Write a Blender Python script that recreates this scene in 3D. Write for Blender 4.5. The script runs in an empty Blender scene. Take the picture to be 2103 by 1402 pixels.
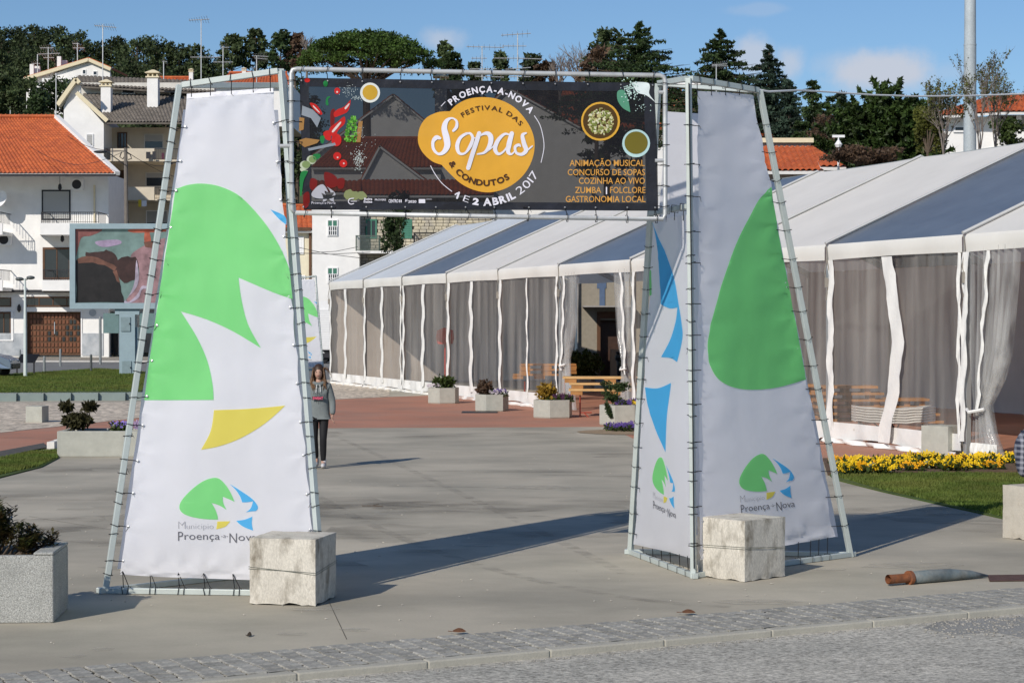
import bpy, math, random
from mathutils import Vector, Matrix, noise as mnoise
random.seed(7)
PI = math.pi
S = bpy.context.scene
COL = S.collection
# ---------------------------------------------------------------- camera
F_PX = 4000.0; HC = 2.43; PITCH = math.atan(41.0 / 4000.0)
cam_d = bpy.data.cameras.new('camera'); cam = bpy.data.objects.new('camera', cam_d); COL.objects.link(cam)
cam.location = (0, 0, HC); cam.rotation_euler = (PI / 2 - PITCH, 0, 0)
cam_d.sensor_width = 36.0; cam_d.lens = F_PX / 2103.0 * 36.0
cam_d.clip_start = 0.1; cam_d.clip_end = 6000
S.camera = cam
# ---------------------------------------------------------------- light
SUN_AZ = math.radians(58.0)      # direction shadows run, from +X towards +Y
SUN_EL = math.radians(31.0)
SUN_STRENGTH = 3.9
SKY_STRENGTH = 0.085
sd = Vector((math.cos(SUN_AZ) * math.cos(SUN_EL), math.sin(SUN_AZ) * math.cos(SUN_EL), -math.sin(SUN_EL)))
sl = bpy.data.lights.new('sun', 'SUN'); sl.energy = SUN_STRENGTH; sl.angle = math.radians(0.53); sl.color = (1.0, 0.93, 0.83)
so = bpy.data.objects.new('sun', sl); COL.objects.link(so); so.location = (-30, -40, 60)
so.rotation_euler = sd.to_track_quat('-Z', 'Y').to_euler()
W = bpy.data.worlds.new('World'); S.world = W; W.use_nodes = True
wn, wl = W.node_tree.nodes, W.node_tree.links
bg = wn['Background']; bg.inputs['Strength'].default_value = SKY_STRENGTH
sky = wn.new('ShaderNodeTexSky'); sky.sky_type = 'NISHITA'; sky.sun_disc = False
sky.sun_elevation = SUN_EL; sky.sun_rotation = math.radians(212.0)
sky.air_density = 1.0; sky.dust_density = 0.15; sky.ozone_density = 3.5; sky.altitude = 0
S.view_settings.view_transform = 'Standard'; S.view_settings.look = 'None'
S.view_settings.gamma = 1.0; S.view_settings.use_curve_mapping = False
S.view_settings.exposure = 0.0
S.cycles.max_bounces = 8; S.cycles.transparent_max_bounces = 16; S.cycles.use_denoising = True
S.cycles.caustics_reflective = False; S.cycles.caustics_refractive = False

def ray(px, py):
    return Vector(((px - 1051.5) / F_PX, 0, 0)) + Vector((0, math.cos(PITCH), -math.sin(PITCH))) + Vector((0, math.sin(PITCH), math.cos(PITCH))) * ((701 - py) / F_PX)
def at(px, py, Y):
    r = ray(px, py); return Vector((0, 0, HC)) + r * (Y / r.y)
def ground(px, py, z=0.0):
    r = ray(px, py); return Vector((0, 0, HC)) + r * ((z - HC) / r.z)
def onplane(px, py, P, n):
    r = ray(px, py); o = Vector((0, 0, HC)); return o + r * ((P - o).dot(n) / r.dot(n))
# clouds: soft patches low in the sky, mixed over the sky texture
def world_clouds():
    tc = wn.new('ShaderNodeTexCoord')
    nz = wn.new('ShaderNodeTexNoise'); nz.inputs['Scale'].default_value = 26; nz.inputs['Detail'].default_value = 6; nz.inputs['Roughness'].default_value = .6
    wl.new(tc.outputs['Generated'], nz.inputs['Vector'])
    last = None
    for (px, py, rx, ry, k) in ((1548, 120, 48, 36, .75), (1625, 125, 34, 38, .7), (1800, 148, 120, 36, .95), (1730, 135, 80, 30, .35), (905, 84, 40, 26, .6), (1560, 20, 60, 10, .2), (1950, 150, 60, 22, .25), (2600, 160, 260, 60, .8), (-500, 130, 300, 50, .6)):
        d = ray(px, py).normalized()
        sub = wn.new('ShaderNodeVectorMath'); sub.operation = 'SUBTRACT'; sub.inputs[1].default_value = d; wl.new(tc.outputs['Generated'], sub.inputs[0])
        mul = wn.new('ShaderNodeVectorMath'); mul.operation = 'MULTIPLY'; mul.inputs[1].default_value = (F_PX / rx, F_PX / 400, F_PX / ry); wl.new(sub.outputs[0], mul.inputs[0])
        ln = wn.new('ShaderNodeVectorMath'); ln.operation = 'LENGTH'; wl.new(mul.outputs[0], ln.inputs[0])
        a = wn.new('ShaderNodeMath'); a.operation = 'MULTIPLY_ADD'; a.inputs[1].default_value = 2.5; wl.new(nz.outputs['Fac'], a.inputs[0]); 
        neg = wn.new('ShaderNodeMath'); neg.operation = 'MULTIPLY'; neg.inputs[1].default_value = -.9; wl.new(ln.outputs['Value'], neg.inputs[0]); wl.new(neg.outputs[0], a.inputs[2])
        mr = wn.new('ShaderNodeMapRange'); mr.interpolation_type = 'SMOOTHSTEP'; mr.inputs['From Min'].default_value = 0.0; mr.inputs['From Max'].default_value = 1.0; mr.inputs['To Max'].default_value = k
        wl.new(a.outputs[0], mr.inputs['Value'])
        if last is None: last = mr.outputs[0]
        else:
            mx = wn.new('ShaderNodeMath'); mx.operation = 'MAXIMUM'; wl.new(last, mx.inputs[0]); wl.new(mr.outputs[0], mx.inputs[1]); last = mx.outputs[0]
    mix = wn.new('ShaderNodeMix'); mix.data_type = 'RGBA'; wl.new(last, mix.inputs['Factor'])
    tint = wn.new('ShaderNodeVectorMath'); tint.operation = 'MULTIPLY'; tint.inputs[1].default_value = (.82, .95, 1.10); wl.new(sky.outputs[0], tint.inputs[0])
    wl.new(tint.outputs[0], mix.inputs['A']); mix.inputs['B'].default_value = (6.6, 7.1, 8.2, 1)
    wl.new(mix.outputs['Result'], bg.inputs['Color'])
world_clouds()

# ---------------------------------------------------------------- materials
def M(name, col, rough=.75, var=.12, scale=6.0, bump=0.0, bscale=40.0, metal=0.0, spec=.35, col2=None, cscale=2.0, cmin=.4, cmax=.62, speck=0.0, sscale=160.0,
      translucent=0.0, transparent=0.0, tcol=(1, 1, 1), emit=0.0, rand=0.0, stretch=(1, 1, 1), backface=False, coord='Object', tnoise=None):
    m = bpy.data.materials.new(name); m.use_nodes = True
    n, l = m.node_tree.nodes, m.node_tree.links
    b = n['Principled BSDF']; out = n['Material Output']
    b.inputs['Roughness'].default_value = rough; b.inputs['Metallic'].default_value = metal
    b.inputs['Specular IOR Level'].default_value = spec
    tc = n.new('ShaderNodeTexCoord'); mp = n.new('ShaderNodeMapping'); mp.inputs['Scale'].default_value = stretch
    l.new(tc.outputs[coord], mp.inputs['Vector'])
    rgb = n.new('ShaderNodeRGB'); rgb.outputs[0].default_value = (*col, 1); cur = rgb.outputs[0]
    def nz(sc, det=5, ro=.6):
        t = n.new('ShaderNodeTexNoise'); t.inputs['Scale'].default_value = sc; t.inputs['Detail'].default_value = det; t.inputs['Roughness'].default_value = ro
        l.new(mp.outputs[0], t.inputs['Vector']); return t.outputs['Fac']
    if col2 is not None:
        mr = n.new('ShaderNodeMapRange'); mr.inputs['From Min'].default_value = cmin; mr.inputs['From Max'].default_value = cmax; l.new(nz(cscale, 6, .62), mr.inputs['Value'])
        mx = n.new('ShaderNodeMix'); mx.data_type = 'RGBA'; l.new(mr.outputs[0], mx.inputs['Factor']); l.new(cur, mx.inputs['A']); mx.inputs['B'].default_value = (*col2, 1); cur = mx.outputs['Result']
    def mulfac(fac, lo, hi, f0=.3, f1=.7):
        nonlocal cur
        mr = n.new('ShaderNodeMapRange'); mr.inputs['From Min'].default_value = f0; mr.inputs['From Max'].default_value = f1; mr.inputs['To Min'].default_value = lo; mr.inputs['To Max'].default_value = hi; l.new(fac, mr.inputs['Value'])
        vm = n.new('ShaderNodeVectorMath'); vm.operation = 'SCALE'; l.new(cur, vm.inputs[0]); l.new(mr.outputs[0], vm.inputs['Scale']); cur = vm.outputs[0]
    if var: mulfac(nz(scale), 1 - var, 1 + var)
    if speck: mulfac(nz(sscale, 3, .8), 1 - speck, 1 + speck, .35, .65)
    if rand:
        oi = n.new('ShaderNodeObjectInfo'); mulfac(oi.outputs['Random'], 1 - rand, 1 + rand, 0, 1)
    l.new(cur, b.inputs['Base Color'])
    if emit:
        l.new(cur, b.inputs['Emission Color']); b.inputs['Emission Strength'].default_value = emit
    if bump:
        bp = n.new('ShaderNodeBump'); bp.inputs['Strength'].default_value = bump; bp.inputs['Distance'].default_value = .02; l.new(nz(bscale, 5, .65), bp.inputs['Height']); l.new(bp.outputs[0], b.inputs['Normal'])
    sh = b.outputs[0]
    if translucent:
        t = n.new('ShaderNodeBsdfTranslucent'); l.new(cur, t.inputs['Color']); ms = n.new('ShaderNodeMixShader'); ms.inputs[0].default_value = translucent
        l.new(sh, ms.inputs[1]); l.new(t.outputs[0], ms.inputs[2]); sh = ms.outputs[0]
    if transparent:
        t = n.new('ShaderNodeBsdfTransparent'); t.inputs['Color'].default_value = (*tcol, 1); ms = n.new('ShaderNodeMixShader'); ms.inputs[0].default_value = transparent
        if tnoise:
            mp2 = n.new('ShaderNodeMapping'); mp2.inputs['Scale'].default_value = tnoise[0]; l.new(tc.outputs['Object'], mp2.inputs['Vector'])
            t2 = n.new('ShaderNodeTexNoise'); t2.inputs['Scale'].default_value = 1; t2.inputs['Detail'].default_value = 4; l.new(mp2.outputs[0], t2.inputs['Vector'])
            mr = n.new('ShaderNodeMapRange'); mr.inputs['From Min'].default_value = .3; mr.inputs['From Max'].default_value = .7; mr.inputs['To Min'].default_value = tnoise[1]; mr.inputs['To Max'].default_value = tnoise[2]
            l.new(t2.outputs['Fac'], mr.inputs['Value']); l.new(mr.outputs[0], ms.inputs[0])
        l.new(sh, ms.inputs[1]); l.new(t.outputs[0], ms.inputs[2]); sh = ms.outputs[0]
    l.new(sh, out.inputs['Surface'])
    return m

# ---------------------------------------------------------------- mesh builder
class MB:
    def __init__(s): s.v = []; s.f = []
    def add(s, vs, fs):
        o = len(s.v); s.v += [tuple(p) for p in vs]; s.f += [tuple(i + o for i in f) for f in fs]; return s
    def quad(s, a, b, c, d): return s.add([a, b, c, d], [(0, 1, 2, 3)])
    def box(s, c, d, rz=0.0, M3=None):
        hx, hy, hz = d[0] / 2, d[1] / 2, d[2] / 2
        vs = [Vector((x, y, z)) for x in (-hx, hx) for y in (-hy, hy) for z in (-hz, hz)]
        R = M3 if M3 is not None else Matrix.Rotation(rz, 3, 'Z')
        c = Vector(c)
        return s.add([R @ p + c for p in vs], [(0, 1, 3, 2), (4, 6, 7, 5), (0, 4, 5, 1), (2, 3, 7, 6), (0, 2, 6, 4), (1, 5, 7, 3)])
    def box2(s, a, b):
        return s.box([(a[i] + b[i]) / 2 for i in range(3)], [abs(b[i] - a[i]) for i in range(3)])
    def bar(s, a, b, w, h=None, up=(0, 0, 1)):
        a, b = Vector(a), Vector(b); d = b - a; L = d.length
        if L < 1e-6: return s
        z = d / L; up = Vector(up)
        if abs(z.dot(up)) > .98: up = Vector((0, 1, 0))
        x = z.cross(up).normalized(); y = x.cross(z)
        R = Matrix((x, y, z)).transposed()
        return s.box((a + b) / 2, (w, h or w, L), M3=R)
    def tube(s, pts, r, n=8, caps=True):
        pts = [Vector(p) for p in pts]; m = len(pts); rs = r if isinstance(r, (list, tuple)) else [r] * m
        vs = []; prev = None
        for i, p in enumerate(pts):
            t = (pts[min(i + 1, m - 1)] - pts[max(i - 1, 0)])
            t = t.normalized() if t.length > 1e-9 else Vector((0, 0, 1))
            if prev is None:
                ref = Vector((0, 0, 1)) if abs(t.z) < .9 else Vector((1, 0, 0)); x = t.cross(ref).normalized()
            else:
                x = (prev - t * prev.dot(t)); x = x.normalized() if x.length > 1e-6 else t.orthogonal().normalized()
            prev = x; y = t.cross(x)
            for k in range(n):
                a = 2 * PI * k / n; vs.append(p + (x * math.cos(a) + y * math.sin(a)) * rs[i])
        fs = [(i * n + k, i * n + (k + 1) % n, (i + 1) * n + (k + 1) % n, (i + 1) * n + k) for i in range(m - 1) for k in range(n)]
        if caps: fs += [tuple(range(n - 1, -1, -1)), tuple(range((m - 1) * n, m * n))]
        return s.add(vs, fs)
    def lathe(s, prof, c=(0, 0, 0), n=16, a0=0.0):
        vs = []; c = Vector(c)
        for r, z in prof:
            for k in range(n):
                a = a0 + 2 * PI * k / n; vs.append(c + Vector((r * math.cos(a), r * math.sin(a), z)))
        m = len(prof)
        fs = [(i * n + k, i * n + (k + 1) % n, (i + 1) * n + (k + 1) % n, (i + 1) * n + k) for i in range(m - 1) for k in range(n)]
        fs += [tuple(range(n - 1, -1, -1)), tuple(range((m - 1) * n, m * n))]
        return s.add(vs, fs)
    def prism(s, poly, z0, z1):
        n = len(poly); vs = [(p[0], p[1], z0) for p in poly] + [(p[0], p[1], z1) for p in poly]
        return s.add(vs, [tuple(range(n - 1, -1, -1)), tuple(range(n, 2 * n))] + [(i, (i + 1) % n, n + (i + 1) % n, n + i) for i in range(n)])
    def slab(s, poly, off):   # 3-D polygon extruded by vector
        n = len(poly); off = Vector(off); vs = [Vector(p) for p in poly] + [Vector(p) + off for p in poly]
        return s.add(vs, [tuple(range(n - 1, -1, -1)), tuple(range(n, 2 * n))] + [(i, (i + 1) % n, n + (i + 1) % n, n + i) for i in range(n)])
    def blob(s, c, r, n=8, m=6, jit=0.0, rng=random):
        vs = []; c = Vector(c)
        for i in range(m + 1):
            ph = PI * i / m
            for k in range(n):
                a = 2 * PI * k / n; j = 1 + rng.uniform(-jit, jit)
                vs.append(c + Vector((r[0] * math.sin(ph) * math.cos(a), r[1] * math.sin(ph) * math.sin(a), r[2] * math.cos(ph))) * j if jit == 0 else c + Vector((r[0] * math.sin(ph) * math.cos(a) * j, r[1] * math.sin(ph) * math.sin(a) * j, r[2] * math.cos(ph) * j)))
        return s.add(vs, [(i * n + k, (i + 1) * n + k, (i + 1) * n + (k + 1) % n, i * n + (k + 1) % n) for i in range(m) for k in range(n)])
    def mesh(s, name, mat, smooth=False, org=(0, 0, 0)):
        me = bpy.data.meshes.new(name); ox, oy, oz = org
        me.from_pydata([(a - ox, b - oy, c - oz) for a, b, c in s.v], [], s.f)
        me.materials.append(mat)
        if smooth: me.polygons.foreach_set('use_smooth', [True] * len(me.polygons))
        me.validate(); me.update(); return me
def wloc(o):
    p = Vector((0, 0, 0))
    while o is not None: p = p + o.location; o = o.parent
    return p
def put(name, me, parent=None, loc=(0, 0, 0), rz=0.0, **kw):
    o = bpy.data.objects.new(name, me); COL.objects.link(o); o.location = loc; o.rotation_euler[2] = rz
    if parent is not None: o.parent = parent
    for k, v in kw.items(): o[k] = v
    return o
def part(name, mb, mat, parent=None, smooth=False, local=False, **kw):
    """mesh object; world-coordinate geometry under an (unrotated) parent unless local"""
    org = Vector((0, 0, 0)) if (parent is None or local) else wloc(parent)
    return put(name, mb.mesh(name, mat, smooth, org), parent, **kw)
def solid(name, mb, mat, label, cat, group=None, smooth=False):
    """one-mesh top-level thing, origin at its own foot"""
    xs = [p[0] for p in mb.v]; ys = [p[1] for p in mb.v]; zs = [p[2] for p in mb.v]
    org = ((min(xs) + max(xs)) / 2, (min(ys) + max(ys)) / 2, min(zs))
    o = put(name, mb.mesh(name, mat, smooth, org), None, org, label=label, category=cat)
    if group: o['group'] = group
    return o
def thing(name, label, cat, loc=(0, 0, 0), rz=0.0, group=None):
    o = bpy.data.objects.new(name, None); COL.objects.link(o); o.location = loc; o.rotation_euler[2] = rz
    o.empty_display_size = .2; o['label'] = label; o['category'] = cat
    if group: o['group'] = group
    return o
def struct(name, mb, mat, smooth=False):
    return part(name, mb, mat, None, smooth, kind='structure')
def dup(root, loc, rz=None, label=None, sc=None, group=None):
    kids = {}
    for o in COL.objects: kids.setdefault(o.parent, []).append(o)
    def rec(o, par):
        c = o.copy(); COL.objects.link(c)
        if par is not None: c.parent = par
        for ch in kids.get(o, ()): rec(ch, c)
        return c
    r = rec(root, None); r.location = loc
    if rz is not None: r.rotation_euler[2] = rz
    if label: r['label'] = label
    if sc: r.scale = (sc, sc, sc) if not isinstance(sc, tuple) else sc
    if group: r['group'] = group
    return r
def bevel(o, w, seg=2):
    m = o.modifiers.new('bevel', 'BEVEL'); m.width = w; m.segments = seg; m.limit_method = 'ANGLE'; return o
def smooth_pts(P, k=6, closed=True):
    """Catmull-Rom; a point given as (x, y, 1) is a sharp corner"""
    n = len(P); out = []
    for i in range(n if closed else n - 1):
        p1, p2 = P[i], P[(i + 1) % n]
        p0 = P[(i - 1) % n] if closed or i > 0 else p1
        p3 = P[(i + 2) % n] if closed or i + 2 < n else p2
        if len(p1) > 2: p0 = p1
        if len(p2) > 2: p3 = p2
        for j in range(k):
            t = j / k
            out.append(tuple(.5 * (2 * p1[a] + (p2[a] - p0[a]) * t + (2 * p0[a] - 5 * p1[a] + 4 * p2[a] - p3[a]) * t * t + (3 * p1[a] - p0[a] - 3 * p2[a] + p3[a]) * t ** 3) for a in (0, 1)))
    if not closed: out.append(tuple(P[-1][:2]))
    return out
def sarea(P): return .5 * sum(P[i][0] * P[(i + 1) % len(P)][1] - P[(i + 1) % len(P)][0] * P[i][1] for i in range(len(P)))
from mathutils.geometry import tessellate_polygon
def flat_fill(mb, poly2, fn):
    """triangulate a 2-D outline and map it with fn(x, y) -> point"""
    tris = tessellate_polygon([[Vector((p[0], p[1], 0)) for p in poly2]])
    mb.add([fn(*p[:2]) for p in poly2], [tuple(t) for t in tris]); return mb
DISP = {}
def nkey(n): return tuple(round(c, 3) for c in n)
def fab(x, y, P, n):
    d = DISP.get(nkey(n)); p = onplane(x, y, P, n); return p + n * d(x, y) if d else p
def pucker(n, ties, amp=.010, sig=42, broad=.012, seed=0):
    def d(x, y):
        v = broad * mnoise.noise(Vector((x * .008 + seed, y * .006, seed))) + broad * .35 * mnoise.noise(Vector((x * .03, y * .012, seed + 5)))
        for tx, ty, a in ties:
            dx, dy = x - tx, y - ty; r2 = dx * dx + dy * dy
            if r2 > sig * sig * 9: continue
            r = math.sqrt(r2) + 1e-6; th = math.atan2(dy, dx); v += amp * a * math.exp(-r / sig) * min(1, r / 8) * math.cos(5 * th + tx)
        return v
    DISP[nkey(n)] = d
import bmesh
def grid_fill(mb, poly2, fn, step=9.0):
    tris = tessellate_polygon([[Vector((p[0], p[1], 0)) for p in poly2]]); b = bmesh.new(); vs = [b.verts.new((p[0], p[1], 0)) for p in poly2]
    for t in tris:
        try: b.faces.new([vs[i] for i in t])
        except ValueError: pass
    for ax in (0, 1):
        lo, hi = min(p[ax] for p in poly2), max(p[ax] for p in poly2); k = math.floor(lo / step) + 1
        while k * step < hi:
            no = (1, 0, 0) if ax == 0 else (0, 1, 0); co = tuple(k * step * c for c in no); bmesh.ops.bisect_plane(b, geom=b.verts[:] + b.edges[:] + b.faces[:], plane_co=co, plane_no=no); k += 1
    b.verts.index_update(); mb.add([fn(v.co.x, v.co.y) for v in b.verts], [tuple(v.index for v in f.verts) for f in b.faces]); b.free(); return mb
_tx = {}
def text_mesh(s, weight=0.0):
    key = (s, weight)
    if key in _tx: return _tx[key]
    c = bpy.data.curves.new('t', 'FONT'); c.body = s; c.size = 1.0; c.offset = weight; c.resolution_u = 3; c.fill_mode = 'FRONT'
    o = bpy.data.objects.new('t', c); COL.objects.link(o)
    dg = bpy.context.evaluated_depsgraph_get(); ev = o.evaluated_get(dg); me = ev.to_mesh()
    vs = [(v.co.x, v.co.y) for v in me.vertices]; fs = [tuple(p.vertices) for p in me.polygons]
    ev.to_mesh_clear(); bpy.data.objects.remove(o); bpy.data.curves.remove(c)
    _tx[key] = (vs, fs); return vs, fs
def text_box(mb, s, x0, x1, ybase, cap, fn, weight=0.0):
    """text fitted between x0 and x1 on ybase (y down), capitals cap high, mapped by fn"""
    vs, fs = text_mesh(s, weight)
    a, b = min(v[0] for v in vs), max(v[0] for v in vs)
    mb.add([fn(x0 + (v[0] - a) / (b - a) * (x1 - x0), ybase - v[1] / .73 * cap) for v in vs], fs); return mb
def text_arc(mb, segs, cx, cy, R, a0, a1, cap, fn, inward=True):
    """segs: (text, weight); letters on a circle (y down). inward=True: baseline on R, tops outwards"""
    lets = []; x = 0.0
    for s, w in segs:
        for ch in s:
            if ch == ' ': x += .34; continue
            vs, fs = text_mesh(ch, w); l_, r_ = min(v[0] for v in vs), max(v[0] for v in vs)
            lets.append((ch, w, x, r_ - l_, l_)); x += (r_ - l_) + .12
    tot = x - .12
    for ch, w, x, wd, l_ in lets:
        t = (x + wd / 2) / tot; a = math.radians(a0 + (a1 - a0) * t)
        sc_h = cap / .73; sc_w = abs(math.radians(a1 - a0)) * R / tot
        vs, fs = text_mesh(ch, w); ca, sa = math.cos(a), math.sin(a); out = []
        for v in vs:
            lx = (v[0] - l_ - wd / 2) * sc_w; ly = v[1] * sc_h
            if inward: r = R + ly; tx, ty = sa, ca
            else: r = R - ly; tx, ty = -sa, -ca
            out.append(fn(cx + ca * r + tx * lx, cy - sa * r + ty * lx))
        mb.add(out, fs)
    return mb
def ribbon(mb, pts, fn, k=6):
    """variable-width stroke, pts: (x, y, w)"""
    n = len(pts); C = []
    for i in range(n - 1):
        p1, p2 = pts[i], pts[i + 1]; p0 = pts[max(i - 1, 0)]; p3 = pts[min(i + 2, n - 1)]
        for j in range(k):
            t = j / k; C.append([.5 * (2 * p1[a] + (p2[a] - p0[a]) * t + (2 * p0[a] - 5 * p1[a] + 4 * p2[a] - p3[a]) * t * t + (3 * p1[a] - p0[a] - 3 * p2[a] + p3[a]) * t ** 3) for a in range(3)])
    C.append(list(pts[-1])); L = []; Rr = []
    for i, c in enumerate(C):
        a, b = C[max(i - 1, 0)], C[min(i + 1, len(C) - 1)]; dx, dy = b[0] - a[0], b[1] - a[1]; q = math.hypot(dx, dy) or 1
        nx, ny = -dy / q, dx / q; w = max(c[2], 2) / 2
        L.append((c[0] + nx * w, c[1] + ny * w)); Rr.append((c[0] - nx * w, c[1] - ny * w))
    m = len(C); mb.add([fn(*p) for p in L] + [fn(*p) for p in Rr], [(i, i + 1, m + i + 1, m + i) for i in range(m - 1)])
    for e in (0, -1):   # round ends
        c = C[e]; w = max(c[2], 2) / 2; mb.add([fn(c[0] + w * math.cos(2 * PI * q / 10), c[1] + w * math.sin(2 * PI * q / 10)) for q in range(10)], [tuple(range(10))])
    return mb

# ---------------------------------------------------------------- shared materials
white_wall = M('white_wall', (.80, .79, .77), .85, .05, 1.5, .12, 30)
cream_wall = M('cream_wall', (.72, .66, .50), .85, .06, 1.5, .12, 30)
beige_wall = M('beige_wall', (.60, .53, .42), .85, .06, 1.5)
pale_wall = M('pale_render', (.62, .60, .55), .85, .08, 1.2, .12, 25)  # off-white render, darker and warmer than white_wall
marble = M('marble', (.46, .48, .50), .5, .12, 1.2, col2=(.33, .36, .39), cscale=1.6)
tile_orange = M('tile_orange', (.52, .135, .045), .8, .22, 3.0, .3, 20, col2=(.40, .10, .04), cscale=1.3, rand=.03)
tile_grey = M('tile_grey', (.20, .175, .15), .85, .2, 3.0, .3, 20, col2=(.13, .115, .10))
ridge_grey = M('trim_cream', (.72, .63, .44), .8, .05)
dark_glass = M('dark_glass', (.025, .03, .035), .12, 0, spec=.6)
frame_brown = M('frame_brown', (.10, .045, .02), .6, .15)
iron = M('iron', (.03, .03, .035), .5, .0, metal=.3)
green_shutter = M('green_shutter', (.06, .20, .14), .6, .05)
grey_shutter = M('grey_shutter', (.42, .42, .41), .7, .05, stretch=(1, 1, 20))
white_paint = M('white_paint', (.80, .80, .80), .5, .03)
galv = M('galvanised', (.55, .56, .56), .45, .14, 8, .05, 30, metal=.3, spec=.5)
frame_paint = M('frame_paint', (.50, .55, .53), .45, .06, 6, .04, 60, metal=.15, spec=.5)
steel_blue = M('screen_steel', (.27, .36, .40), .5, .06, 4)
black_plastic = M('black_plastic', (.012, .012, .013), .45, 0)
concrete = M('concrete_block', (.50, .46, .39), .9, .14, 5, .3, 60, col2=(.30, .27, .22), cscale=5, cmin=.5, cmax=.75, speck=.12, sscale=130)
concrete_grey = M('concrete_planter', (.42, .42, .37), .92, .1, 6, .5, 90, speck=.10, sscale=120)
pebble_conc = M('exposed_aggregate', (.40, .40, .375), .95, .1, 4, .6, 120, speck=.5, sscale=110)
soil = M('soil', (.13, .085, .055), .95, .3, 12, .9, 30)
bark = M('bark', (.10, .075, .055), .9, .25, 8, .6, 20)
bark_grey = M('bark_grey', (.19, .16, .14), .9, .2, 8)
wood = M('pale_wood', (.58, .36, .15), .6, .18, 3, .2, 30, stretch=(1, 1, 6))
wood_dark = M('wood_orange', (.40, .19, .06), .55, .2, 3, .2, 30)
red_metal = M('red_metal', (.35, .05, .03), .5, .1)
def leafmat(name, c, t=.25, r=.5, rand=.15): return M(name, tuple(x * 1.6 for x in c), r, .45, 1.1, translucent=t + .08, spec=.2, rand=rand, col2=tuple(x * .55 for x in c), cscale=.9, cmin=.35, cmax=.6)
pine_leaf = leafmat('pine_foliage', (.060, .082, .034), .2, .6, .38)
dark_leaf = leafmat('cedar_foliage', (.045, .072, .026), .15)
blue_leaf = leafmat('cedar_blue_foliage', (.050, .080, .055), .15)
stone_leaf = leafmat('stone_pine_foliage', (.060, .105, .022), .15)
cyp_leaf = leafmat('cypress_foliage', (.034, .058, .015), .12)
shrub_leaf = leafmat('shrub_foliage', (.055, .080, .022), .2, .35)
yel_leaf = leafmat('spring_foliage', (.12, .13, .03), .3)
brown_leaf = leafmat('brown_foliage', (.11, .07, .045), .2)
# ================================================================ SETTING
asphalt = M('asphalt', (.47, .445, .385), .92, .08, .5, .5, 60, speck=.62, sscale=48, col2=(.37, .355, .31), cscale=.9, stretch=(.5, 1, 1))
street_m = M('street', (.20, .20, .195), .9, .1, .6)
plaza_m = M('plaza_concrete', (.46, .415, .33), .85, .18, .3, .08, 40, col2=(.30, .28, .225), cscale=.5, cmin=.38, cmax=.72, speck=.05, sscale=50, stretch=(.8, 1.1, 1))
terra_m = M('terracotta_paving', (.46, .21, .135), .85, .12, .4, .15, 40, col2=(.40, .21, .145), cscale=.6, speck=.06, sscale=20)
paving_m = M('limestone_paving', (.56, .48, .38), .85, .16, .6, .8, 6, speck=.45, sscale=5, stretch=(1, .35, 1))
paving2_m = M('dark_setts', (.33, .30, .25), .85, .2, 1, .8, 9, speck=.35, sscale=8)
grass_base = M('lawn_ground', (.050, .085, .016), .9, .3, .9, col2=(.075, .10, .02), cscale=.5)
kerb_m = M('kerb_stone', (.42, .40, .34), .85, .1, 2, .3, 50, speck=.1)
sett_m = M('granite_sett', (.31, .30, .27), .85, .10, 8, .25, 50, speck=.22, sscale=40, rand=.16)
sand_m = M('joint_sand', (.075, .065, .05), .95, .2, 10, .6, 60, col2=(.045, .045, .02), cscale=5)
joint_m = M('joint_dark', (.12, .11, .09), .95, .2)
stain_m = M('pale_stain', (.50, .47, .40), .85, .15, 8, transparent=.7, tnoise=((5, 12, 1), .45, 1.15))
gravel_m = M('loose_gravel', (.34, .32, .28), .9, .3, 8, speck=.4, sscale=60)
D = Vector((.883, .469, 0)); Q = Vector((-.469, .883, 0))
def EG(e, g, z=0.0): p = D * e + Q * g; return Vector((p.x, p.y, z))
def sheet(name, pts, z, mat, skirt=0.0):
    b = MB(); b.prism([(p[0], p[1]) for p in pts], z - (skirt or .003), z); return struct(name, b, mat)
# far ground and hills in one terrain sheet
def hill_H(t):
    pts = ((-.6, 46), (-.262, 36), (-.155, 31.5), (-.1, 30), (0, 30), (.06, 26), (.1, 19), (.2, 12), (.27, 10), (.6, 9))
    if t <= pts[0][0]: return pts[0][1]
    for a, b in zip(pts, pts[1:]):
        if t <= b[0]: return a[1] + (b[1] - a[1]) * (t - a[0]) / (b[0] - a[0])
    return pts[-1][1]
def terrain_h(x, y):
    if y < 136: return -.17
    s = min(1, (y - 136) / 194.0); s = s * s * (3 - 2 * s)
    return -.17 + hill_H(x / y) * s + 1.5 * mnoise.noise(Vector((x * .02, y * .02, 0))) * s
tb = MB(); ys = [-60, 0, 60, 136] + [136 + 8 * i for i in range(1, 26)] + [380, 450, 600, 900, 1500]
nx = 60
for y in ys:
    for i in range(nx + 1):
        t = -1.0 + 2.0 * i / nx; x = t * max(y, 120) * .9; tb.v.append((x, y, terrain_h(x, y)))
for j in range(len(ys) - 1):
    for i in range(nx): a = j * (nx + 1) + i; tb.f.append((a, a + 1, a + nx + 2, a + nx + 1))
struct('hillside', tb, M('hill_earth', (.07, .075, .035), .95, .3, .15, col2=(.13, .10, .06), cscale=.06), True)
sheet('road', [EG(-40, -20), EG(60, -20), EG(60, 12.57), EG(-40, 12.57)], -.05, asphalt)
kb = []
for i in range(-6, 30):
    a, b = i * 1.0, i * 1.0 + .996
    m = MB(); m.prism([EG(a, 12.57), EG(b, 12.57), EG(b, 12.675), EG(a, 12.675)], -.16, .004 + random.uniform(-.002, .002)); kb.append(m)
ks = MB(); ks.prism([EG(-40, 12.58), EG(60, 12.58), EG(60, 12.66), EG(-40, 12.66)], -.16, -.004); kerb = struct('kerb', ks, kerb_m)
for m in kb: bevel(part('kerb_stone', m, kerb_m, kerb), .012)
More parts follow.
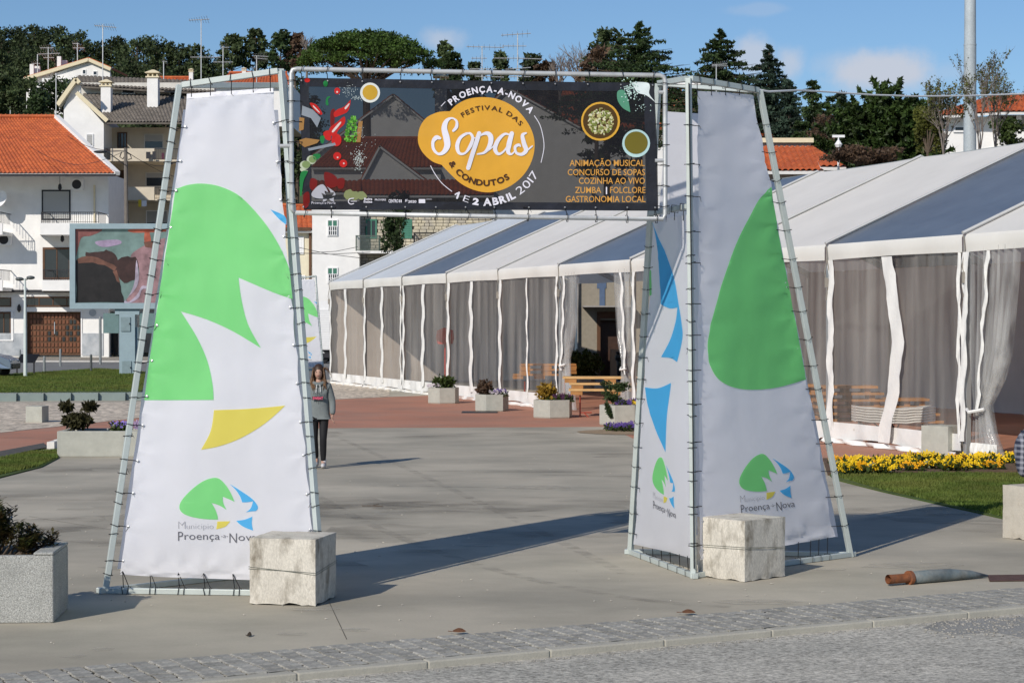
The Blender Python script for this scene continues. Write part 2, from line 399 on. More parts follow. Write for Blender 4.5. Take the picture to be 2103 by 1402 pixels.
sheet('plaza', [EG(-30, 12.66), EG(45, 12.66), (75, 136), (-75, 136), (-75, -10)], -.012, plaza_m, .14)
sheet('plaza_slab', [EG(-30, 13.50), EG(45, 13.50), (62, 70), (-62, 70), (-50, -3)], 0, plaza_m)
# granite setts between kerb and slab
sj = MB(); sj.prism([EG(-20, 12.675), EG(35, 12.675), EG(35, 13.50), EG(-20, 13.50)], -.011, -.004); sett_strip = struct('sett_strip', sj, sand_m)
def sett_mb(l, w, seed):
    r = random.Random(seed); m = MB(); h = .012
    def ring(k, z): return [(sx * l / 2 * k + r.uniform(-.006, .006), sy * w / 2 * k + r.uniform(-.006, .006), z) for sx, sy in ((-1, -1), (1, -1), (1, 1), (-1, 1))]
    vs = ring(1, -.003) + ring(.97, h * .6) + ring(.90, h + r.uniform(-.002, .002)); m.add(vs, [(i, (i + 1) % 4, 4 + (i + 1) % 4, 4 + i) for i in range(4)] + [(4 + i, 4 + (i + 1) % 4, 8 + (i + 1) % 4, 8 + i) for i in range(4)] + [(8, 9, 10, 11)])
    return m
proto_s = [sett_mb(.139, .122, i).mesh('sett', sett_m) for i in range(9)]
cells = []
rnd = random.Random(3)
for row in range(6):
    e = -12.0 + rnd.uniform(-.01, .01); lr = random.Random(77)
    while e < 26:
        l = .153 + lr.uniform(-.007, .010); c = EG(e + l / 2, 12.745 + row * .136 + rnd.uniform(-.004, .004), rnd.uniform(-.004, .001)); cells.append((c, l)); e += l
inview = [c for c in cells if abs(c[0].x / c[0].y) < .272 and c[0].y > 13.05]; inview.sort(key=lambda c: c[0].y)
near_ids = set(id(c) for c in inview[:296]); rest = MB()
ang = math.atan2(D.y, D.x)
for i, c in enumerate(cells):
    if id(c) in near_ids:
        put('sett', proto_s[i % 9], sett_strip, c[0], ang + rnd.uniform(-.03, .03))
    else:
        p = proto_s[i % 9]; R = Matrix.Rotation(ang, 3, 'Z'); rest.add([R @ v.co + c[0] for v in p.vertices], [tuple(q.vertices) for q in p.polygons])
part('setts', rest, sett_m, sett_strip, kind='stuff')
# sheets on the slab
G = lambda x, y: tuple(ground(x, y)[:2])
sheet('terracotta_path', [G(-400, 960), G(0, 928), G(300, 884), G(640, 879), G(1250, 876), G(1300, 900), G(1480, 925), G(1700, 948), G(2500, 960), G(2600, 860), (32, 62), G(1200, 800), G(800, 815), G(640, 823), G(290, 858), G(0, 889), G(-400, 925)], .004, terra_m)
sheet('limestone_pavement', [G(-400, 924), G(0, 888.4), G(290, 857.6), G(640, 822.5), G(800, 814.5), G(800, 780), G(640, 780), G(280, 826), G(-500, 830)], .008, paving_m)
sheet('sett_pavement', [(-60, 118), (-10, 118), (-10, 131.0), (-60, 131.0)], .06, paving2_m, .1)
sheet('white_pavement_edge', [(-60, 117.2), (-10, 117.2), (-10, 118), (-60, 118)], .06, M('white_edge', (.6, .58, .55), .9), .1)
sheet('street', [(-70, 70.1), (60, 70.1), (60, 117), (-70, 117)], .003, street_m)
sheet('lawn', [G(-600, 815), G(0, 810), G(290, 805), G(330, 770), G(277, 762), G(200, 758), G(0, 772), G(-300, 775)], .05, grass_base, .06)
sheet('verge', [G(-300, 1030), G(-5, 983), G(85, 960), G(121, 941), G(118, 925), G(60, 930), G(0, 946), G(-300, 975)], .02, grass_base, .03)
sheet('edge_strip', [G(-300, 972), G(0, 944), G(60, 928), G(97, 921), G(90, 912), G(0, 929), G(-300, 955)], .03, M('dark_edging', (.09, .085, .075), .9, .2))
sheet('right_lawn', [G(1700, 972), G(1712, 985), G(1810, 1010), G(1990, 1050), G(2060, 1066), G(2500, 1150), G(2600, 972), G(2103, 972)], .02, grass_base, .03)
sheet('flower_bed_soil', [G(1690, 944), G(1700, 976), G(1850, 974), G(2103, 970), G(2600, 972), G(2600, 942), G(1985, 940)], .035, soil, .04)
# expansion joints, drain cover and wear on the slab
b = MB()
for (x0, y0, x1, y1) in ((676, 1236, 712, 1312), (430, 1120, 60, 1060)):
    p, q = ground(x0, y0, .0), ground(x1, y1, .0); b.bar(p + Vector((0, 0, .0012)), q + Vector((0, 0, .0012)), .006, .002)
struct('slab_joints', b, joint_m)
b = MB(); rs = random.Random(5)
for (x, y, w, d) in ((640, 1250, .5, .12), (270, 955, .8, .25), (1870, 1160, 1.1, .3), (1700, 1168, .5, .12), (730, 1292, .25, .1), (150, 1345, .25, .1), (210, 1332, .2, .08), (800, 1055, .5, .2), (1100, 1000, 1.2, .4), (980, 1120, .5, .15), (1560, 1235, .9, .2), (600, 1300, .3, .1)):
    c = ground(x, y, .0045); flat_fill(b, [(c.x + w / 2 * math.cos(2 * PI * k / 14) * rs.uniform(.7, 1.1), c.y + d * math.sin(2 * PI * k / 14) * rs.uniform(.7, 1.1)) for k in range(14)], lambda u, v: Vector((u, v, .0045)))
struct('slab_stains', b, stain_m)
b = MB()
for i in range(46):
    x, y = rs.uniform(20, 2080), 890 + 330 * rs.random() ** 1.6
    if y > 1190 - (x - 1000) * .03: y -= 60
    c = ground(x, y, .0085); w, d = rs.uniform(.5, 2.2), rs.uniform(.25, 1.2); a0 = rs.uniform(-.3, .5)
    flat_fill(b, [(c.x + w * math.cos(2 * PI * k / 16) * math.cos(a0) * (1 + .25 * math.sin(k * 1.9 + i)) - d * math.sin(2 * PI * k / 16) * math.sin(a0), c.y + w * math.cos(2 * PI * k / 16) * math.sin(a0) + d * math.sin(2 * PI * k / 16) * math.cos(a0) * (1 + .25 * math.sin(k * 2.3))) for k in range(16)], lambda u, v: Vector((u, v, .0045 + i * .00003)))
struct('dark_stains', b, M('damp_stain', (.21, .195, .16), .8, .1, transparent=.8, tnoise=((.9, 1.3, 1), .74, 1.10)))
b = MB()
for (pts, w) in ((((300, 1010), (700, 985), (1290, 1010)), .16), (((200, 1060), (720, 1020), (1290, 1075)), .16), (((700, 900), (950, 1010), (1290, 1180)), .14), (((640, 1010), (980, 1230), (1500, 1245)), .14)):
    P3 = [ground(x, y, .0062) for x, y in pts]; C3 = [(P3[0] * (1 - t) ** 2 + P3[1] * 2 * t * (1 - t) + P3[2] * t * t) for t in (k / 16 for k in range(17))]
    for p, q in zip(C3, C3[1:]): s_ = (q - p).normalized().cross(Vector((0, 0, 1))) * w / 2; b.quad(p - s_, q - s_, q + s_, p + s_)
struct('tyre_marks', b, M('tyre_mark', (.10, .095, .085), .8, .1, transparent=.9, tnoise=((3, 5, 1), .78, 1.1)))
b = MB()
for i in range(260):
    x, y = rs.uniform(0, 2103), rs.uniform(930, 1330); c = ground(x, y, .004)
    if c.dot(Q) < 13.55: continue
    k = rs.uniform(.002, .008); b.blob(c + Vector((0, 0, .003)), (k * rs.uniform(1, 3), k, .004), 5, 3)
struct('grit', b, M('pale_grit', (.5, .47, .4), .9, .4, 20))['kind'] = 'stuff'
b = MB()
for i in range(420):
    x, y = rs.uniform(1900, 2200), rs.gauss(1278, 14) - 0
    if y < 1264 + (2103 - x) * .03: continue
    c = ground(x, y, -.048); b.blob(c + Vector((0, 0, .004)), [rs.uniform(.006, .02)] * 2 + [.006], 5, 3)
for i in range(900):
    e = rs.uniform(-4, 16); g = 12.50 - abs(rs.gauss(0, .05)); c = EG(e, g, -.047); b.blob(c, [rs.uniform(.002, .008)] * 3, 4, 2)
struct('loose_gravel', b, gravel_m)['kind'] = 'stuff'
b = MB()
pts = [G(1895, 1290), G(1940, 1272), G(2020, 1268), G(2110, 1264), G(2250, 1258), G(2300, 1300), G(2110, 1312), G(2040, 1300), G(1960, 1306)]
pts = [tuple(ground(x, y, -.05)[:2]) for x, y in ((1893, 1290), (1935, 1275), (2020, 1271), (2110, 1266), (2300, 1256), (2300, 1310), (2110, 1312), (2040, 1298), (1960, 1304))]
b.prism(pts, -.049, -.045); struct('road_patch', b, M('road_patch', (.37, .36, .33), .9, .3, 3, .8, 60, speck=.35, sscale=70, col2=(.27, .265, .25), cscale=3))
# grass blades
def blades(name, poly, n, z, h, mat, seed):
    r = random.Random(seed); xs = [p[0] for p in poly]; ys_ = [p[1] for p in poly]; b = MB()
    def inside(x, y):
        c = False; j = len(poly) - 1
        for i in range(len(poly)):
            (xi, yi), (xj, yj) = poly[i][:2], poly[j][:2]
            if (yi > y) != (yj > y) and x < (xj - xi) * (y - yi) / (yj - yi) + xi: c = not c
            j = i
        return c
    k = 0
    while k < n:
        x, y = r.uniform(min(xs), max(xs)), r.uniform(min(ys_), max(ys_))
        if not inside(x, y): k += .2; continue
        k += 1; a = r.uniform(0, PI); w = r.uniform(.006, .012) * (1 + h * 6); hh = h * r.uniform(.5, 1.3); dx, dy = math.cos(a) * w, math.sin(a) * w; lx, ly = r.uniform(-.5, .5) * hh, r.uniform(-.5, .5) * hh
        b.add([(x - dx, y - dy, z), (x + dx, y + dy, z), (x + lx, y + ly, z + hh)], [(0, 1, 2)])
    o = part(name, b, mat); o['kind'] = 'stuff'; return o
grass_m = M('grass', (.115, .175, .032), .6, .35, .8, translucent=.35, col2=(.17, .19, .045), cscale=.6, spec=.2)
blades('grass', [G(1712, 979), G(1812, 1008), G(1990, 1048), G(2060, 1064), G(2200, 1095), G(2180, 976), G(1900, 974)], 42000, .015, .045, grass_m, 1)
blades('grass', [G(-40, 986), G(80, 959), G(118, 941), G(116, 927), G(60, 931), G(-40, 952)], 16000, .015, .05, grass_m, 2)
blades('grass', [G(-20, 809), G(290, 804), G(330, 771), G(277, 763), G(200, 759), G(-20, 773)], 45000, .045, .07, grass_m, 3)
# ================================================================ FESTIVAL GATE
def fabric(name, col, tl=.45): return M(name, col, .55, .03, 1.2, .25, 2.2, translucent=tl, spec=.3)
ban_white = fabric('banner_white', (.88, .88, .92))
ban_green = fabric('banner_green', (.26, .78, .28))
ban_blue = fabric('banner_blue', (.10, .52, .88))
ban_yellow = fabric('banner_yellow', (.82, .72, .14))
ban_ink = fabric('banner_ink', (.10, .10, .12), .1)
ban_thin = fabric('banner_grey_ink', (.42, .42, .45), .2)
tie_m = black_plastic
eye_m = M('eyelet_metal', (.6, .6, .6), .3, 0, metal=.8)
# municipal emblem, traced once in its own units
LOGO = {
 'green': [(130, 415), (150, 350), (230, 260), (330, 180), (420, 143), (490, 143), (550, 195), (600, 270), (640, 360, 1), (585, 335), (530, 312, 1), (535, 370), (565, 435, 1), (500, 395), (427, 370, 1), (460, 430), (480, 490), (483, 525, 1), (360, 520), (240, 500), (160, 465)],
 'blue1': [(595, 195, 1), (700, 260), (800, 330), (850, 390), (855, 425), (835, 447, 1), (790, 449), (745, 458, 1), (790, 420), (812, 355, 1), (760, 364), (710, 365, 1), (690, 310), (650, 250)],
 'blue2': [(657, 537, 1), (735, 525), (805, 498, 1), (800, 560), (813, 627, 1), (740, 600), (690, 570)],
 'yellow': [(478, 543, 1), (540, 541), (600, 541, 1), (560, 585), (520, 602), (467, 615, 1), (474, 580)]}
def affine(src, dst):
    (x0, y0), (x1, y1), (x2, y2) = src; det = (x1 - x0) * (y2 - y0) - (x2 - x0) * (y1 - y0)
    def f(x, y):
        u = ((x - x0) * (y2 - y0) - (x2 - x0) * (y - y0)) / det; v = ((x1 - x0) * (y - y0) - (x - x0) * (y1 - y0)) / det
        return tuple(dst[0][k] + u * (dst[1][k] - dst[0][k]) + v * (dst[2][k] - dst[0][k]) for k in (0, 1))
    return f
def tower(name, label, base, top, faces, prints, mid=None):
    """base/top: three corner points each; faces: list of (i, j, outline-fn or None)"""
    cen = sum(base, Vector()) / 3
    t = thing(name, label, 'banner tower', (cen.x, cen.y, 0))
    for i in range(3):
        j = (i + 1) % 3
        a, b = base[i], top[i]; dirv = (b - a).normalized(); out = (base[i] - cen).normalized(); out.z = 0
        m = MB(); m.bar(a, b, .052, .052, up=out); bevel(part('leg', m, frame_paint, t), .004)
        m = MB(); q = (base[j] - base[i]).normalized() * .03; m.bar(base[i] + Vector((0, 0, .028)) - q * (2.5 if i == 0 else 0), base[j] + Vector((0, 0, .028)) + q * 2, .05, .05); bevel(part('base_bar', m, frame_paint, t), .004)
        m = MB(); m.bar(top[i] + q + Vector((0, 0, -.0)), top[j] - q, .052, .052); bevel(part('top_bar', m, frame_paint, t), .004)
    if mid:
        m = MB(); m.bar(mid[0], mid[1], .05, .05); bevel(part('middle_bar', m, frame_paint, t), .004)
    return t
def tie(t, eye, legp, dirv, rr, mesh_cache={}):
    """black strap from an eyelet round the square tube"""
    m = MB(); r = .034; d = dirv.normalized(); e = Vector(eye); l = Vector(legp); v = (e - l); v = v - d * v.dot(d)
    x = v.normalized() if v.length > 1e-4 else d.orthogonal().normalized(); y = d.cross(x); h = .0035; jit = rr.uniform(-.25, .25)
    ring = [l + (x * sx + y * sy) * r + d * (sx * r * jit) for sx, sy in ((-1, -1), (1, -1), (1, 1), (-1, 1))]
    m.tube(ring + [ring[0]], h, 4, False); m.tube([e, l + x * r], h * 1.1, 4)
    if rr.random() < .4: m.tube([e, e + Vector((rr.uniform(-.03, .03), -.02, -rr.uniform(.02, .05)))], .002, 3)
    part('cable_tie', m, tie_m, t)
def face_plane(b0, b1, t0, off=.0):
    n = (b1 - b0).cross(t0 - b0).normalized()
    if n.y > 0: n = -n
    return b0 + n * off, n
def banner(t, P, n, outline, name='banner'):
    m = MB(); grid_fill(m, outline, lambda x, y: fab(x, y, P, n)); b = part(name, m, ban_white, t, True); return b
def pr(ban, P, n, shapes, matl, name, k=5, lay=1):
    m = MB(); Po = P + n * .005 * lay
    for s in shapes: grid_fill(m, smooth_pts(s, k) if k else s, lambda x, y: fab(x, y, Po, n))
    part(name, m, matl, ban, True)
def logo(ban, P, n, aff, textrects=True, extra=None):
    f = lambda pts: [(*aff(p[0], p[1]), *p[2:]) for p in pts]
    pr(ban, P, n, [f(LOGO['green'])], ban_green, 'emblem_green'); pr(ban, P, n, [f(LOGO['blue1']), f(LOGO['blue2'])], ban_blue, 'emblem_blue'); pr(ban, P, n, [f(LOGO['yellow'])], ban_yellow, 'emblem_yellow')
    Po = P + n * .006; fn = lambda x, y: fab(*aff(x, y), Po, n)
    m = MB(); text_box(m, 'M', 120, 186, 612, 76, fn, -.018); text_box(m, 'unicípio', 197, 443, 612, 54, fn, -.018); part('lettering', m, ban_thin, ban)
    m = MB(); text_box(m, 'P', 118, 165, 724, 92, fn, -.004); text_box(m, 'roença', 178, 500, 712, 72, fn, -.004); text_box(m, '-a-', 512, 578, 695, 42, fn, -.01); text_box(m, 'N', 592, 664, 742, 96, fn, -.004); text_box(m, 'ova', 678, 850, 722, 72, fn, -.004); part('lettering', m, ban_ink, ban)

rr = random.Random(11)
def scallop(p, q, n, amp, px_in):
    """edge from p to q bulging inwards between ties"""
    out = []
    for i in range(n):
        for k in range(4):
            u = (i + k / 4) / n; s = math.sin(PI * (k / 4)) * amp
            out.append((p[0] + (q[0] - p[0]) * u + px_in[0] * s, p[1] + (q[1] - p[1]) * u + px_in[1] * s))
    return out
# ---- left tower
LA, LB, LC = Vector((-3.64, 17.40, 0)), Vector((-1.675, 17.20, 0)), Vector((-2.02, 18.95, 0))
LAt = at(368, 175, 18.05); P_, n_ = face_plane(LA, LB, LAt); LBt = onplane(578, 146, P_, n_); LCt = at(585, 176, 18.9)
lt = tower('banner_tower', 'left triangular banner tower of the gate, green and yellow print on bright white cloth', [LA, LB, LC], [LAt, LBt, LCt], None, None)
P_, n_ = face_plane(LA, LB, LAt, .0)
out = [(384, 193), (560, 181)] + scallop((562, 181), (652, 1191), 11, 3.5, (-1, 0)) + [(652, 1192), (600, 1193), (510, 1190), (420, 1187), (330, 1184), (246, 1179)] + scallop((245, 1178), (384, 193), 9, 2.5, (1, 0))
pucker(n_, [(x, 1178, 1.6) for x in (252, 308, 366, 418, 478, 545, 610)] + [(247 + 137 * (1 - u), 1165 - 960 * (1 - u), .8) for u in (k / 12 for k in range(13))] + [(650 - 88 * u, 1180 - 985 * u, .8) for u in (k / 12 for k in range(13))] + [(393 + 40 * k, 195, 1) for k in range(5)], .009, 50, .016, 1)
bL = banner(lt, P_, n_, out)
pr(bL, P_, n_, [[(360, 388, 1), (390, 379), (420, 377), (455, 384), (495, 405), (540, 453), (570, 498), (590, 540), (596, 560, 1), (601, 614, 1), (560, 600), (490, 570, 1), (496, 615), (509, 665), (535, 714, 1), (478, 680), (425, 656), (371, 639, 1), (404, 692), (426, 742), (437, 790), (439, 821, 1), (296, 821, 1), (318, 665), (340, 525)]], ban_green, 'print_green')
pr(bL, P_, n_, [[(555, 430, 1), (585, 444), (588.5, 462, 1), (572, 449)]], ban_blue, 'print_blue')
pr(bL, P_, n_, [[(440, 842, 1), (510, 839), (585, 832, 1), (545, 868), (495, 899), (450, 916), (413, 923, 1), (433, 885)]], ban_yellow, 'print_yellow')
logo(bL, P_, n_, lambda x, y: (340 + x * .2211, 950 + y * .2211))
# hem lines (folded double cloth)
hem_m = fabric('banner_hem', (.84, .84, .88), .15)
m = MB(); flat_fill(m, [(384, 193), (560, 181), (562, 190), (383, 203)], lambda x, y: onplane(x, y, P_ + n_ * .004, n_)); part('hem', m, hem_m, bL)
for (a, b_, e0, e1, k) in ((LA, LAt, (247, 1165), (384, 205), 14), (LB, LBt, (650, 1180), (562, 195), 13)):
    for i in range(k):
        u = (i + .2 + rr.uniform(-.08, .08)) / k; px = (e0[0] + (e1[0] - e0[0]) * u + (5 if a is LA else -5), e0[1] + (e1[1] - e0[1]) * u)
        e = onplane(px[0], px[1], P_ + n_ * .006, n_); axis = b_ - a; z = e.z + rr.uniform(-.02, .02); lp = a + axis * (z / axis.z); tie(lt, e, lp, axis, rr)
        if rr.random() < .8: tie(lt, lp - axis.normalized() * .075 + (lp - e).normalized() * -.03, lp - axis.normalized() * (.075 + rr.uniform(0, .08)), axis, rr)
        m = MB(); m.lathe([(.004, -.002), (.012, 0), (.004, .002)], (0, 0, 0), 8)
        eo = put('eyelet', m.mesh('eyelet', eye_m), lt, e - wloc(lt) + n_ * .004); eo.rotation_euler = (PI / 2, 0, 0)
for px, bx in ((393, 400), (432, 425), (475, 470), (520, 522), (555, 558)):
    e = onplane(px, 199 - (px - 393) * .07, P_ + n_ * .006, n_); u = (px - 368) / 210; lp = LAt + (LBt - LAt) * u; tie(lt, e, lp, LBt - LAt, rr)
for px in (252, 308, 366, 418, 478, 545, 610):
    e = onplane(px, 1172 + (px - 252) * .025, P_ + n_ * .006, n_); lp = LA + (LB - LA) * ((px - 215) / 440) + Vector((0, 0, .028)); tie(lt, e, lp, LB - LA, rr); tie(lt, e, lp + (LB - LA).normalized() * .05, LB - LA, rr)
def face_sheet(t, b0, b1, t0, t1, h0, h1, inset=.09):
    def q(b, tt, h): return b + (tt - b) * h
    a0, a1, c0, c1 = q(b0, t0, h0), q(b1, t1, h0), q(b0, t0, h1), q(b1, t1, h1)
    m = MB(); N = 14
    for i in range(N + 1):
        l, r = a0 + (c0 - a0) * i / N, a1 + (c1 - a1) * i / N; d = (r - l).normalized(); w = .006 * math.sin(i * 2.1); m.v += [tuple(l + d * (inset + w)), tuple(r - d * (inset - w))]
        if i: k = 2 * i; m.f.append((k - 2, k - 1, k + 1, k))
    return part('banner', m, ban_white, t)
face_sheet(lt, LA, LC, LAt, LCt, .045, .95); face_sheet(lt, LB, LC, LBt, LCt, .045, .95)
# ---- right tower
RA, RB, RC = Vector((1.236, 20.33, 0)), Vector((1.72, 18.42, 0)), Vector((3.50, 20.10, 0))
RAt = at(1352, 172, 18.9); RBt = at(1414, 161, 18.35)
RCt = at(1560, 186, 19.35)
PB, nB = face_plane(RB, RC, RBt); RCt = onplane(1560, 186, PB, nB)
PA, nA = face_plane(RA, RB, RBt); RAt = onplane(1352, 172, PA, nA)
mid = [onplane(1337, 438, PA, nA), onplane(1413, 424, PA, nA)]
rt = tower('banner_tower', 'right triangular banner tower of the gate, with a large green drop on its shaded side', [RA, RB, RC], [RAt, RBt, RCt], None, None, mid)
out = [(1431, 187), (1490, 190), (1548, 195)] + scallop((1549, 196), (1717, 1100), 10, 4, (-1, 0)) + [(1717, 1101), (1690, 1106), (1620, 1118), (1520, 1134), (1437, 1150)] + scallop((1437, 1150), (1431, 187), 8, 2, (1, 0))
pucker(nB, [(x, 1140 - (x - 1437) * .16, 1.6) for x in (1450, 1500, 1550, 1600, 1640, 1665, 1700)] + [(1714 - 163 * u, 1090 - 880 * u, .9) for u in (k / 14 for k in range(15))] + [(1436, 1130 - 925 * u, .8) for u in (k / 12 for k in range(13))], .008, 42, .018, 2)
bR = banner(rt, PB, nB, out)
pr(bR, PB, nB, [[(1582.5, 384, 1), (1563, 405), (1545, 435), (1519, 485), (1497, 540), (1478, 600), (1463, 660), (1456, 710), (1460, 750), (1475, 778), (1503, 794), (1545, 800), (1600, 795), (1655, 779, 1), (1632, 655), (1607, 520)]], ban_green, 'print_green')
logo(bR, PB, nB, affine([(130, 415), (455, 140), (813, 627)], [(1518, 992), (1563, 932), (1627, 1022)]))
out = [(1342, 456), (1378, 447), (1414, 440), (1424, 1147), (1370, 1132), (1300, 1117)] + scallop((1300, 1117), (1342, 456), 7, 1.5, (1, 0))
pucker(nA, [(x, 1118 + (x - 1310) * .2, 1.2) for x in (1320, 1358, 1395)] + [(1304 + 38 * u, 1105 - 640 * u, .6) for u in (k / 10 for k in range(11))], .006, 25, .012, 3)
bA = banner(rt, PA, nA, out)
pr(bA, PA, nA, [[(1341, 457, 1), (1352, 487), (1367, 520), (1382, 568), (1392, 618), (1400, 665), (1401, 695), (1390, 743, 1), (1377, 735), (1357, 733, 1), (1375, 700), (1387, 662), (1391, 631, 1), (1375, 633), (1357, 625, 1), (1354, 570), (1350, 505)], [(1324, 795, 1), (1350, 797), (1377, 786, 1), (1370, 850), (1367, 928, 1), (1346, 880), (1331, 835)]], ban_blue, 'print_blue')
pr(bA, PA, nA, [[(1337, 555, 1), (1337, 605, 1), (1333, 608, 1), (1334, 560)]], ban_green, 'print_green')
logo(bA, PA, nA, affine([(130, 415), (455, 140), (813, 627)], [(1339, 984), (1358, 939), (1385, 1044)]))
face_sheet(rt, RA, RC, RAt, RCt, .045, .945)
for (a, b_, P, n, e0, e1, k, sx) in ((RC, RCt, PB, nB, (1714, 1090), (1551, 210), 16, -5), (RB, RBt, PB, nB, (1438, 1130), (1433, 205), 13, 4), (RB, RBt, PA, nA, (1421, 1130), (1412, 470), 10, -3), (RA, RAt, PA, nA, (1304, 1105), (1342, 470), 14, 3)):
    for i in range(k):
        u = (i + .2 + rr.uniform(-.1, .1)) / k; px = (e0[0] + (e1[0] - e0[0]) * u + sx, e0[1] + (e1[1] - e0[1]) * u)
        e = onplane(px[0], px[1], P + n * .006, n); axis = b_ - a; lp = a + axis * (e.z / axis.z); tie(rt, e, lp, axis, rr)
for px, y, tt, P, n, a, b_, y0 in [(x, 196, 0, PB, nB, RBt, RCt, 0) for x in (1432, 1461, 1490, 1519, 1546)] + [(x, 452, 0, PA, nA, mid[0], mid[1], 0) for x in (1350, 1368, 1385, 1403)] + [(x, 1112 - (x - 1640) * .15, 1, PB, nB, RB, RC, 0) for x in (1640, 1665, 1682, 1700)] + [(x, 1120 + (x - 1310) * .2, 1, PA, nA, RA, RB, 0) for x in (1320, 1340, 1358, 1376, 1395, 1412)]:
    e = onplane(px, y, P + n * .006, n); ax = b_ - a; bb = (e - a).dot(ax) / ax.length_squared; tie(rt, e, a + ax * bb + Vector((0, 0, .028 * tt)), ax, rr)
m = MB(); m.tube([RB + Vector((0, -.05, .1)), (RB + RBt) / 2 + Vector((.004, -.048, 0)), RBt + Vector((0, -.045, -.05))], .006, 5); part('cord', m, tie_m, rt)
# ---- header frame and banner
H0, H1 = Vector((-1.99, 17.6, 3.0)), Vector((1.42, 18.17, 3.0)); nH = (H1 - H0).cross(Vector((0, 0, 1))).normalized()
if nH.y > 0: nH = -nH
hf = thing('gate_header', 'tube frame between the two towers holding the dark soup festival banner', 'banner frame', (-.28, 17.88, 3.4))
hp = lambda x, y, o=0.0: onplane(x, y, H0 + nH * o, nH)
pucker(nH, [(px, 166, 1.0) for px in (619, 673, 744, 822, 887, 951, 1009, 1074, 1140, 1207, 1275, 1340)] + [(px, 428, 1.0) for px in (623, 681, 752, 832, 895, 956, 1015, 1086, 1160, 1223, 1288, 1345)], .005, 26, .014, 4)
hq = lambda x, y, o=0.0: fab(x, y, H0 + nH * o, nH)
loop = [(606, 437), (599, 430), (598, 152), (601, 144), (610, 142), (985, 149), (1355, 155), (1363, 158), (1366, 166), (1366, 440), (1361, 450), (1100, 446), (606, 437)]
m = MB(); m.tube([hp(x, y, .0) for x, y in loop], .022, 10); part('tube_frame', m, galv, hf, True)
for (x0, y0, x1, y1) in ((598, 300, 575, 300), (1366, 190, 1352, 190), (1366, 330, 1345, 330)):
    m = MB(); m.tube([hp(x0, y0), hp(x1, y1)], .018, 8); part('bracket', m, galv, hf)
def vinyl(name, col, T, rough=.28, **k): return M(name, col, rough, .08, 2.5, .12, 3.5, transparent=T, spec=.25, **k)
v_dark = vinyl('vinyl_dark', (.010, .009, .011), .115, .42)
v_hem = M('vinyl_hem', (.020, .020, .026), .36, .3, 5, .45, 9, spec=.4)
v_or = vinyl('vinyl_orange', (.78, .40, .045), .06, .35); v_or2 = vinyl('vinyl_orange_light', (.80, .47, .12), .06, .35)
v_white = vinyl('vinyl_white', (.80, .78, .86), .0, .4); v_brown = vinyl('vinyl_brown', (.075, .03, .015), .0, .35); v_txt = vinyl('vinyl_text', (.66, .33, .07), .0, .4)
O = [(615, 160), (800, 163), (985, 166), (1160, 169), (1343, 171), (1350, 300), (1352, 433), (1160, 431.5), (985, 431), (800, 431), (624, 431), (619, 300)]
m = MB(); grid_fill(m, O, lambda x, y: hq(x, y)); hb = part('banner', m, v_dark, hf, True)
m = MB()
for q in ([(615, 160), (985, 166), (1343, 171), (1344, 189), (985, 184), (616, 178)], [(623, 413), (985, 415), (1351, 417), (1352, 433), (985, 431), (624, 431)], [(616, 178), (634, 178), (640, 413), (623, 413)], [(1322, 188), (1344, 189), (1351, 417), (1328, 417)]):
    grid_fill(m, q, lambda x, y: hq(x, y, .0035))
part('hem', m, v_hem, hb, True)
def hpr(shapes, matl, name, lay=2, k=5):
    if len(shapes) > 1 and len(shapes) < 12:
        for s in shapes: hpr([s], matl, name, lay, k)
        return
    m = MB()
    for s in shapes: (grid_fill if len(shapes) < 30 else flat_fill)(m, smooth_pts(s, k) if k else s, lambda x, y: hq(x, y, (.0022 * lay + .004)))
    o = part(name, m, matl, hb, True)
    if len(shapes) > 11: o['kind'] = 'stuff'
def circ(cx, cy, rx, ry=None, n=28, a0=0, a1=360, jit=0):
    ry = ry or rx; return [(cx + rx * math.cos(math.radians(a0 + (a1 - a0) * i / n)) * (1 + rr.uniform(-jit, jit)), cy + ry * math.sin(math.radians(a0 + (a1 - a0) * i / n)) * (1 + rr.uniform(-jit, jit))) for i in range(n)]
C5 = lambda x, y: (840 + x * .1997, 160 + y * .1997)
hpr([[(*C5(p[0], p[1]), *p[2:]) for p in [(420, 345, 1), (500, 270), (620, 215), (780, 200), (930, 225), (1080, 300), (1200, 430), (1270, 560), (1292, 690), (1270, 830), (1200, 970), (1090, 1080), (960, 1150), (810, 1178), (660, 1150), (530, 1085), (420, 985), (335, 895, 1), (240, 860), (150, 780), (100, 690), (92, 600), (115, 500), (180, 410), (280, 360), (350, 347)]]], v_or, 'orange_disc', 1)
fn5 = lambda x, y: hq(*C5(x, y), .0125)
m = MB()
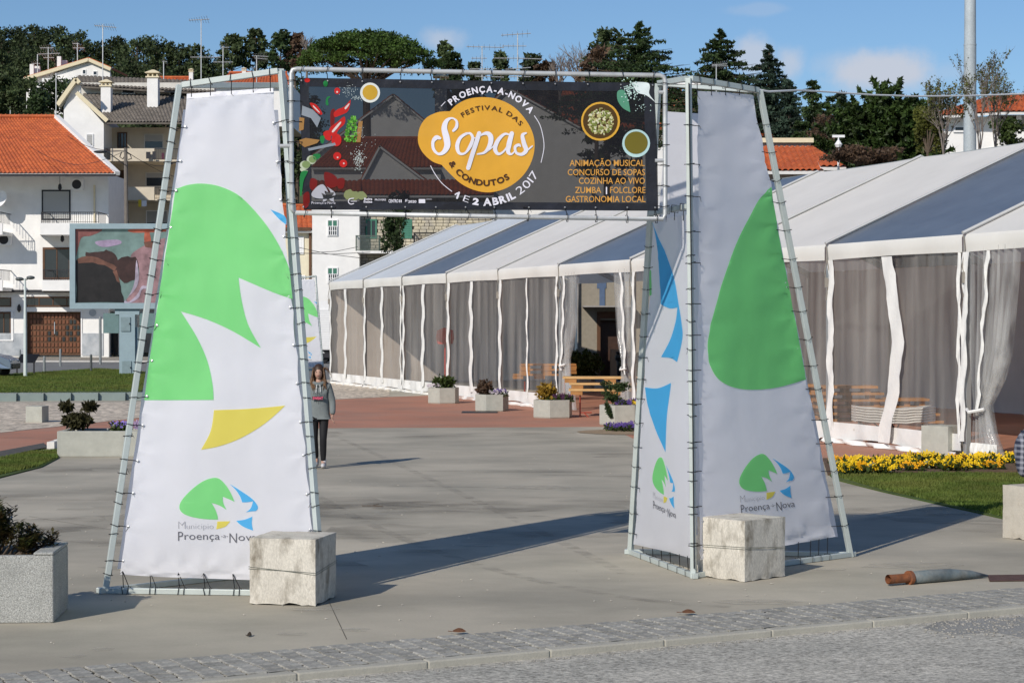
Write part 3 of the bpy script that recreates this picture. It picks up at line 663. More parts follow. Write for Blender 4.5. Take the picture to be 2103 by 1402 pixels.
for st in ([(455, 545, 26), (488, 505, 34), (488, 445, 24), (440, 415, 18), (385, 445, 42), (362, 520, 58), (385, 620, 66), (392, 700, 62), (355, 765, 44), (300, 783, 26), (253, 735, 30), (246, 660, 34), (280, 615, 46), (318, 622, 28)],
           [(640, 575, 14), (590, 575, 26), (525, 620, 34), (495, 700, 42), (515, 775, 30), (575, 775, 22), (630, 700, 36), (655, 620, 30), (628, 572, 24), (585, 580, 16)], [(650, 612, 10), (690, 624, 12)],
           [(722, 570, 44), (690, 670, 46), (650, 790, 46), (608, 928, 44)], [(690, 640, 8), (740, 590, 18), (805, 570, 40), (842, 610, 52), (832, 690, 46), (780, 765, 28), (705, 785, 16)], [(770, 775, 12), (830, 738, 12), (880, 690, 12)],
           [(1045, 590, 14), (985, 578, 26), (918, 640, 40), (885, 725, 44), (915, 782, 30), (970, 760, 20), (1030, 680, 16)], [(1058, 572, 46), (1030, 680, 52), (1020, 760, 42), (1055, 785, 20), (1100, 740, 12)],
           [(1205, 568, 18), (1168, 592, 36), (1185, 680, 46), (1205, 745, 44), (1162, 786, 34), (1105, 772, 26), (1092, 712, 30), (1130, 690, 30), (1146, 705, 16)], [(1195, 765, 16), (1268, 702, 16)]): ribbon(m, st, fn5)
part('lettering', m, v_white, hb)
m = MB(); text_arc(m, [('FESTIVAL DAS', .012)], 800, 760, 430, 125, 38, 50, fn5); text_arc(m, [('& CONDUTOS', .03)], 790, 680, 430, 207, 305, 62, fn5, False); part('lettering', m, v_brown, hb)
m = MB(); text_arc(m, [('PROENÇA-A-NOVA', .035)], 800, 705, 556, 131, 37, 66, fn5)
ribbon(m, [(476, 1199, 15), (490, 1190, 15), (510, 1182, 15)], fn5); ribbon(m, [(514, 1181, 20), (504, 1208, 20), (494, 1236, 20)], fn5); text_arc(m, [('E', -.012)], 790, 690, 622, 247.5, 253, 70, fn5, False); text_arc(m, [('2', .05)], 790, 690, 622, 257, 263, 66, fn5, False)
text_arc(m, [('ABRIL', .04)], 790, 690, 622, 267.5, 300, 76, fn5, False); text_arc(m, [('2017', -.005)], 790, 690, 622, 304, 331, 86, fn5, False)
for st in ([(1290, 390, 7), (1345, 480, 7), (1378, 600, 7), (1388, 720, 7), (1358, 870, 7)], [(222, 905, 7), (265, 985, 7), (340, 1085, 7), (440, 1168, 7)], [(330, 292, 7), (372, 248, 7)]): q_ = MB(); ribbon(q_, st, fn5); part('printed_line', q_, v_white, hb)
part('lettering', m, v_white, hb)
fnh = lambda x, y: hq(x, y, .0125)
m = MB()
for s, x0, x1, y in (('ANIMAÇÃO MUSICAL', 1170, 1324, 341), ('CONCURSO DE SOPAS', 1166, 1325, 360), ('COZINHA AO VIVO', 1189, 1325, 377.5), ('ZUMBA', 1181, 1235, 396.5), ('FOLCLORE', 1253, 1326, 396.5), ('GASTRONOMIA LOCAL', 1162, 1326, 415)): text_box(m, s, x0, x1, y, 13.2, fnh, .005)
part('lettering', m, v_txt, hb)
m = MB(); flat_fill(m, [(1244.5, 384), (1247, 384), (1247, 399), (1244.5, 399)], fnh)
A5 = lambda x, y: (600 + x * .214, 140 + y * .214)
for s, x0, x1, y, c, w in (('CENTRO', 925, 1020, 1290, 32, .02), ('2020', 1113, 1192, 1292, 24, .02), ('PROVERE', 793, 900, 1272, 18, .01), ('Beira', 690, 768, 1266, 22, .02), ('Baixa', 686, 768, 1292, 22, .02), ('Proença-a-Nova', 186, 415, 1303, 24, -.005)): text_box(m, s, x0, x1, y, c, lambda x, y: hq(*A5(x, y), .0125), w)
ribbon(m, [(590, 1250, 8), (550, 1256, 8), (540, 1285, 8), (560, 1305, 8), (590, 1300, 8)], lambda x, y: hq(*A5(x, y), .0125)); ribbon(m, [(565, 1278, 6), (620, 1278, 5)], lambda x, y: hq(*A5(x, y), .0125))
for q in ([(1028, 1262), (1036, 1262), (1036, 1290), (1028, 1290)], [(1042, 1262), (1050, 1262), (1050, 1290), (1042, 1290)], [(1084, 1262), (1092, 1258), (1092, 1282), (1084, 1286)], [(1097, 1260), (1105, 1256), (1105, 1278), (1097, 1282)], [(1215, 1257), (1277, 1257), (1277, 1296), (1215, 1296)], [(1285, 1257), (1340, 1257), (1340, 1260), (1285, 1260)]): flat_fill(m, q, lambda x, y: hq(*A5(x, y), .0125))
part('lettering', m, v_white, hb)
fl = lambda pts: [(*A5(p[0], p[1]), *p[2:]) for p in pts]
lg = affine([(130, 415), (855, 425), (483, 525)], [A5(185, 1215), A5(415, 1215), A5(298, 1252)])
hpr([[(*lg(p[0], p[1]), *p[2:]) for p in LOGO[k]] for k in ('green', 'blue1', 'blue2', 'yellow')], vinyl('vinyl_grey', (.45, .45, .50), 0), 'emblem', 3)
pm = {}
def vm(name, col): 
    if name not in pm: pm[name] = vinyl('vinyl_' + name, col, .03)
    return pm[name]
red, dred, grn, lgrn, cream_, brn, stl, teal = vm('red', (.55, .02, .015)), vm('dark_red', (.18, .012, .010)), vm('green', (.03, .16, .03)), vm('leaf_green', (.16, .46, .05)), vm('cream', (.52, .58, .42)), vm('brown', (.36, .19, .06)), vm('steel', (.26, .29, .33)), vm('teal', (.05, .22, .15))
hpr([fl([(170, 335), (235, 355), (290, 435), (262, 445), (205, 395)]), fl([(400, 430), (440, 395), (500, 370), (562, 302, 1), (555, 360), (530, 420), (470, 450), (410, 470)]), fl([(500, 465), (505, 530), (440, 600), (410, 680), (360, 620), (365, 570), (430, 520)]), fl(circ(432, 220, 28, 32)), fl(circ(432, 845, 38, 38)), fl(circ(490, 915, 38, 38)), fl(circ(425, 690, 48, 60)), fl(circ(145, 118, 26, 20)), fl([(300, 620), (360, 600), (370, 690), (320, 680)])], red, 'peppers_print', 2)
hpr([fl([(110, 1210), (160, 1190), (165, 1300), (120, 1350), (105, 1290)]), fl([(180, 1060), (240, 1080), (220, 1170), (170, 1150)]), fl([(310, 1000), (420, 1040), (430, 1130), (330, 1140)]), fl([(430, 1070), (500, 1060), (490, 1150), (440, 1150)]), fl([(370, 420), (410, 400), (400, 560), (370, 560)])], dred, 'dark_peppers_print', 1)
hl = vm('highlight', (.75, .62, .6)); hpr([fl([(385, 600), (455, 520), (468, 530), (400, 612)]), fl([(505, 380), (545, 340), (548, 352), (515, 395)]), fl(circ(432, 230, 9)), fl(circ(436, 858, 8)), fl(circ(495, 915, 8)), fl([(205, 360), (262, 420), (256, 425), (205, 375)])], hl, 'highlight_print', 3)
hpr([fl([(340, 275), (368, 275), (345, 300), (348, 355), (325, 350), (325, 300)]), fl([(80, 1010), (150, 990), (110, 1080), (90, 1220), (75, 1200)]), fl([(200, 830), (265, 825), (265, 860), (215, 880)]), fl(circ(320, 150, 22, 30)), fl([(270, 655), (310, 655), (300, 720), (275, 710)])], vm('mid_green', (.02, .20, .05)), 'stems_print', 3)
herb = [fl([(x, y), (x + 14, y - 6), (x + 18, y + 10), (x + 4, y + 16)]) for x, y in ((rr.uniform(490, 610), rr.uniform(450, 700)) for _ in range(150)) if x - 490 > (700 - y) * .25 - 10]
hpr(herb[:75], lgrn, 'herbs_print', 3, 0); hpr(herb[75:], vm('herb_dark', (.05, .20, .02)), 'herbs_print', 4, 0)
hpr([fl(circ(122, 930, 48, 40, 16)), fl(circ(185, 880, 46, 42, 16)), fl([(80, 960), (150, 985), (130, 1000), (85, 990)])], cream_, 'courgette_print', 2)
hpr([fl(circ(135, 925, 40, 34, 16)), fl(circ(195, 876, 36, 32, 16))], vm('courgette', (.22, .30, .12)), 'courgette_print', 3)
hpr([fl([(640, 508), (678, 508), (655, 712), (610, 710)]), fl([(70, 470), (118, 480), (110, 590), (65, 605)]), fl([(70, 690), (130, 670), (265, 690), (240, 720), (120, 760), (70, 720)])], brn, 'board_print', 2, 0)
hpr([fl([(98, 360), (200, 400), (275, 480), (240, 570), (180, 480), (90, 450)]), fl([(150, 770), (410, 715), (420, 740), (160, 795)])], stl, 'knife_print', 2, 0)
hpr([fl(circ(600, 1225, 50, 42, 20, jit=.12)), fl(circ(545, 1215, 52, 50, 20, jit=.12)), fl(circ(665, 1225, 48, 40, 20, jit=.12))], vm('garlic', (.24, .27, .12)), 'garlic_print', 1)
dots = [fl(circ(rr.gauss(640, 30), rr.gauss(880, 55), rr.uniform(2, 5), n=5)) for _ in range(160)] + [fl(circ(rr.gauss(545, 38), rr.gauss(215, 32), rr.uniform(2, 4), n=5)) for _ in range(60)] + [fl(circ(rr.gauss(620, 30), rr.gauss(285, 14), rr.uniform(2, 4), n=5)) for _ in range(40)] + [fl(circ(rr.uniform(520, 800), rr.uniform(440, 760), 3, n=5)) for _ in range(30)]
hpr(dots, vm('salt', (.6, .68, .66)), 'salt_print', 4, 0)
hpr([circ(760, 190.5, 20.5)], vm('bowl_white', (.76, .78, .74)), 'bowl_print', 2, 0); hpr([circ(760, 190, 15.5)], vm('soup_yellow', (.60, .36, .04)), 'soup_print', 3, 0)
A6 = lambda x, y: (960 + x * .214, 140 + y * .214)
g6 = lambda pts: [(*A6(p[0], p[1]), *p[2:]) for p in pts]
hpr([g6(circ(1276, 512, 186, 186))], vm('bowl_yellow', (.72, .40, .05)), 'bowl_print', 2, 0); hpr([g6(circ(1274, 510, 166, 166))], vm('soup_brown', (.085, .045, .012)), 'soup_print', 3, 0)
cr = []
for _ in range(300):
    a, r = rr.uniform(0, 2 * PI), 118 * math.sqrt(rr.random()); cr.append(g6(circ(1278 + r * math.cos(a), 515 + r * 1.1 * math.sin(a), rr.uniform(5, 13), n=6, jit=.4)))
hpr(cr[:150], vm('crumb', (.55, .50, .22)), 'crumble_print', 4, 0); hpr(cr[150:230], vm('crumb_light', (.72, .70, .48)), 'crumble_print', 5, 0); hpr(cr[230:], vm('crumb_green', (.22, .26, .06)), 'crumble_print', 6, 0)
hpr([g6(circ(1619, 722, 134, 134))], vm('bowl_blue', (.48, .68, .68)), 'bowl_print', 2, 0); hpr([g6(circ(1619, 716, 112, 108))], vm('soup_olive', (.17, .14, .02)), 'soup_print', 3, 0)
hpr([g6([(1440, 225), (1500, 215), (1540, 300), (1562, 425, 1), (1490, 385), (1440, 310)])], vm('leaf_teal', (.10, .30, .19)), 'leaf_print', 2)
hpr([g6([(1580, 140), (1720, 140), (1750, 180), (1745, 250), (1812, 335, 1), (1720, 265), (1640, 240), (1600, 190)])], vm('napkin', (.72, .80, .80)), 'spoon_print', 2)
hpr([g6(circ(rr.gauss(1560, 40), rr.gauss(210, 50), rr.uniform(3, 9), n=5)) for _ in range(90)] + [g6(circ(rr.uniform(1600, 1780), rr.uniform(260, 420), rr.uniform(2, 6), n=5)) for _ in range(25)], vm('salt2', (.5, .68, .62)), 'salt_print', 4, 0)
for i, px in enumerate((619, 673, 744, 822, 887, 951, 1009, 1074, 1140, 1207, 1275, 1340)):
    e = hp(px, 166 + (px - 619) * .013, .006); tie(hf, e, hp(px + rr.uniform(-3, 3), 142 + (px - 600) * .017), H1 - H0, rr); m = MB(); m.blob(e + nH * .006, (.009, .009, .009), 6, 4); part('eyelet', m, eye_m, hf)
for i, px in enumerate((623, 681, 752, 832, 895, 956, 1015, 1086, 1160, 1223, 1288, 1345)):
    e = hp(px, 425 + (px - 619) * .002, .006); tie(hf, e, hp(px + rr.uniform(-2, 6), 438 + (px - 600) * .017), H1 - H0, rr); m = MB(); m.blob(e + nH * .006, (.009, .009, .009), 6, 4); part('eyelet', m, eye_m, hf)
for k in range(7):
    y = 166 + k * 42; tie(hf, hp(618 + k, y, .006), hp(598, y), Vector((0, 0, 1)), rr); tie(hf, hp(1344 + k * .8, y + 5, .006), hp(1366, y + 6), Vector((0, 0, 1)), rr)
# ---- concrete cubes with wire
wire_m = M('old_wire', (.12, .13, .10), .7)
def cube_block(name, label, c, rz, s, h, matl, wire=False, seed=0, group=None, worn=.02):
    t = thing(name, label, 'concrete block', c, rz, group); r = random.Random(seed); N = 10; m = MB()
    import itertools
    faces = []
    def P(u, v, ax):
        a, b_ = (u * 2 - 1), (v * 2 - 1)
        return {0: (a, -1, b_), 1: (1, a, b_), 2: (-a, 1, b_), 3: (-1, -a, b_), 4: (a, b_, 1)}[ax]
    for ax in range(5):
        o = len(m.v)
        for i in range(N + 1):
            for j in range(N + 1):
                p = Vector(P(i / N, j / N, ax)); q = Vector((p.x * s / 2, p.y * s / 2, (p.z + 1) / 2 * h))
                nedge = sum(abs(abs(k_) - 1) < 1e-6 for k_ in p); cc = Vector((0, 0, h / 2))
                sd_ = mnoise.noise(Vector((p.x * 2.3 + seed, p.y * 2.3, p.z * 2.3))) * .003
                if nedge >= 2:
                    w = .006 + worn * max(0, mnoise.noise(Vector((p.x * 3 + seed * 3, p.y * 3, p.z * 3)))) * (1.4 if p.z < -.9 else .5); q = q + (cc - q).normalized() * w
                q = q + (q - cc).normalized() * sd_; q.z = max(q.z, 0)
                if p.z < -.99: q.z += max(0, mnoise.noise(Vector((p.x * 2.5 + seed * 5, p.y * 2.5, 3)))) * .035 * (worn / .02)
                m.v.append(tuple(q))
        for i in range(N):
            for j in range(N): a = o + i * (N + 1) + j; m.f.append((a, a + N + 1, a + N + 2, a + 1))
    b = put('block_body', m.mesh('block_body', matl, True), t); sub = b.modifiers.new('subd', 'SUBSURF'); sub.levels = sub.render_levels = 1; sub.subdivision_type = 'SIMPLE'
    es = b.modifiers.new('es', 'EDGE_SPLIT'); es.split_angle = math.radians(50)
    b.modifiers.move(1, 0) if False else None
    if wire:
        for dz in (0, .018):
            w = MB(); k = s / 2 + .004; z = h * .50 + dz; w.tube([(-k, -k, z + .02), (0, -k - .006, z + .015 - dz), (k, -k, z - .02), (k, 0, z), (k, k, z + .02), (-k, k, z), (-k, -k, z + .02)], .0017, 5); put('wire', w.mesh('wire', wire_m), t)
    return t
conc_stain = M('concrete_stained', (.585, .55, .48), .9, .14, 5, .22, 45, col2=(.20, .175, .135), cscale=6, cmin=.50, cmax=.72, speck=.16, sscale=70, stretch=(1, 1, .45))
cube_block('concrete_block', 'stained concrete block with wire round it, weighing down the left tower', (-1.905, 16.95, 0), math.radians(-12), .60, .575, conc_stain, True, 1)
cube_block('concrete_block', 'concrete block with chipped bottom edge and wire, against the right tower', (2.185, 18.56, 0), math.radians(43), .60, .575, conc_stain, True, 4, worn=.03)
cube_block('concrete_block', 'grey concrete block on the edge of the yellow flower bed by the tent', (7.83, 35.35, 0), math.radians(45), .57, .55, concrete_grey, False, 7)
cube_block('concrete_block', 'concrete block at the right edge that the person in plaid sits on', (5.93, 21.8, 0), math.radians(32), .60, .60, concrete, False, 9)
cube_block('concrete_block', 'small pale concrete block alone on the cobbled pavement at the left', (-11.45, 46.95, 0), math.radians(-9), .42, .40, concrete_grey, False, 12)
# ================================================================ MARQUEE
ta = math.atan(1451.0 / 4000.0); TU = Vector((-math.sin(ta), math.cos(ta), 0)); TN = Vector((math.cos(ta), math.sin(ta), 0))
TD = 19.44; TH = 5.17; SJ = [74.43 - 4.956 * j for j in range(12)]
ZF0, ZF1, ZR = 3.66, 3.98, 6.28
def T(s, n, z): p = TU * s + TN * n; return Vector((p.x, p.y, z))
pvc_white = M('pvc_white', (.90, .88, .82), .45, .05, .8, .25, 1.6, translucent=.22, spec=.35)
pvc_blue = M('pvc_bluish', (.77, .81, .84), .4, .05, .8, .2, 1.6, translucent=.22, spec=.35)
pvc_window = M('pvc_roof_window', (.135, .155, .185), .30, .15, 1.2, .3, 1.4, transparent=.10, tcol=(.6, .7, .8), spec=.5)  # clear sheet; its dark base colour imitates the shade seen beneath
pvc_clear = M('pvc_clear', (.56, .53, .49), .10, .12, 1.0, .28, 1.3, transparent=.80, tcol=(.98, .95, .91), spec=.6, stretch=(1.6, 1.6, .3), tnoise=((2.6, 2.6, .22), .66, .95))
pvc_fold = M('pvc_gathered', (.70, .70, .69), .10, .12, 1.0, .5, 3, transparent=.82, tcol=(.95, .95, .95), spec=.8, stretch=(2, 2, .3), tnoise=((6, 6, .3), .60, .97))
strip_m = M('pvc_strip', (.80, .79, .76), .5, .04, 3, .5, 7, spec=.35)
tent_lining = M('tent_lining', (.66, .60, .55), .8, .08, 1.0, .4, 1.2, translucent=.3)
alu = M('aluminium', (.62, .63, .62), .35, .05, metal=.7)
rope_m = M('rope', (.25, .23, .20), .9)
tent = thing('marquee', 'long white event marquee with clear side curtains and dark roof windows', 'tent', T(45, TD + TH, 0))
rt_ = random.Random(21)
dark_bays = (2, 5, 8)
for j in range(11):
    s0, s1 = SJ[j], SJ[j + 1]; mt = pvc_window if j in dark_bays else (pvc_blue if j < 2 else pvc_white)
    for side in (0, 1):
        n0, n1 = (TD - .04, TD + TH) if side == 0 else (TD + 2 * TH + .04, TD + TH)
        m = MB(); NX, NY = 8, 14
        for a in range(NX + 1):
            for b in range(NY + 1):
                u, v = a / NX, b / NY; sag = .05 * math.sin(PI * u) * (.4 + .6 * math.sin(PI * v)); s_ = s0 - .03 + (s1 - s0 + .06) * u
                m.v.append(tuple(T(s_, n0 + (n1 - n0) * v, ZF1 + (ZR - ZF1) * v - sag)))
        for a in range(NX):
            for b in range(NY): o = a * (NY + 1) + b; m.f.append((o, o + NY + 1, o + NY + 2, o + 1))
        part('roof_panel', m, mt, tent, True)
    m = MB(); N = 24   # valance, hangs slightly wavy with a rolled lower hem
    ext = .14
    for a in range(N + 1):
        u = a / N; s_ = s0 - .05 + (s1 - s0 + .10) * u; w = .012 * math.sin(u * 17 + j); dz = .02 * math.sin(PI * u)
        for (n_, z) in ((TD - .05, ZF1 + .0), (TD - .085 + w * .4, ZF1 - .06), (TD - .08 + w, ZF1 - .2 - dz * .5), (TD - .075 + w * 1.3, ZF0 + dz)): m.v.append(tuple(T(s_, n_, z)))
    for a in range(N):
        for k in range(3): o = a * 4 + k; m.f.append((o, o + 4, o + 5, o + 1))
    vmesh = m; part('valance', m, pvc_white, tent, True)
for j in range(12):
    s = SJ[j]
    m = MB(); m.tube([T(s, TD - .10, ZF1 + .02), T(s, TD + TH, ZR + .03), T(s, TD + 2 * TH + .05, ZF1 + .02)], .035, 6); part('roof_seam', m, M('seam_grey', (.5, .5, .49), .5, .05) if j == 0 else bpy.data.materials['seam_grey'], tent)
    m = MB(); m.bar(T(s, TD, 0), T(s, TD, ZF1 - .02), .11, .11, up=TN); m.box(T(s, TD, .02), (.28, .28, .03), ta); bevel(part('post', m, alu, tent), .01)
    m = MB(); m.bar(T(s, TD + 2 * TH, 0), T(s, TD + 2 * TH, ZF1 - .02), .11, .11, up=TN); part('post', m, alu, tent)
    m = MB(); m.bar(T(s, TD, ZF1 - .1), T(s, TD + TH, ZR - .1), .09, .16); m.bar(T(s, TD + 2 * TH, ZF1 - .1), T(s, TD + TH, ZR - .1), .09, .16); part('rafter', m, alu, tent)
    m = MB(); p = T(s - .05, TD - .11, ZF1 - .02)
    m.tube([p, p + Vector((.02, -.02, -.25)), p + Vector((-.03, -.01, -.55)), p + Vector((.03, -.02, -.8)), p + Vector((0, 0, -1.1))], .012, 4); m.tube([p + Vector((.02, -.02, -.3)), p + Vector((.07, -.03, -.6)), p + Vector((.01, -.03, -.9))], .010, 4)
    m.box(p + Vector((.0, -.02, -.75)), (.07, .04, .2)); part('ratchet_strap', m, rope_m, tent)
m = MB(); m.bar(T(SJ[0], TD + TH, ZR - .08), T(SJ[11], TD + TH, ZR - .08), .08, .12); part('ridge_bar', m, alu, tent)
def curtain(s0, s1, n, z0, z1, mat, name='curtain', waves=4, amp=.011, zb=0.0, seed=0, gather=None, cols=40, rows=8, taper=1.0, kw=None):
    m = MB(); r = random.Random(seed); ph = [r.uniform(0, 6) for _ in range(4)]
    for a in range(cols + 1):
        u = a / cols
        for b in range(rows + 1):
            v = b / rows; z = z0 + (z1 - z0) * v + (zb * math.sin(u * PI * 3 + ph[2]) * (1 - v))
            s_ = s0 + (s1 - s0) * u
            if gather: # (s centre, width factor at tie height, tie height)
                k = 1 - (1 - gather[1]) * math.exp(-((z - gather[2]) / gather[3]) ** 2) ; k *= (.55 + .45 * min(1, abs(z - gather[2]) / 2.6)); s_ = gather[0] + (s_ - gather[0]) * k
            w = amp * (math.sin(u * waves * 2 * PI + ph[0] + 1.2 * math.sin(v * 2 + ph[1])) + .5 * math.sin(u * waves * 4.7 * PI + ph[2])) * (.35 + .65 * (1 - abs(v - .4)))
            m.v.append(tuple(T(s_, n + w, z)))
    for a in range(cols):
        for b in range(rows): o = a * (rows + 1) + b; m.f.append((o, o + rows + 1, o + rows + 2, o + 1))
    return part(name, m, mat, tent, True, **(kw or {}))
def strip(s, n, z0, z1, w, seed, lean=0.0, bow=0.0):
    m = MB(); r = random.Random(seed); N = 22; ph = r.uniform(0, 6); f1 = r.uniform(2, 6); fr1 = r.choice((.004, .008, .018)); vs = []
    for i in range(N + 1):
        v = i / N; z = z0 + (z1 - z0) * v; c = s + lean * (1 - v) - bow * math.sin(PI * min(1, (1 - v) * 1.0)) ** 1.3 + fr1 * math.sin(v * f1 + ph) * (1 - v * .6) + r.uniform(-.014, .014); hw = w / 2 + r.uniform(-.025, .02)
        for q in (-1, -.33, .33, 1): vs.append(T(c + q * hw, n - .03 + .02 * math.cos(q * 3 + v * 20 + ph), z))
    m.add(vs, [(i * 4 + k, i * 4 + k + 1, (i + 1) * 4 + k + 1, (i + 1) * 4 + k) for i in range(N) for k in range(3)])
    part('curtain_strip', m, strip_m, tent, True)
for j in range(11):
    s0, s1 = SJ[j], SJ[j + 1]; md = (s0 + s1) / 2
    if j == 5:
        curtain(s0 - .12, s0 - 1.35, TD - .02, .05, ZF0 + .1, pvc_fold, seed=j, waves=6, amp=.07, gather=(s0 - .35, .35, 1.25, .55)); strip(s0 - .55, TD - .1, 1.1, ZF0, .13, 77, .25)
        curtain(s1 + 1.25, s1 + .12, TD - .02, .05, ZF0 + .1, pvc_fold, seed=j + 50, waves=6, amp=.07, gather=(s1 + .35, .35, 1.25, .55)); strip(s1 + .5, TD - .1, 1.1, ZF0, .13, 78, -.25)
        m = MB(); m.tube([T(s0 - .2, TD - .12, 1.25), T(s0 - .38, TD - .2, 1.22), T(s0 - .55, TD - .1, 1.27)], .025, 6); m.tube([T(s1 + .2, TD - .12, 1.25), T(s1 + .38, TD - .2, 1.22), T(s1 + .55, TD - .1, 1.27)], .025, 6); part('curtain_tie', m, strip_m, tent)
        continue
    if j >= 9:
        if j == 9:
            curtain(s0 - .12, s0 - 1.6, TD - .02, .03, ZF0 + .1, pvc_fold, seed=j, waves=7, amp=.09, gather=(s0 - .42, .38, .85, .5)); strip(s0 - .12, TD - .09, .3, ZF0, .16, 79, .1); strip(s0 - .85, TD - .12, .9, ZF0, .10, 80, .3)
            m = MB(); m.tube([T(s0 - .2, TD - .14, .88), T(s0 - .45, TD - .26, .84), T(s0 - .72, TD - .12, .9)], .03, 6); part('curtain_tie', m, strip_m, tent)
            curtain(s0 - .3, s0 - 1.0, TD - .1, .0, .30, strip_m, 'curtain_foot', 4, .09, seed=81)
        continue
    curtain(s0 - .08, md + .02, TD - .02, .28, ZF0 + .1, pvc_clear, seed=j); curtain(md - .02, s1 + .08, TD - .02, .28, ZF0 + .1, pvc_clear, seed=j + 20)
    strip(s0 - .17, TD - .05, .25, ZF0, rt_.uniform(.16, .26), j * 3)
    if j in (1, 4, 8): strip(s1 + .15, TD - .05, .25, ZF0, .12, j * 3 + 1)
    if j == 8:
        strip(md + .05, TD - .10, .12, ZF0, .42, 26, .12, .42); continue_skirt = True
    else: strip(md, TD - .06, .25, ZF0, (.30 if j < 7 else .42) if j != 4 else .10, j * 3 + 2, rt_.uniform(-.15, .15))
    curtain(s0 - .05, s1 + .05, TD - .06, .10, .42, strip_m, 'skirt', 3, .03, .03, seed=j + 40, rows=3)
    curtain(s0 - .1, s1 + .1, TD - .14, .012, .10, strip_m, 'skirt', 5, .08, .0, seed=j + 60, rows=2)
# far side walls (open behind the doorway), far gable
for j in range(11):
    if j in (0, 1): continue
    curtain(SJ[j], SJ[j + 1], TD + 2 * TH, .02, ZF1, tent_lining, 'side_wall', 4, .06, seed=j + 90, cols=24)
m = MB(); g = [T(SJ[0], TD, .05), T(SJ[0], TD + 2 * TH, .05), T(SJ[0], TD + 2 * TH, ZF1), T(SJ[0], TD + TH, ZR - .05), T(SJ[0], TD, ZF1)]; m.add(g, [(0, 1, 2, 3, 4)]); part('gable_wall', m, tent_lining, tent)
# dark partition inside at the right
m = MB(); m.slab([T(31.0, TD + 3.2, .55), T(16, TD + 3.2, .55), T(16, TD + 3.2, 3.9), T(31.0, TD + 3.2, 3.9)], TN * .03); part('partition_sheet', m, M('grey_lining', (.42, .37, .35), .85, .1, .8, .5, 1.0), tent)
# ---------------------------------------------------------------- service building behind the open far bays
YS = 85.0
sb = thing('service_building', 'beige building seen through the open doorway, with a dark door under a flat canopy', 'building', (at(1250, 660, YS).x, YS + 3, 0))
def sx(px, Y=YS): return at(px, 660, Y).x
def sz(py, Y=YS): return at(1250, py, Y).z
m = MB(); m.box2((sx(1120), YS, 0), (sx(1233), YS + 6, 5.0)); m.box2((sx(1290), YS, 0), (sx(1420), YS + 6, 5.0)); m.box2((sx(1233), YS, sz(657)), (sx(1290), YS + 6, 5.0)); m.box2((sx(1233), YS + .8, 0), (sx(1290), YS + 6, sz(657))); part('wall', m, M('shaded_render', (.27, .24, .19), .85, .1), sb)  # beige wall given a darker colour to stand in for shade
m = MB(); m.box2((sx(1196), YS - 1.3, sz(631)), (sx(1300), YS - .001, sz(628))); part('canopy', m, M('canopy_steel', (.30, .28, .26), .5), sb)
m = MB(); m.box2((sx(1226), YS - .08, 0), (sx(1233) - .002, YS - .002, sz(640))); m.box2((sx(1233), YS - .08, sz(654)), (sx(1290), YS - .002, sz(640))); part('door_frame', m, frame_brown, sb)
m = MB(); m.box2((sx(1234), YS + .5, 0), (sx(1289), YS + .6, sz(659))); part('door', m, M('dark_brown_door', (.045, .022, .014), .5, .2), sb)
m = MB(); m.box2((sx(1252), YS - .9, 0), (sx(1286), YS - .3, sz(716))); part('counter', m, M('counter_wood', (.30, .17, .09), .6, .1), sb)
m = MB(); m.box2((sx(1231), YS - .05, sz(592)), (sx(1242), YS - .003, sz(628))); m.box2((sx(1226), YS - .03, sz(570)), (sx(1245), YS - .003, sz(592)) ); part('notice', m, M('notice_blue', (.08, .12, .20), .5), sb)
m = MB(); m.box2((sx(1178), YS - .25, 0), (sx(1187), YS - .001, 5.0)); part('pilaster', m, M('grey_pilaster', (.25, .23, .21), .8), sb)
# ================================================================ BUILDINGS
def fb(m, x0, y0, x1, y1, Y, Y2=None, mY=None):
    """box whose front is the pixel rectangle at depth Y, running back to Y2"""
    a, b = at(x0, y1, mY or Y), at(x1, y0, mY or Y); m.box2((a.x, Y, a.z), (b.x, Y2 if Y2 is not None else Y + .1, b.z)); return m
def rail(parent, x0, x1, y0, y1, Y, Yw, mat=iron, n=None, sides=True):
    a, b = at(x0, y1, Y), at(x1, y0, Y); m = MB(); n = n or max(3, int((b.x - a.x) / .14))
    m.bar((a.x, Y, b.z), (b.x, Y, b.z), .05, .05); m.bar((a.x, Y, a.z + .06), (b.x, Y, a.z + .06), .03, .03)
    for i in range(n + 1): x = a.x + (b.x - a.x) * i / n; m.bar((x, Y, a.z), (x, Y, b.z), .022 if i % n else .04)
    if sides:
        for x in (a.x, b.x):
            m.bar((x, Y, b.z), (x, Yw, b.z), .05, .05)
            for i in range(1, 8): yy = Y + (Yw - Y) * i / 8; m.bar((x, yy, a.z), (x, yy, b.z), .022)
    part('railing', m, mat, parent)
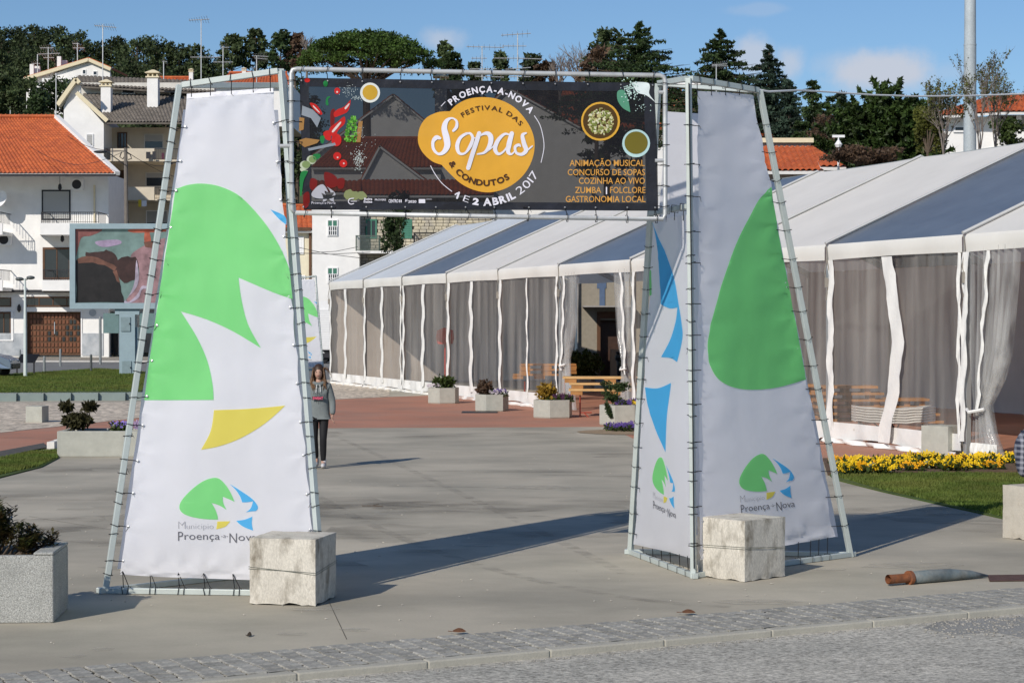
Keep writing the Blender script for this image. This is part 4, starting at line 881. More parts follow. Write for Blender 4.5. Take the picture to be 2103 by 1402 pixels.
def tiled(parent, a, b, c, d, mat, name='roof', cw=.28, rh=.40, thick=.12):
    """tiled slope: a-b eave (left to right), d-c ridge (left to right); rolls run up the slope, courses are stepped"""
    a, b, c, d = map(Vector, (a, b, c, d)); L = max((b - a).length, (c - d).length); Hh = ((d - a).length + (c - b).length) / 2
    nc = max(4, int(L / cw)); nr = max(3, int(Hh / rh)); up = (b - a).cross(d - a).normalized()
    if up.z < 0: up = -up
    m = MB(); prof = (0, .055, .075, .055)
    for r in range(nr):
        for q, (vv, lift) in enumerate(((r / nr, .035), ((r + 1.0) / nr, .0))):
            for i in range(nc * 4 + 1):
                u = i / (nc * 4); l = a + (d - a) * vv; rr_ = b + (c - b) * vv; p = l + (rr_ - l) * u + up * (prof[i % 4] + lift); m.v.append(tuple(p))
    w = nc * 4 + 1
    for r in range(nr):
        for i in range(nc * 4):
            o = (2 * r) * w + i; m.f.append((o, o + 1, o + w + 1, o + w))
            if r < nr - 1: o2 = (2 * r + 1) * w + i; m.f.append((o2, o2 + 1, o2 + w + 1, o2 + w))
    t = part(name, m, mat, parent)
    m = MB(); m.slab([a, b, c, d], -up * thick); part('roof_deck', m, white_wall if mat is tile_orange else tile_grey, parent)
    return t
def window(parent, x0, y0, x1, y1, Y, pane=None, frame=None, bars=0, fr=.07, shutter=None, sfrac=0.0, sill=False):
    a, b = at(x0, y1, Y), at(x1, y0, Y); m = MB(); w = b.x - a.x; h = b.z - a.z
    m.box2((a.x, Y - .05, a.z), (a.x + fr, Y + .06, b.z)); m.box2((b.x - fr, Y - .05, a.z), (b.x, Y + .06, b.z)); m.box2((a.x + fr, Y - .05, b.z - fr), (b.x - fr, Y + .06, b.z)); m.box2((a.x + fr, Y - .05, a.z), (b.x - fr, Y + .06, a.z + fr))
    for k in range(bars): x = a.x + w * (k + 1) / (bars + 1); m.box2((x - .03, Y - .045, a.z + fr), (x + .03, Y + .05, b.z - fr))
    f = part('window', m, frame or white_paint, parent)
    m = MB(); m.box2((a.x + .02, Y - .012, a.z + .02), (b.x - .02, Y + .03, b.z - .02)); part('pane', m, pane or dark_glass, f)
    if shutter:
        m = MB(); z0 = b.z - fr - (h - 2 * fr) * sfrac; n = max(3, int((b.z - fr - z0) / .12))
        for i in range(n): zz = z0 + (b.z - fr - z0) * i / n; m.box2((a.x + fr, Y - .04, zz), (b.x - fr, Y - .02, zz + (b.z - fr - z0) / n - .015))
        m.box2((a.x + fr, Y - .019, z0), (b.x - fr, Y - .0125, b.z - fr)); part('roller_shutter', m, shutter, f)
    if sill: m = MB(); m.box2((a.x - .08, Y - .14, a.z - .08), (b.x + .08, Y + .02, a.z - .002)); part('sill', m, white_paint, f)
    return f
def chimney(parent, x0, x1, y0, y1, Y, mat, w=None, cap=True, capm=None):
    a, b = at(x0, y1, Y), at(x1, y0, Y); w = b.x - a.x; m = MB(); h = b.z - a.z; body_top = b.z - (w * .75 if cap else 0)
    m.box2((a.x, Y, a.z - .6), (b.x, Y + w, body_top)); c = part('chimney', m, mat, parent)
    if cap:
        m = MB(); cx, cy = (a.x + b.x) / 2, Y + w / 2; m.box((cx, cy, body_top + .05), (w * 1.25, w * 1.25, .1))
        for sx in (-1, 0, 1):
            for sy in (-1, 1): m.box((cx + sx * w * .42, cy + sy * w * .42, body_top + .1 + w * .15), (w * .12, w * .12, w * .3))
        m.box((cx, cy, body_top + .1 + w * .34), (w * 1.35, w * 1.35, w * .08)); m.lathe([(w * .9, 0), (w * .15, w * .28)], (cx, cy, body_top + .1 + w * .38), 4, PI / 4); part('cowl', m, capm or ridge_grey, c)
def ac_unit(parent, x0, y0, x1, y1, Y):
    a, b = at(x0, y1, Y), at(x1, y0, Y); m = MB(); m.box2((a.x, Y - .35, a.z), (b.x, Y, b.z)); u = part('air_conditioner', m, white_paint, parent)
    cx, cz = (a.x + b.x) / 2 - .04, (a.z + b.z) / 2; r = min(b.x - a.x, b.z - a.z) * .42; m = MB(); vs = [(cx + r * math.cos(2 * PI * k / 16), Y - .36, cz + r * math.sin(2 * PI * k / 16)) for k in range(16)]; m.slab(vs, (0, .02, 0)); part('fan_grille', m, iron, u)
def antenna(label, x, y0, y1, Y, booms, base=None):
    """booms: (y, half-left px, half-right px, elements)"""
    a, b = at(x, y1, Y), at(x, y0, Y); t = thing('antenna', label, 'antenna', (a.x, Y, a.z))
    k = Y / 130.0; m = MB(); m.tube([a - Vector((0, 0, 1.2)), b], .035 * k, 5); part('mast', m, galv, t)
    for (y, l, r, n, tilt) in booms:
        p, q = at(x - l, y - tilt, Y), at(x + r, y + tilt, Y); m = MB(); m.tube([p, q], .028 * k, 4)
        for i in range(n): c = p + (q - p) * ((i + .3) / n); e = (.2 + .25 * i / n) * k * 1.4; m.tube([c + Vector((0, -e, e * .3)), c + Vector((0, e, -e * .3))], .012 * k, 3)
        part('aerial', m, galv, t)
    return t
# ---- white house with orange roof, far left
wh = thing('house', 'white house with an orange tiled roof, balconies and a panelled wooden garage door', 'house', (-33, 134, 0))
Yw, Yb = 130.0, 127.4
m = MB()
aL, aR = at(-160, 727, Yw).x, at(212, 400, Yw).x; zT = at(0, 352, Yw).z; gx0, gx1 = at(52, 700, Yw).x, at(166, 700, Yw).x; gz = at(0, 640, Yw).z
m.box2((aL, Yw, 0), (gx0, 138, zT)); m.box2((gx1, Yw, 0), (aR, 138, zT)); m.box2((gx0, Yw, gz), (gx1, 138, zT)); m.box2((gx0, Yw + .9, 0), (gx1, 138, gz)); part('wall', m, white_wall, wh)
m = MB(); m.box2((aR + .0, Yw + .0, 0), (aR + .35, Yw + .4, zT)); part('corner_pier', m, white_wall, wh)
ez = at(0, 357, 126.9).z; rz_ = at(0, 244, 137).z
e0, e1 = Vector((at(-200, 357, 126.9).x, 126.9, ez)), Vector((at(238, 357, 126.9).x, 126.9, ez)); r1, r0 = Vector((at(113, 244, 137).x, 137, rz_)), Vector((at(-200, 244, 137).x, 137, rz_))
tiled(wh, e0, e1, r1, r0, tile_orange, cw=.27, rh=.42)
m = MB(); m.bar(e1 + Vector((.1, 0, .02)), r1 + Vector((.1, 0, .15)), .34, .26); part('verge', m, white_wall, wh)
m = MB(); m.tube([r0 + Vector((0, 0, .16)), r1 + Vector((0, 0, .16))], .15, 6)
for i in range(34): p = r0 + (r1 - r0) * (i / 34); m.blob(p + Vector((0, 0, .17)), (.12, .17, .18), 6, 4)
part('ridge_tiles', m, tile_orange, wh)
m = MB(); m.bar(e0 + Vector((0, -.08, -.10)), e1 + Vector((0, -.08, -.10)), .16, .16); part('gutter', m, iron, wh)
window(wh, 86, 390, 145, 452, Yw, frame=iron, shutter=grey_shutter, sfrac=1.0, fr=.1)
ac_unit(wh, 149, 368, 173, 391, Yw); ac_unit(wh, -2, 481, 25, 504, Yw)
for (x, y0, y1) in ((123, 362, 391), (128, 480, 497)):
    p, q = at(x, y0, 128.4), at(x, y1, 128.4); m = MB(); m.tube([p, q + Vector((0, 0, .45))], .02, 4); m.lathe([(.05, 0), (.13, .12), (.11, .35), (.03, .45)], q, 8); part('hanging_lantern', m, iron, wh)
m = MB(); p = at(2, 412, 129); 
for ring in range(1): 
    prof = [(0.02, 0), (.3, .05), (.5, .15), (.62, .26)]
    vs = []
    R = Vector((-.35, -.85, .4)).normalized().to_track_quat('Z', 'Y').to_matrix()
    for r_, z_ in prof:
        for k in range(14): a = 2 * PI * k / 14; vs.append(p + R @ Vector((r_ * math.cos(a), r_ * math.sin(a), z_)))
    m.add(vs, [(i * 14 + k, i * 14 + (k + 1) % 14, (i + 1) * 14 + (k + 1) % 14, (i + 1) * 14 + k) for i in range(3) for k in range(14)]); m.bar(p, p + Vector((0, 1.0, -.3)), .05)
part('satellite_dish', m, white_paint, wh)
def balcony(parent, x0, x1, y0, y1, ry, Yf, Yw_, mat):
    a, b = at(x0, y1, Yf), at(x1, y0, Yf); m = MB(); zt = b.z
    m.box2((a.x, Yf, a.z), (b.x, Yf + .14, zt)); m.box2((a.x, Yf + .14, a.z), (b.x, Yw_, a.z + .22))
    m.slab([(a.x, Yf, a.z), (a.x - .001, Yf, zt), (a.x - .55, Yw_, zt), (a.x - .55, Yw_, a.z)], (-.0, .14, 0)); part('balcony', m, mat, parent); rail(parent, x0 + 3, x1 - 3, ry, y0, Yf + .07, Yw_)
for (y0, y1, ry) in ((458, 482, 436), (575, 597, 554)):
    balcony(wh, 82 if y0 < 500 else 86, 205, y0, y1, ry, Yb, Yw, white_wall); balcony(wh, -130, 5, y0, y1, ry, Yb, Yw, white_wall)
window(wh, 88, 508, 146, 574, Yw, frame=frame_brown, bars=1, fr=.14)
m = MB(); fb(m, -160, 595, 214, 600, Yw - .25, Yw - .001); part('cornice', m, iron, wh)
window(wh, 52, 609, 166, 630, Yw, frame=frame_brown, bars=3, fr=.10); window(wh, -60, 611, 23, 630, Yw, frame=frame_brown, bars=2); window(wh, -40, 640, 24, 697, Yw, frame=frame_brown, bars=3, fr=.13)
m = MB(); fb(m, 22.5, 640, 27, 700, Yw - .06, Yw - .001); fb(m, 166, 640, 168.5, 727, Yw - .06, Yw - .001); fb(m, -60, 697.2, 27, 700, Yw - .1, Yw - .0611); part('white_surround', m, white_paint, wh)
m = MB(); fb(m, -160, 684, 52, 730, Yw - .05, Yw - .002); m2 = MB(); fb(m2, 168.6, 684, 212, 730, Yw - .05, Yw - .002); part('marble_plinth', m, marble, wh); part('marble_plinth', m2, marble, wh)
# garage door: leaves and raised panels
gd = MB(); fb(gd, 52, 640, 166, 729, Yw + .5, Yw + .6, Yw); g_o = part('garage_door', gd, frame_brown, wh)
door_p = M('door_panel', (.17, .065, .03), .45, .2); pan = MB(); X0, X1, Z0, Z1 = gx0 + .15, gx1 - .15, .3, gz - .1
for i in range(14):
    for k in range(7):
        if i in (4, 9) and False: continue
        w_, h_ = (X1 - X0) / 14, (Z1 - Z0) / 7; x = X0 + w_ * (i + .5); z = Z0 + h_ * (k + .5)
        mm = MB(); mm.box((x, Yw + .47, z), (w_ * .66, .05, h_ * .7)); lit = (i >= 10 and 2 <= k <= 5) or (4 <= i <= 9 and k in (2, 3) and i % 2)
        part('door_panel', mm, dark_glass if lit and (i + k) % 3 else door_p, g_o)
m = MB(); m.bar((X0 + (X1 - X0) * .5, Yw + .44, 1.6), (X0 + (X1 - X0) * .5, Yw + .44, 2.4), .05); part('handle', m, eye_m, g_o)
m = MB(); a = at(190, 642, Yw - .06); vs = [(a.x + .24 * math.cos(2 * PI * k / 12), Yw - .05, a.z + .24 * math.sin(2 * PI * k / 12)) for k in range(12)]; m.slab(vs, (0, .04, 0)); part('wall_plaque', m, marble, wh)
m = MB(); p = at(39, 633, Yw - .2); m.lathe([(.04, -.25), (.13, -.1), (.12, .12), (.02, .28)], p, 6); m.bar(p + Vector((0, 0, .25)), p + Vector((0, .2, .25)), .04); part('wall_lantern', m, iron, wh)
m = MB(); fb(m, 192, 380, 195, 470, Yw - .12, Yw - .01); part('downpipe', m, ridge_grey, wh)
m = MB(); fb(m, 212.5, 560, 262, 640, Yw + 1.5, Yw + 6); fb(m, 243, 640, 262, 729, Yw + 1.5, Yw + 6); fb(m, 212.5, 640, 219, 729, Yw + 1.5, Yw + 6); side_h = part('side_wing', m, pale_wall, wh)
m = MB(); fb(m, 219, 640, 243, 729, Yw + 2.5, Yw + 2.6, Yw + 1.5); part('dark_opening', m, dark_glass, side_h)
# ---- apartment block with beige balconies
Yg, Yf = 143.0, 146.0
ap = thing('apartment_block', 'white apartment block with beige balconies and a grey tiled roof', 'building', (-27, 150, 0))
m = MB()
gp = [at(131, 760, Yg), at(131, 222, Yg), at(155, 200, Yg), at(161, 196, Yg), at(213, 254, Yg), at(213, 760, Yg)]
m.slab(gp, (0, 8, 0)); part('gable_wall', m, white_wall, ap)
m = MB(); a, b = at(213.4, 760, Yf), at(430, 262, Yf); m.box2((a.x, Yf, -1), (b.x, Yf + 6, b.z)); part('wall', m, beige_wall, ap)
m = MB()
for (x0, y0, x1, y1) in ((119, 216, 157, 163), (157, 163, 164, 171), (158, 191, 221, 249)):
    p, q = at(x0, y0, Yg - .2), at(x1, y1, Yg - .2); m.bar(p, q, .38, .30)
    m.slab([p, q, q + Vector((0, 1.0, 0)), p + Vector((0, 1.0, 0))], (0, 0, -.1))
part('verge', m, ridge_grey, ap)
m = MB(); m.slab([at(131, 218, Yg + .1), at(157, 168, Yg + .1), at(165, 176, Yg + .1), at(165, 200, Yg + .1), at(131, 225, Yg + .1)], (0, .3, 0)); part('gable_wall', m, white_wall, ap)
tiled(ap, at(220, 252, Yg - .3), at(440, 252, Yg - .3), at(440, 196, Yg + 7), at(170, 193, Yg + 7), tile_grey, cw=.3, rh=.42)
m = MB(); fb(m, 165, 170, 440, 200, Yg + 7, Yg + 8); part('upper_wall', m, pale_wall, ap)
tiled(ap, at(164, 177, Yg + 6), at(440, 192, Yg + 6), at(440, 168, Yg + 11), at(160, 156, Yg + 11), tile_grey, cw=.3)
window(ap, 250, 181, 277, 194, Yg + 6.9); window(ap, 348, 185, 374, 196, Yg + 6.9)
chimney(ap, 207, 227, 163, 228, 145.0, white_wall); chimney(ap, 302, 324, 143, 212, 146.5, white_wall)
window(ap, 241, 272, 261, 309, Yf, frame=frame_brown, bars=2); window(ap, 296, 275, 336, 306, Yf, frame=pale_wall, shutter=grey_shutter, sfrac=.5); window(ap, 242, 350, 262, 386, Yf, frame=frame_brown, bars=1, pane=M('brown_door', (.08, .05, .035), .6)); window(ap, 299, 354, 339, 384, Yf, frame=pale_wall, shutter=grey_shutter, sfrac=.35); window(ap, 243, 430, 262, 470, Yf, frame=frame_brown); window(ap, 300, 432, 345, 465, Yf, shutter=grey_shutter, sfrac=.8)
w_ = window(ap, 177, 275, 192, 300, Yg - .02, shutter=grey_shutter, sfrac=.9)
for (y0, y1, ry) in ((305, 331, 305), (384, 411, 384)):
    m = MB(); fb(m, 227, y0, 317, y1, Yg - .2, Yg); fb(m, 216, y1 - 2, 440, y1 + 1, Yg - .15, Yf + .1, Yg); part('balcony', m, beige_wall, ap); rail(ap, 318, 372, ry + 1, y1 - 2, Yg - .1, Yf, sides=False); rail(ap, 216, 226, ry, y1 - 2, Yg - .1, Yf, n=5)
laundry = ((300, 312, 309, 326, iron), (313, 311, 320, 328, iron), (332, 314, 337, 327, M('laundry_maroon', (.09, .03, .05), .9)), (340, 313, 347, 324, M('laundry_grey', (.25, .25, .28), .9)), (284, 410, 290, 425, M('laundry_yellow', (.7, .5, .04), .9)), (291, 412, 301, 424, white_paint))
for (x0, y0, x1, y1, mt) in laundry:
    m = MB(); fb(m, x0, y0, x1, y1, Yg - .45, Yg - .43); o = solid('laundry', m, mt, {iron: 'dark clothes hung over the beige balcony railing'}.get(mt, {'laundry_maroon': 'maroon garment hanging on the upper balcony railing', 'laundry_grey': 'grey garment drying at the right end of the upper balcony', 'laundry_yellow': 'yellow cloth hanging below the second balcony', 'white_paint': 'white cloth hanging beside the yellow one'}.get(mt.name, 'cloth on balcony')), 'laundry', 'laundry on the balconies' if mt is iron else None)
# ---- white house up on the hill
Yh = 235.0
hh = thing('hillside_house', 'white house with orange roof and cream verges up in the pine wood', 'house', (at(140, 200, Yh).x, Yh + 5, terrain_h(at(140, 200, Yh).x, Yh)))
m = MB(); pts = [at(112, 235, Yh), at(112, 152, Yh), at(128, 146, Yh), at(182, 124, Yh), at(226, 144, Yh), at(226, 235, Yh)]; m.slab(pts, (-1.5, 9, 0))
pts = [at(54, 225, Yh + .5), at(54, 164, Yh + .5), at(112, 147, Yh + .5), at(112, 225, Yh + .5)]; m.slab(pts, (-1.5, 9, 0)); part('wall', m, white_wall, hh)
m = MB()
for (x0, y0, x1, y1) in ((50, 163, 182, 123), (182, 123, 228, 143)): m.bar(at(x0, y0, Yh - .3), at(x1, y1, Yh - .3), .5, .4)
part('verge', m, ridge_grey, hh)
m = MB(); p = [at(50, 162, Yh - .2), at(182, 122, Yh - .2)]; q = [at(86, 150, Yh + 9), at(182, 119, Yh + 9)]; p2 = at(228, 142, Yh - .2)
m.slab([p[0], p[1], p[1] + Vector((0, 10, .3)), p[0] + Vector((7, 10, 2.6))], (0, 0, .25)); m.slab([p[1], p2, p2 + Vector((0, 10, .3)), p[1] + Vector((0, 10, .3))], (0, 0, .25)); part('roof', m, tile_orange, hh)
for i, (x0, x1, y0, y1, y_) in enumerate(((61, 69, 132, 158, 0), (71, 81, 136, 158, 1), (117, 125, 116, 146, 0), (126, 137, 124, 142, 1))): chimney(hh, x0, x1, y0, y1, Yh + 1 + y_, white_wall, cap=False)
m = MB(); fb(m, 86, 161, 132, 168, Yh - 1.2, Yh + .5); fb(m, 55, 174, 82, 180, Yh - 1.2, Yh + .5); part('balcony', m, white_wall, hh)
for (x0, y0, x1, y1) in ((64, 160, 68, 167), (77, 159, 80, 165), (86, 157, 89, 163), (100, 152, 104, 159), (169, 143, 177, 153), (191, 146, 200, 155), (135, 170, 150, 185)): window(hh, x0, y0, x1, y1, Yh - .02 if x0 > 110 else Yh + .48, fr=.08)
# ---- other roofs rising behind
def gable_house(label, x0, x1, yb, ye, xp, yp, Y, depth, wallm, roofm, over=.35, chim=(), wins=(), cat='house', name='house', side=None):
    """gable faces the square; side=(x, y_eave, y_ridge) adds the visible long slope to the right"""
    cx = at((x0 + x1) / 2, yb, Y).x; t = thing(name, label, cat, (cx, Y + depth / 2, 0)); m = MB()
    poly = [at(x0, yb, Y), at(x0, ye, Y), at(xp, yp, Y), at(x1, ye, Y), at(x1, yb, Y)]; m.slab(poly, (0, depth, 0)); part('wall', m, wallm, t)
    P_, L_, R_ = at(xp, yp, Y), at(x0, ye, Y), at(x1, ye, Y); up = Vector((0, 0, .12))
    for E, right in ((L_, False), (R_, True)):
        d = (E - P_).normalized() * over; a = E + d + up - Vector((0, over, 0)); c = P_ + up - Vector((0, over, 0)); bk = Vector((0, depth + 2 * over, 0))
        if right: tiled(t, a, a + bk, c + bk, c, roofm, cw=.33, rh=.5)
        else: tiled(t, a + bk, a, c, c + bk, roofm, cw=.33, rh=.5)
    for (a_, b_, c_, d_, yy) in chim: chimney(t, a_, b_, c_, d_, Y + yy, wallm)
    for w in wins: window(t, *w[:4], Y - .02, shutter=w[4] if len(w) > 4 else None, sfrac=.5)
    return t
def long_house(label, x0, x1, yb, ye, xr0, xr1, yr, Y, rd, wallm, roofm, chim=(), wins=(), cat='house', name='house'):
    """eave side faces the square"""
    t = thing(name, label, cat, (at((x0 + x1) / 2, yb, Y).x, Y + rd, 0)); m = MB(); a, b = at(x0, yb, Y), at(x1, ye, Y); m.box2((a.x, Y, a.z), (b.x, Y + 2 * rd, b.z)); part('wall', m, wallm, t)
    tiled(t, at(x0 - 4, ye, Y - .5), at(x1 + 4, ye, Y - .5), at(xr1, yr, Y + rd), at(xr0, yr, Y + rd), roofm, cw=.3, rh=.45)
    m = MB(); c0, c1 = at(xr0, yr, Y + rd), at(xr1, yr, Y + rd); m.tube([c0 + Vector((0, 0, .12)), c1 + Vector((0, 0, .12))], .14, 6); part('ridge_tiles', m, roofm, t)
    for (a_, b_, c_, d_, yy) in chim: chimney(t, a_, b_, c_, d_, Y + yy, wallm)
    for w in wins: window(t, *w[:4], Y - .02, shutter=w[4] if len(w) > 4 else None, sfrac=w[5] if len(w) > 5 else .5, bars=2)
    return t
long_house('long house with reddish roof behind the grey tiled apartment roof', 318, 380, 230, 178, 322, 392, 162, 175, 4, white_wall, tile_orange, chim=((388, 396, 142, 170, 3),))
long_house('orange roofed house just above the left tower bars', 440, 600, 260, 176, 470, 590, 152, 178, 5, white_wall, tile_orange, chim=((497, 505, 140, 156, 3),))
gable_house('white gabled house seen through the left half of the dark banner', 640, 960, 470, 325, 808, 198, 150, 9, white_wall, tile_orange, chim=((893, 917, 150, 240, 3),))
long_house('house whose red roof band crosses behind the left half of the banner', 640, 905, 470, 345, 700, 900, 287, 139, 5, white_wall, tile_orange)
gable_house('lower white gabled house seen through the banner beside the stone house', 735, 893, 470, 388, 780, 303, 131, 6, white_wall, tile_orange)
long_house('house with a wide orange roof seen behind the banner centre', 880, 1150, 470, 380, 900, 1120, 240, 165, 7, white_wall, tile_orange)
gable_house('white house with a steep roof seen through the right half of the banner', 940, 1215, 480, 278, 1042, 183, 158, 9, white_wall, tile_orange)
long_house('orange roof at the right end of the banner behind the tower', 1120, 1420, 470, 268, 1060, 1400, 188, 176, 7, white_wall, tile_orange)
# ---- yellow house, white house and stone house left of the marquee
Yc = 120.0
yh = long_house('narrow yellow house with orange roof and brown downpipe', 560, 641, 745, 474, 560, 638, 425, Yc + 1, 6, cream_wall, tile_orange, wins=((607, 486, 624, 522, white_paint, 1.0), (612, 565, 627, 577)))
m = MB(); fb(m, 560, 467, 638, 474, Yc + .4, Yc + .99); part('eaves_board', m, frame_brown, yh); m = MB(); fb(m, 634.5, 470, 639, 580, Yc + .8, Yc + .98); part('downpipe', m, frame_brown, yh)
w3 = thing('house', 'plain white house with two green roller shutter windows above the far tower', 'house', (at(690, 600, Yc).x, Yc + 4, 0))
m = MB(); fb(m, 641.5, 395, 738, 745, Yc, Yc + 9); part('wall', m, white_wall, w3)
tiled(w3, at(638, 396, Yc - .4), at(742, 396, Yc - .4), at(742, 372, Yc + 4.5), at(638, 372, Yc + 4.5), tile_orange)
for (y0, y1) in ((451, 485), (549, 582)):
    f = window(w3, 672, y0, 694, y1, Yc - .02, pane=M('curtain_pane', (.10, .12, .12), .4) if y0 == 451 else bpy.data.materials['curtain_pane'], shutter=green_shutter, sfrac=.36, bars=1, fr=.06)
    a, b = at(675, y1 - 2, Yc), at(692, y0 + 14, Yc); m = MB()
    for i in range(5): x = a.x + (b.x - a.x) * i / 4; m.box2((x - .02, Yc - .13, a.z), (x + .02, Yc - .1, b.z))
    for i in range(3): z = a.z + (b.z - a.z) * i / 2; m.box2((a.x, Yc - .099, z - .02), (b.x, Yc - .07, z + .02))
    part('window_grille', m, white_paint, f)
st = thing('house', 'stone walled house with green shutters and railed balcony behind the marquee', 'house', (at(850, 600, Yc + 2).x, Yc + 7, 0))
m = MB(); a, b = at(738.5, 745, Yc + 1), at(1010, 400, Yc + 1); m.box2((a.x, Yc + 1.12, a.z), (b.x, Yc + 9, b.z)); part('wall', m, M('mortar', (.30, .27, .22), .95), st)
long_r = tiled(st, at(735, 402, Yc - .5), at(1014, 402, Yc - .5), at(1014, 370, Yc + 5), at(735, 370, Yc + 5), tile_orange)
stone_m = M('stone_block', (.55, .49, .36), .9, .25, 1.2, .5, 20, col2=(.38, .35, .30), cscale=1.5); quoin_m = M('quoin_stone', (.33, .31, .28), .9, .3, 1.5, .5, 20)
bs, bq = MB(), MB(); z = b.z - .1; row = 0
while z > at(0, 560, Yc + 1).z:
    x = a.x + (.0 if row % 2 else -.14)
    while x < b.x - .2:
        w_ = rt_.uniform(.30, .50); px = 1051.5 + (x + w_ / 2) * F_PX / (Yc + 1); py = 660 - (z - HC) * F_PX / (Yc + 1)
        hole = (751 < px < 774 and 449 < py < 490) or (825 < px < 846 and 449 < py < 490)
        if not hole:
            (bq if px < 752 else bs).box((max(x, a.x) + w_ / 2, Yc + 1.06 + rt_.uniform(-.02, .02) - (.05 if px < 752 else 0), z), (w_ - .035, .13, .165))
        x += w_
    z -= .195; row += 1
part('stone_blocks', bs, stone_m, st, kind='stuff'); part('corner_stones', bq, quoin_m, st, kind='stuff')
window(st, 751, 450, 774, 490, Yc + 1, frame=green_shutter, bars=1, fr=.1); window(st, 825, 450, 846, 490, Yc + 1, frame=green_shutter, shutter=green_shutter, sfrac=1.0)
m = MB(); fb(m, 733, 515, 800, 520, Yc - .6, Yc + 1.0); fb(m, 800.1, 515, 980, 520, Yc - .6, Yc + 1.0); part('balcony_slab', m, white_wall, st); rail(st, 731, 778, 484, 515, Yc - .5, Yc + 1, n=26, mat=M('green_iron', (.10, .13, .11), .5)); rail(st, 850, 985, 479, 515, Yc - .5, Yc + 1, n=60)
# ---- right side buildings
rh = thing('house', 'low house with a bright orange roof and pink parapet behind the right tower', 'house', (at(1630, 400, 80).x, 84, 0))
m = MB(); a, b = at(1480, 480, 80), at(1722, 352, 80); m.box2((a.x, 80, 0), (b.x, 88, b.z)); part('wall', m, M('brown_render', (.30, .24, .20), .9), rh)
tiled(rh, at(1470, 352, 79.6), at(1693, 352, 79.6), at(1665, 302, 85.5), at(1470, 302, 85.5), tile_orange, cw=.24, rh=.36); tiled(rh, at(1685, 344, 79.8), at(1738, 344, 79.8), at(1668, 303, 85.4), at(1664, 303, 85.4), tile_orange, cw=.24)
m = MB(); a, b = at(1470, 303, 86), at(1665, 287, 86); m.box2((a.x, 86, a.z - 2), (b.x, 89, b.z - .15)); part('parapet', m, M('pink_render', (.42, .30, .27), .9), rh); m = MB(); m.box2((a.x, 85.8, b.z - .14), (b.x + .1, 89, b.z + .06)); part('coping', m, ridge_grey, rh)
m = MB(); p = at(1722, 318, 79); m.tube([(p.x, 79, 0), (p.x, 79, p.z)], .05, 6); m.lathe([(.1, 0), (.16, .12), (.04, .3)], (p.x, 79, p.z + .3), 8); m.box((p.x, 79, p.z + .75), (.5, .06, .1)); m.tube([(p.x, 79, p.z), (p.x, 79, p.z + .75)], .03, 5); solid('roof_vent', m, white_paint, 'white vent pipe standing at the corner of the low orange roof', 'vent pipe')
bh = thing('house', 'large white house with wide orange hipped roof at the right edge', 'house', (at(2020, 300, 105).x, 112, 0))
m = MB(); a, b = at(1905, 400, 105), at(2052, 238, 105); m.box2((a.x, 105.4, 0), (b.x, 118, b.z)); a2, b2 = at(2052, 400, 105), at(2330, 228, 105); m.box2((a2.x + .002, 107, 0), (b2.x, 118, b2.z)); m.box2((a2.x + .002, 104.6, 0), (b2.x, 106.99, at(0, 272, 105).z)); part('wall', m, white_wall, bh)
tiled(bh, at(1896, 241, 104.6), at(2055, 231, 104.2), at(2075, 194, 111), at(2035, 200, 111), tile_orange, cw=.3, rh=.42); tiled(bh, at(2052, 231, 103.6), at(2400, 229, 103.6), at(2300, 190, 111), at(2075, 194, 111), tile_orange, cw=.3, rh=.42)
window(bh, 1958, 258, 1992, 272, 105.35, fr=.1); window(bh, 2057, 240, 2096, 271, 106.95, fr=.12, frame=frame_brown, bars=1)
m = MB(); fb(m, 2090, 236, 2098, 275, 104.6, 104.9); part('porch_post', m, white_wall, bh)
far_tile = thing('house', 'sliver of an orange gabled roof visible between right tower and cedar', 'house', (at(1600, 280, 110).x, 112, 0)); m = MB(); fb(m, 1500, 292, 1590, 400, 110, 116); part('wall', m, white_wall, far_tile); tiled(far_tile, at(1490, 292, 109.5), at(1596, 292, 109.5), at(1575, 262, 113), at(1500, 262, 113), tile_orange)
# ---- antennas
antenna('tall aerial on the grey roof left of the second chimney', 211, 51, 165, 152, ((55, 17, 28, 9, 2),))
antenna('tallest aerial behind the left tower, long boom on top', 413, 41, 165, 160, ((41, 25, 17, 8, -1), (118, 22, 40, 8, 0)))
antenna('white aerial pole rising beside the orange roof edge', 115, 150, 240, 138, ())
antenna('three-tier aerial on the hill house roof', 99, 97, 142, 236, ((99, 17, 11, 6, 0), (111, 21, 24, 8, -1), (119, 10, 12, 5, 0)))
antenna('double aerial behind the ridge of the hill house', 159, 88, 130, 240, ((90, 10, 4, 3, 0), (99, 9, 15, 6, 0)))
antenna('aerial on a wooden post at the far left', 21, 165, 225, 190, ((168, 21, 2, 5, 0),))
antenna('short aerial on the left chimney pair of the hill house', 77, 112, 135, 235, ((131, 12, 5, 4, 0),))
antenna('small aerial with rabbit ears behind the apartment roof', 336, 125, 165, 170, ((127, 3, 7, 4, 0),))
antenna('aerial with several elements right of the tall one', 458, 95, 150, 165, ((98, 6, 12, 5, 0), (128, 20, 20, 6, 0)))
antenna('grid aerial on a pole above the left tower corner', 527, 115, 165, 168, ((116, 6, 24, 9, 1), (121, 4, 22, 9, 1)))
antenna('left one of two big aerials behind the banner frame', 990, 95, 175, 140, ((97, 32, 45, 7, 1), (120, 22, 10, 4, 0), (142, 25, 30, 5, 0), (158, 15, 45, 8, 1)))
antenna('right one of two big aerials behind the banner frame', 1063, 68, 175, 142, ((71, 34, 27, 6, -2), (95, 32, 18, 5, 0), (120, 50, 8, 6, 0), (121, 0, 52, 6, 1), (141, 25, 27, 5, -2), (158, 16, 27, 6, 0)))
antenna('aerial over the right tower top bar', 1471, 132, 200, 105, ((133, 9, 22, 8, -1), (136, 9, 24, 8, 0)))
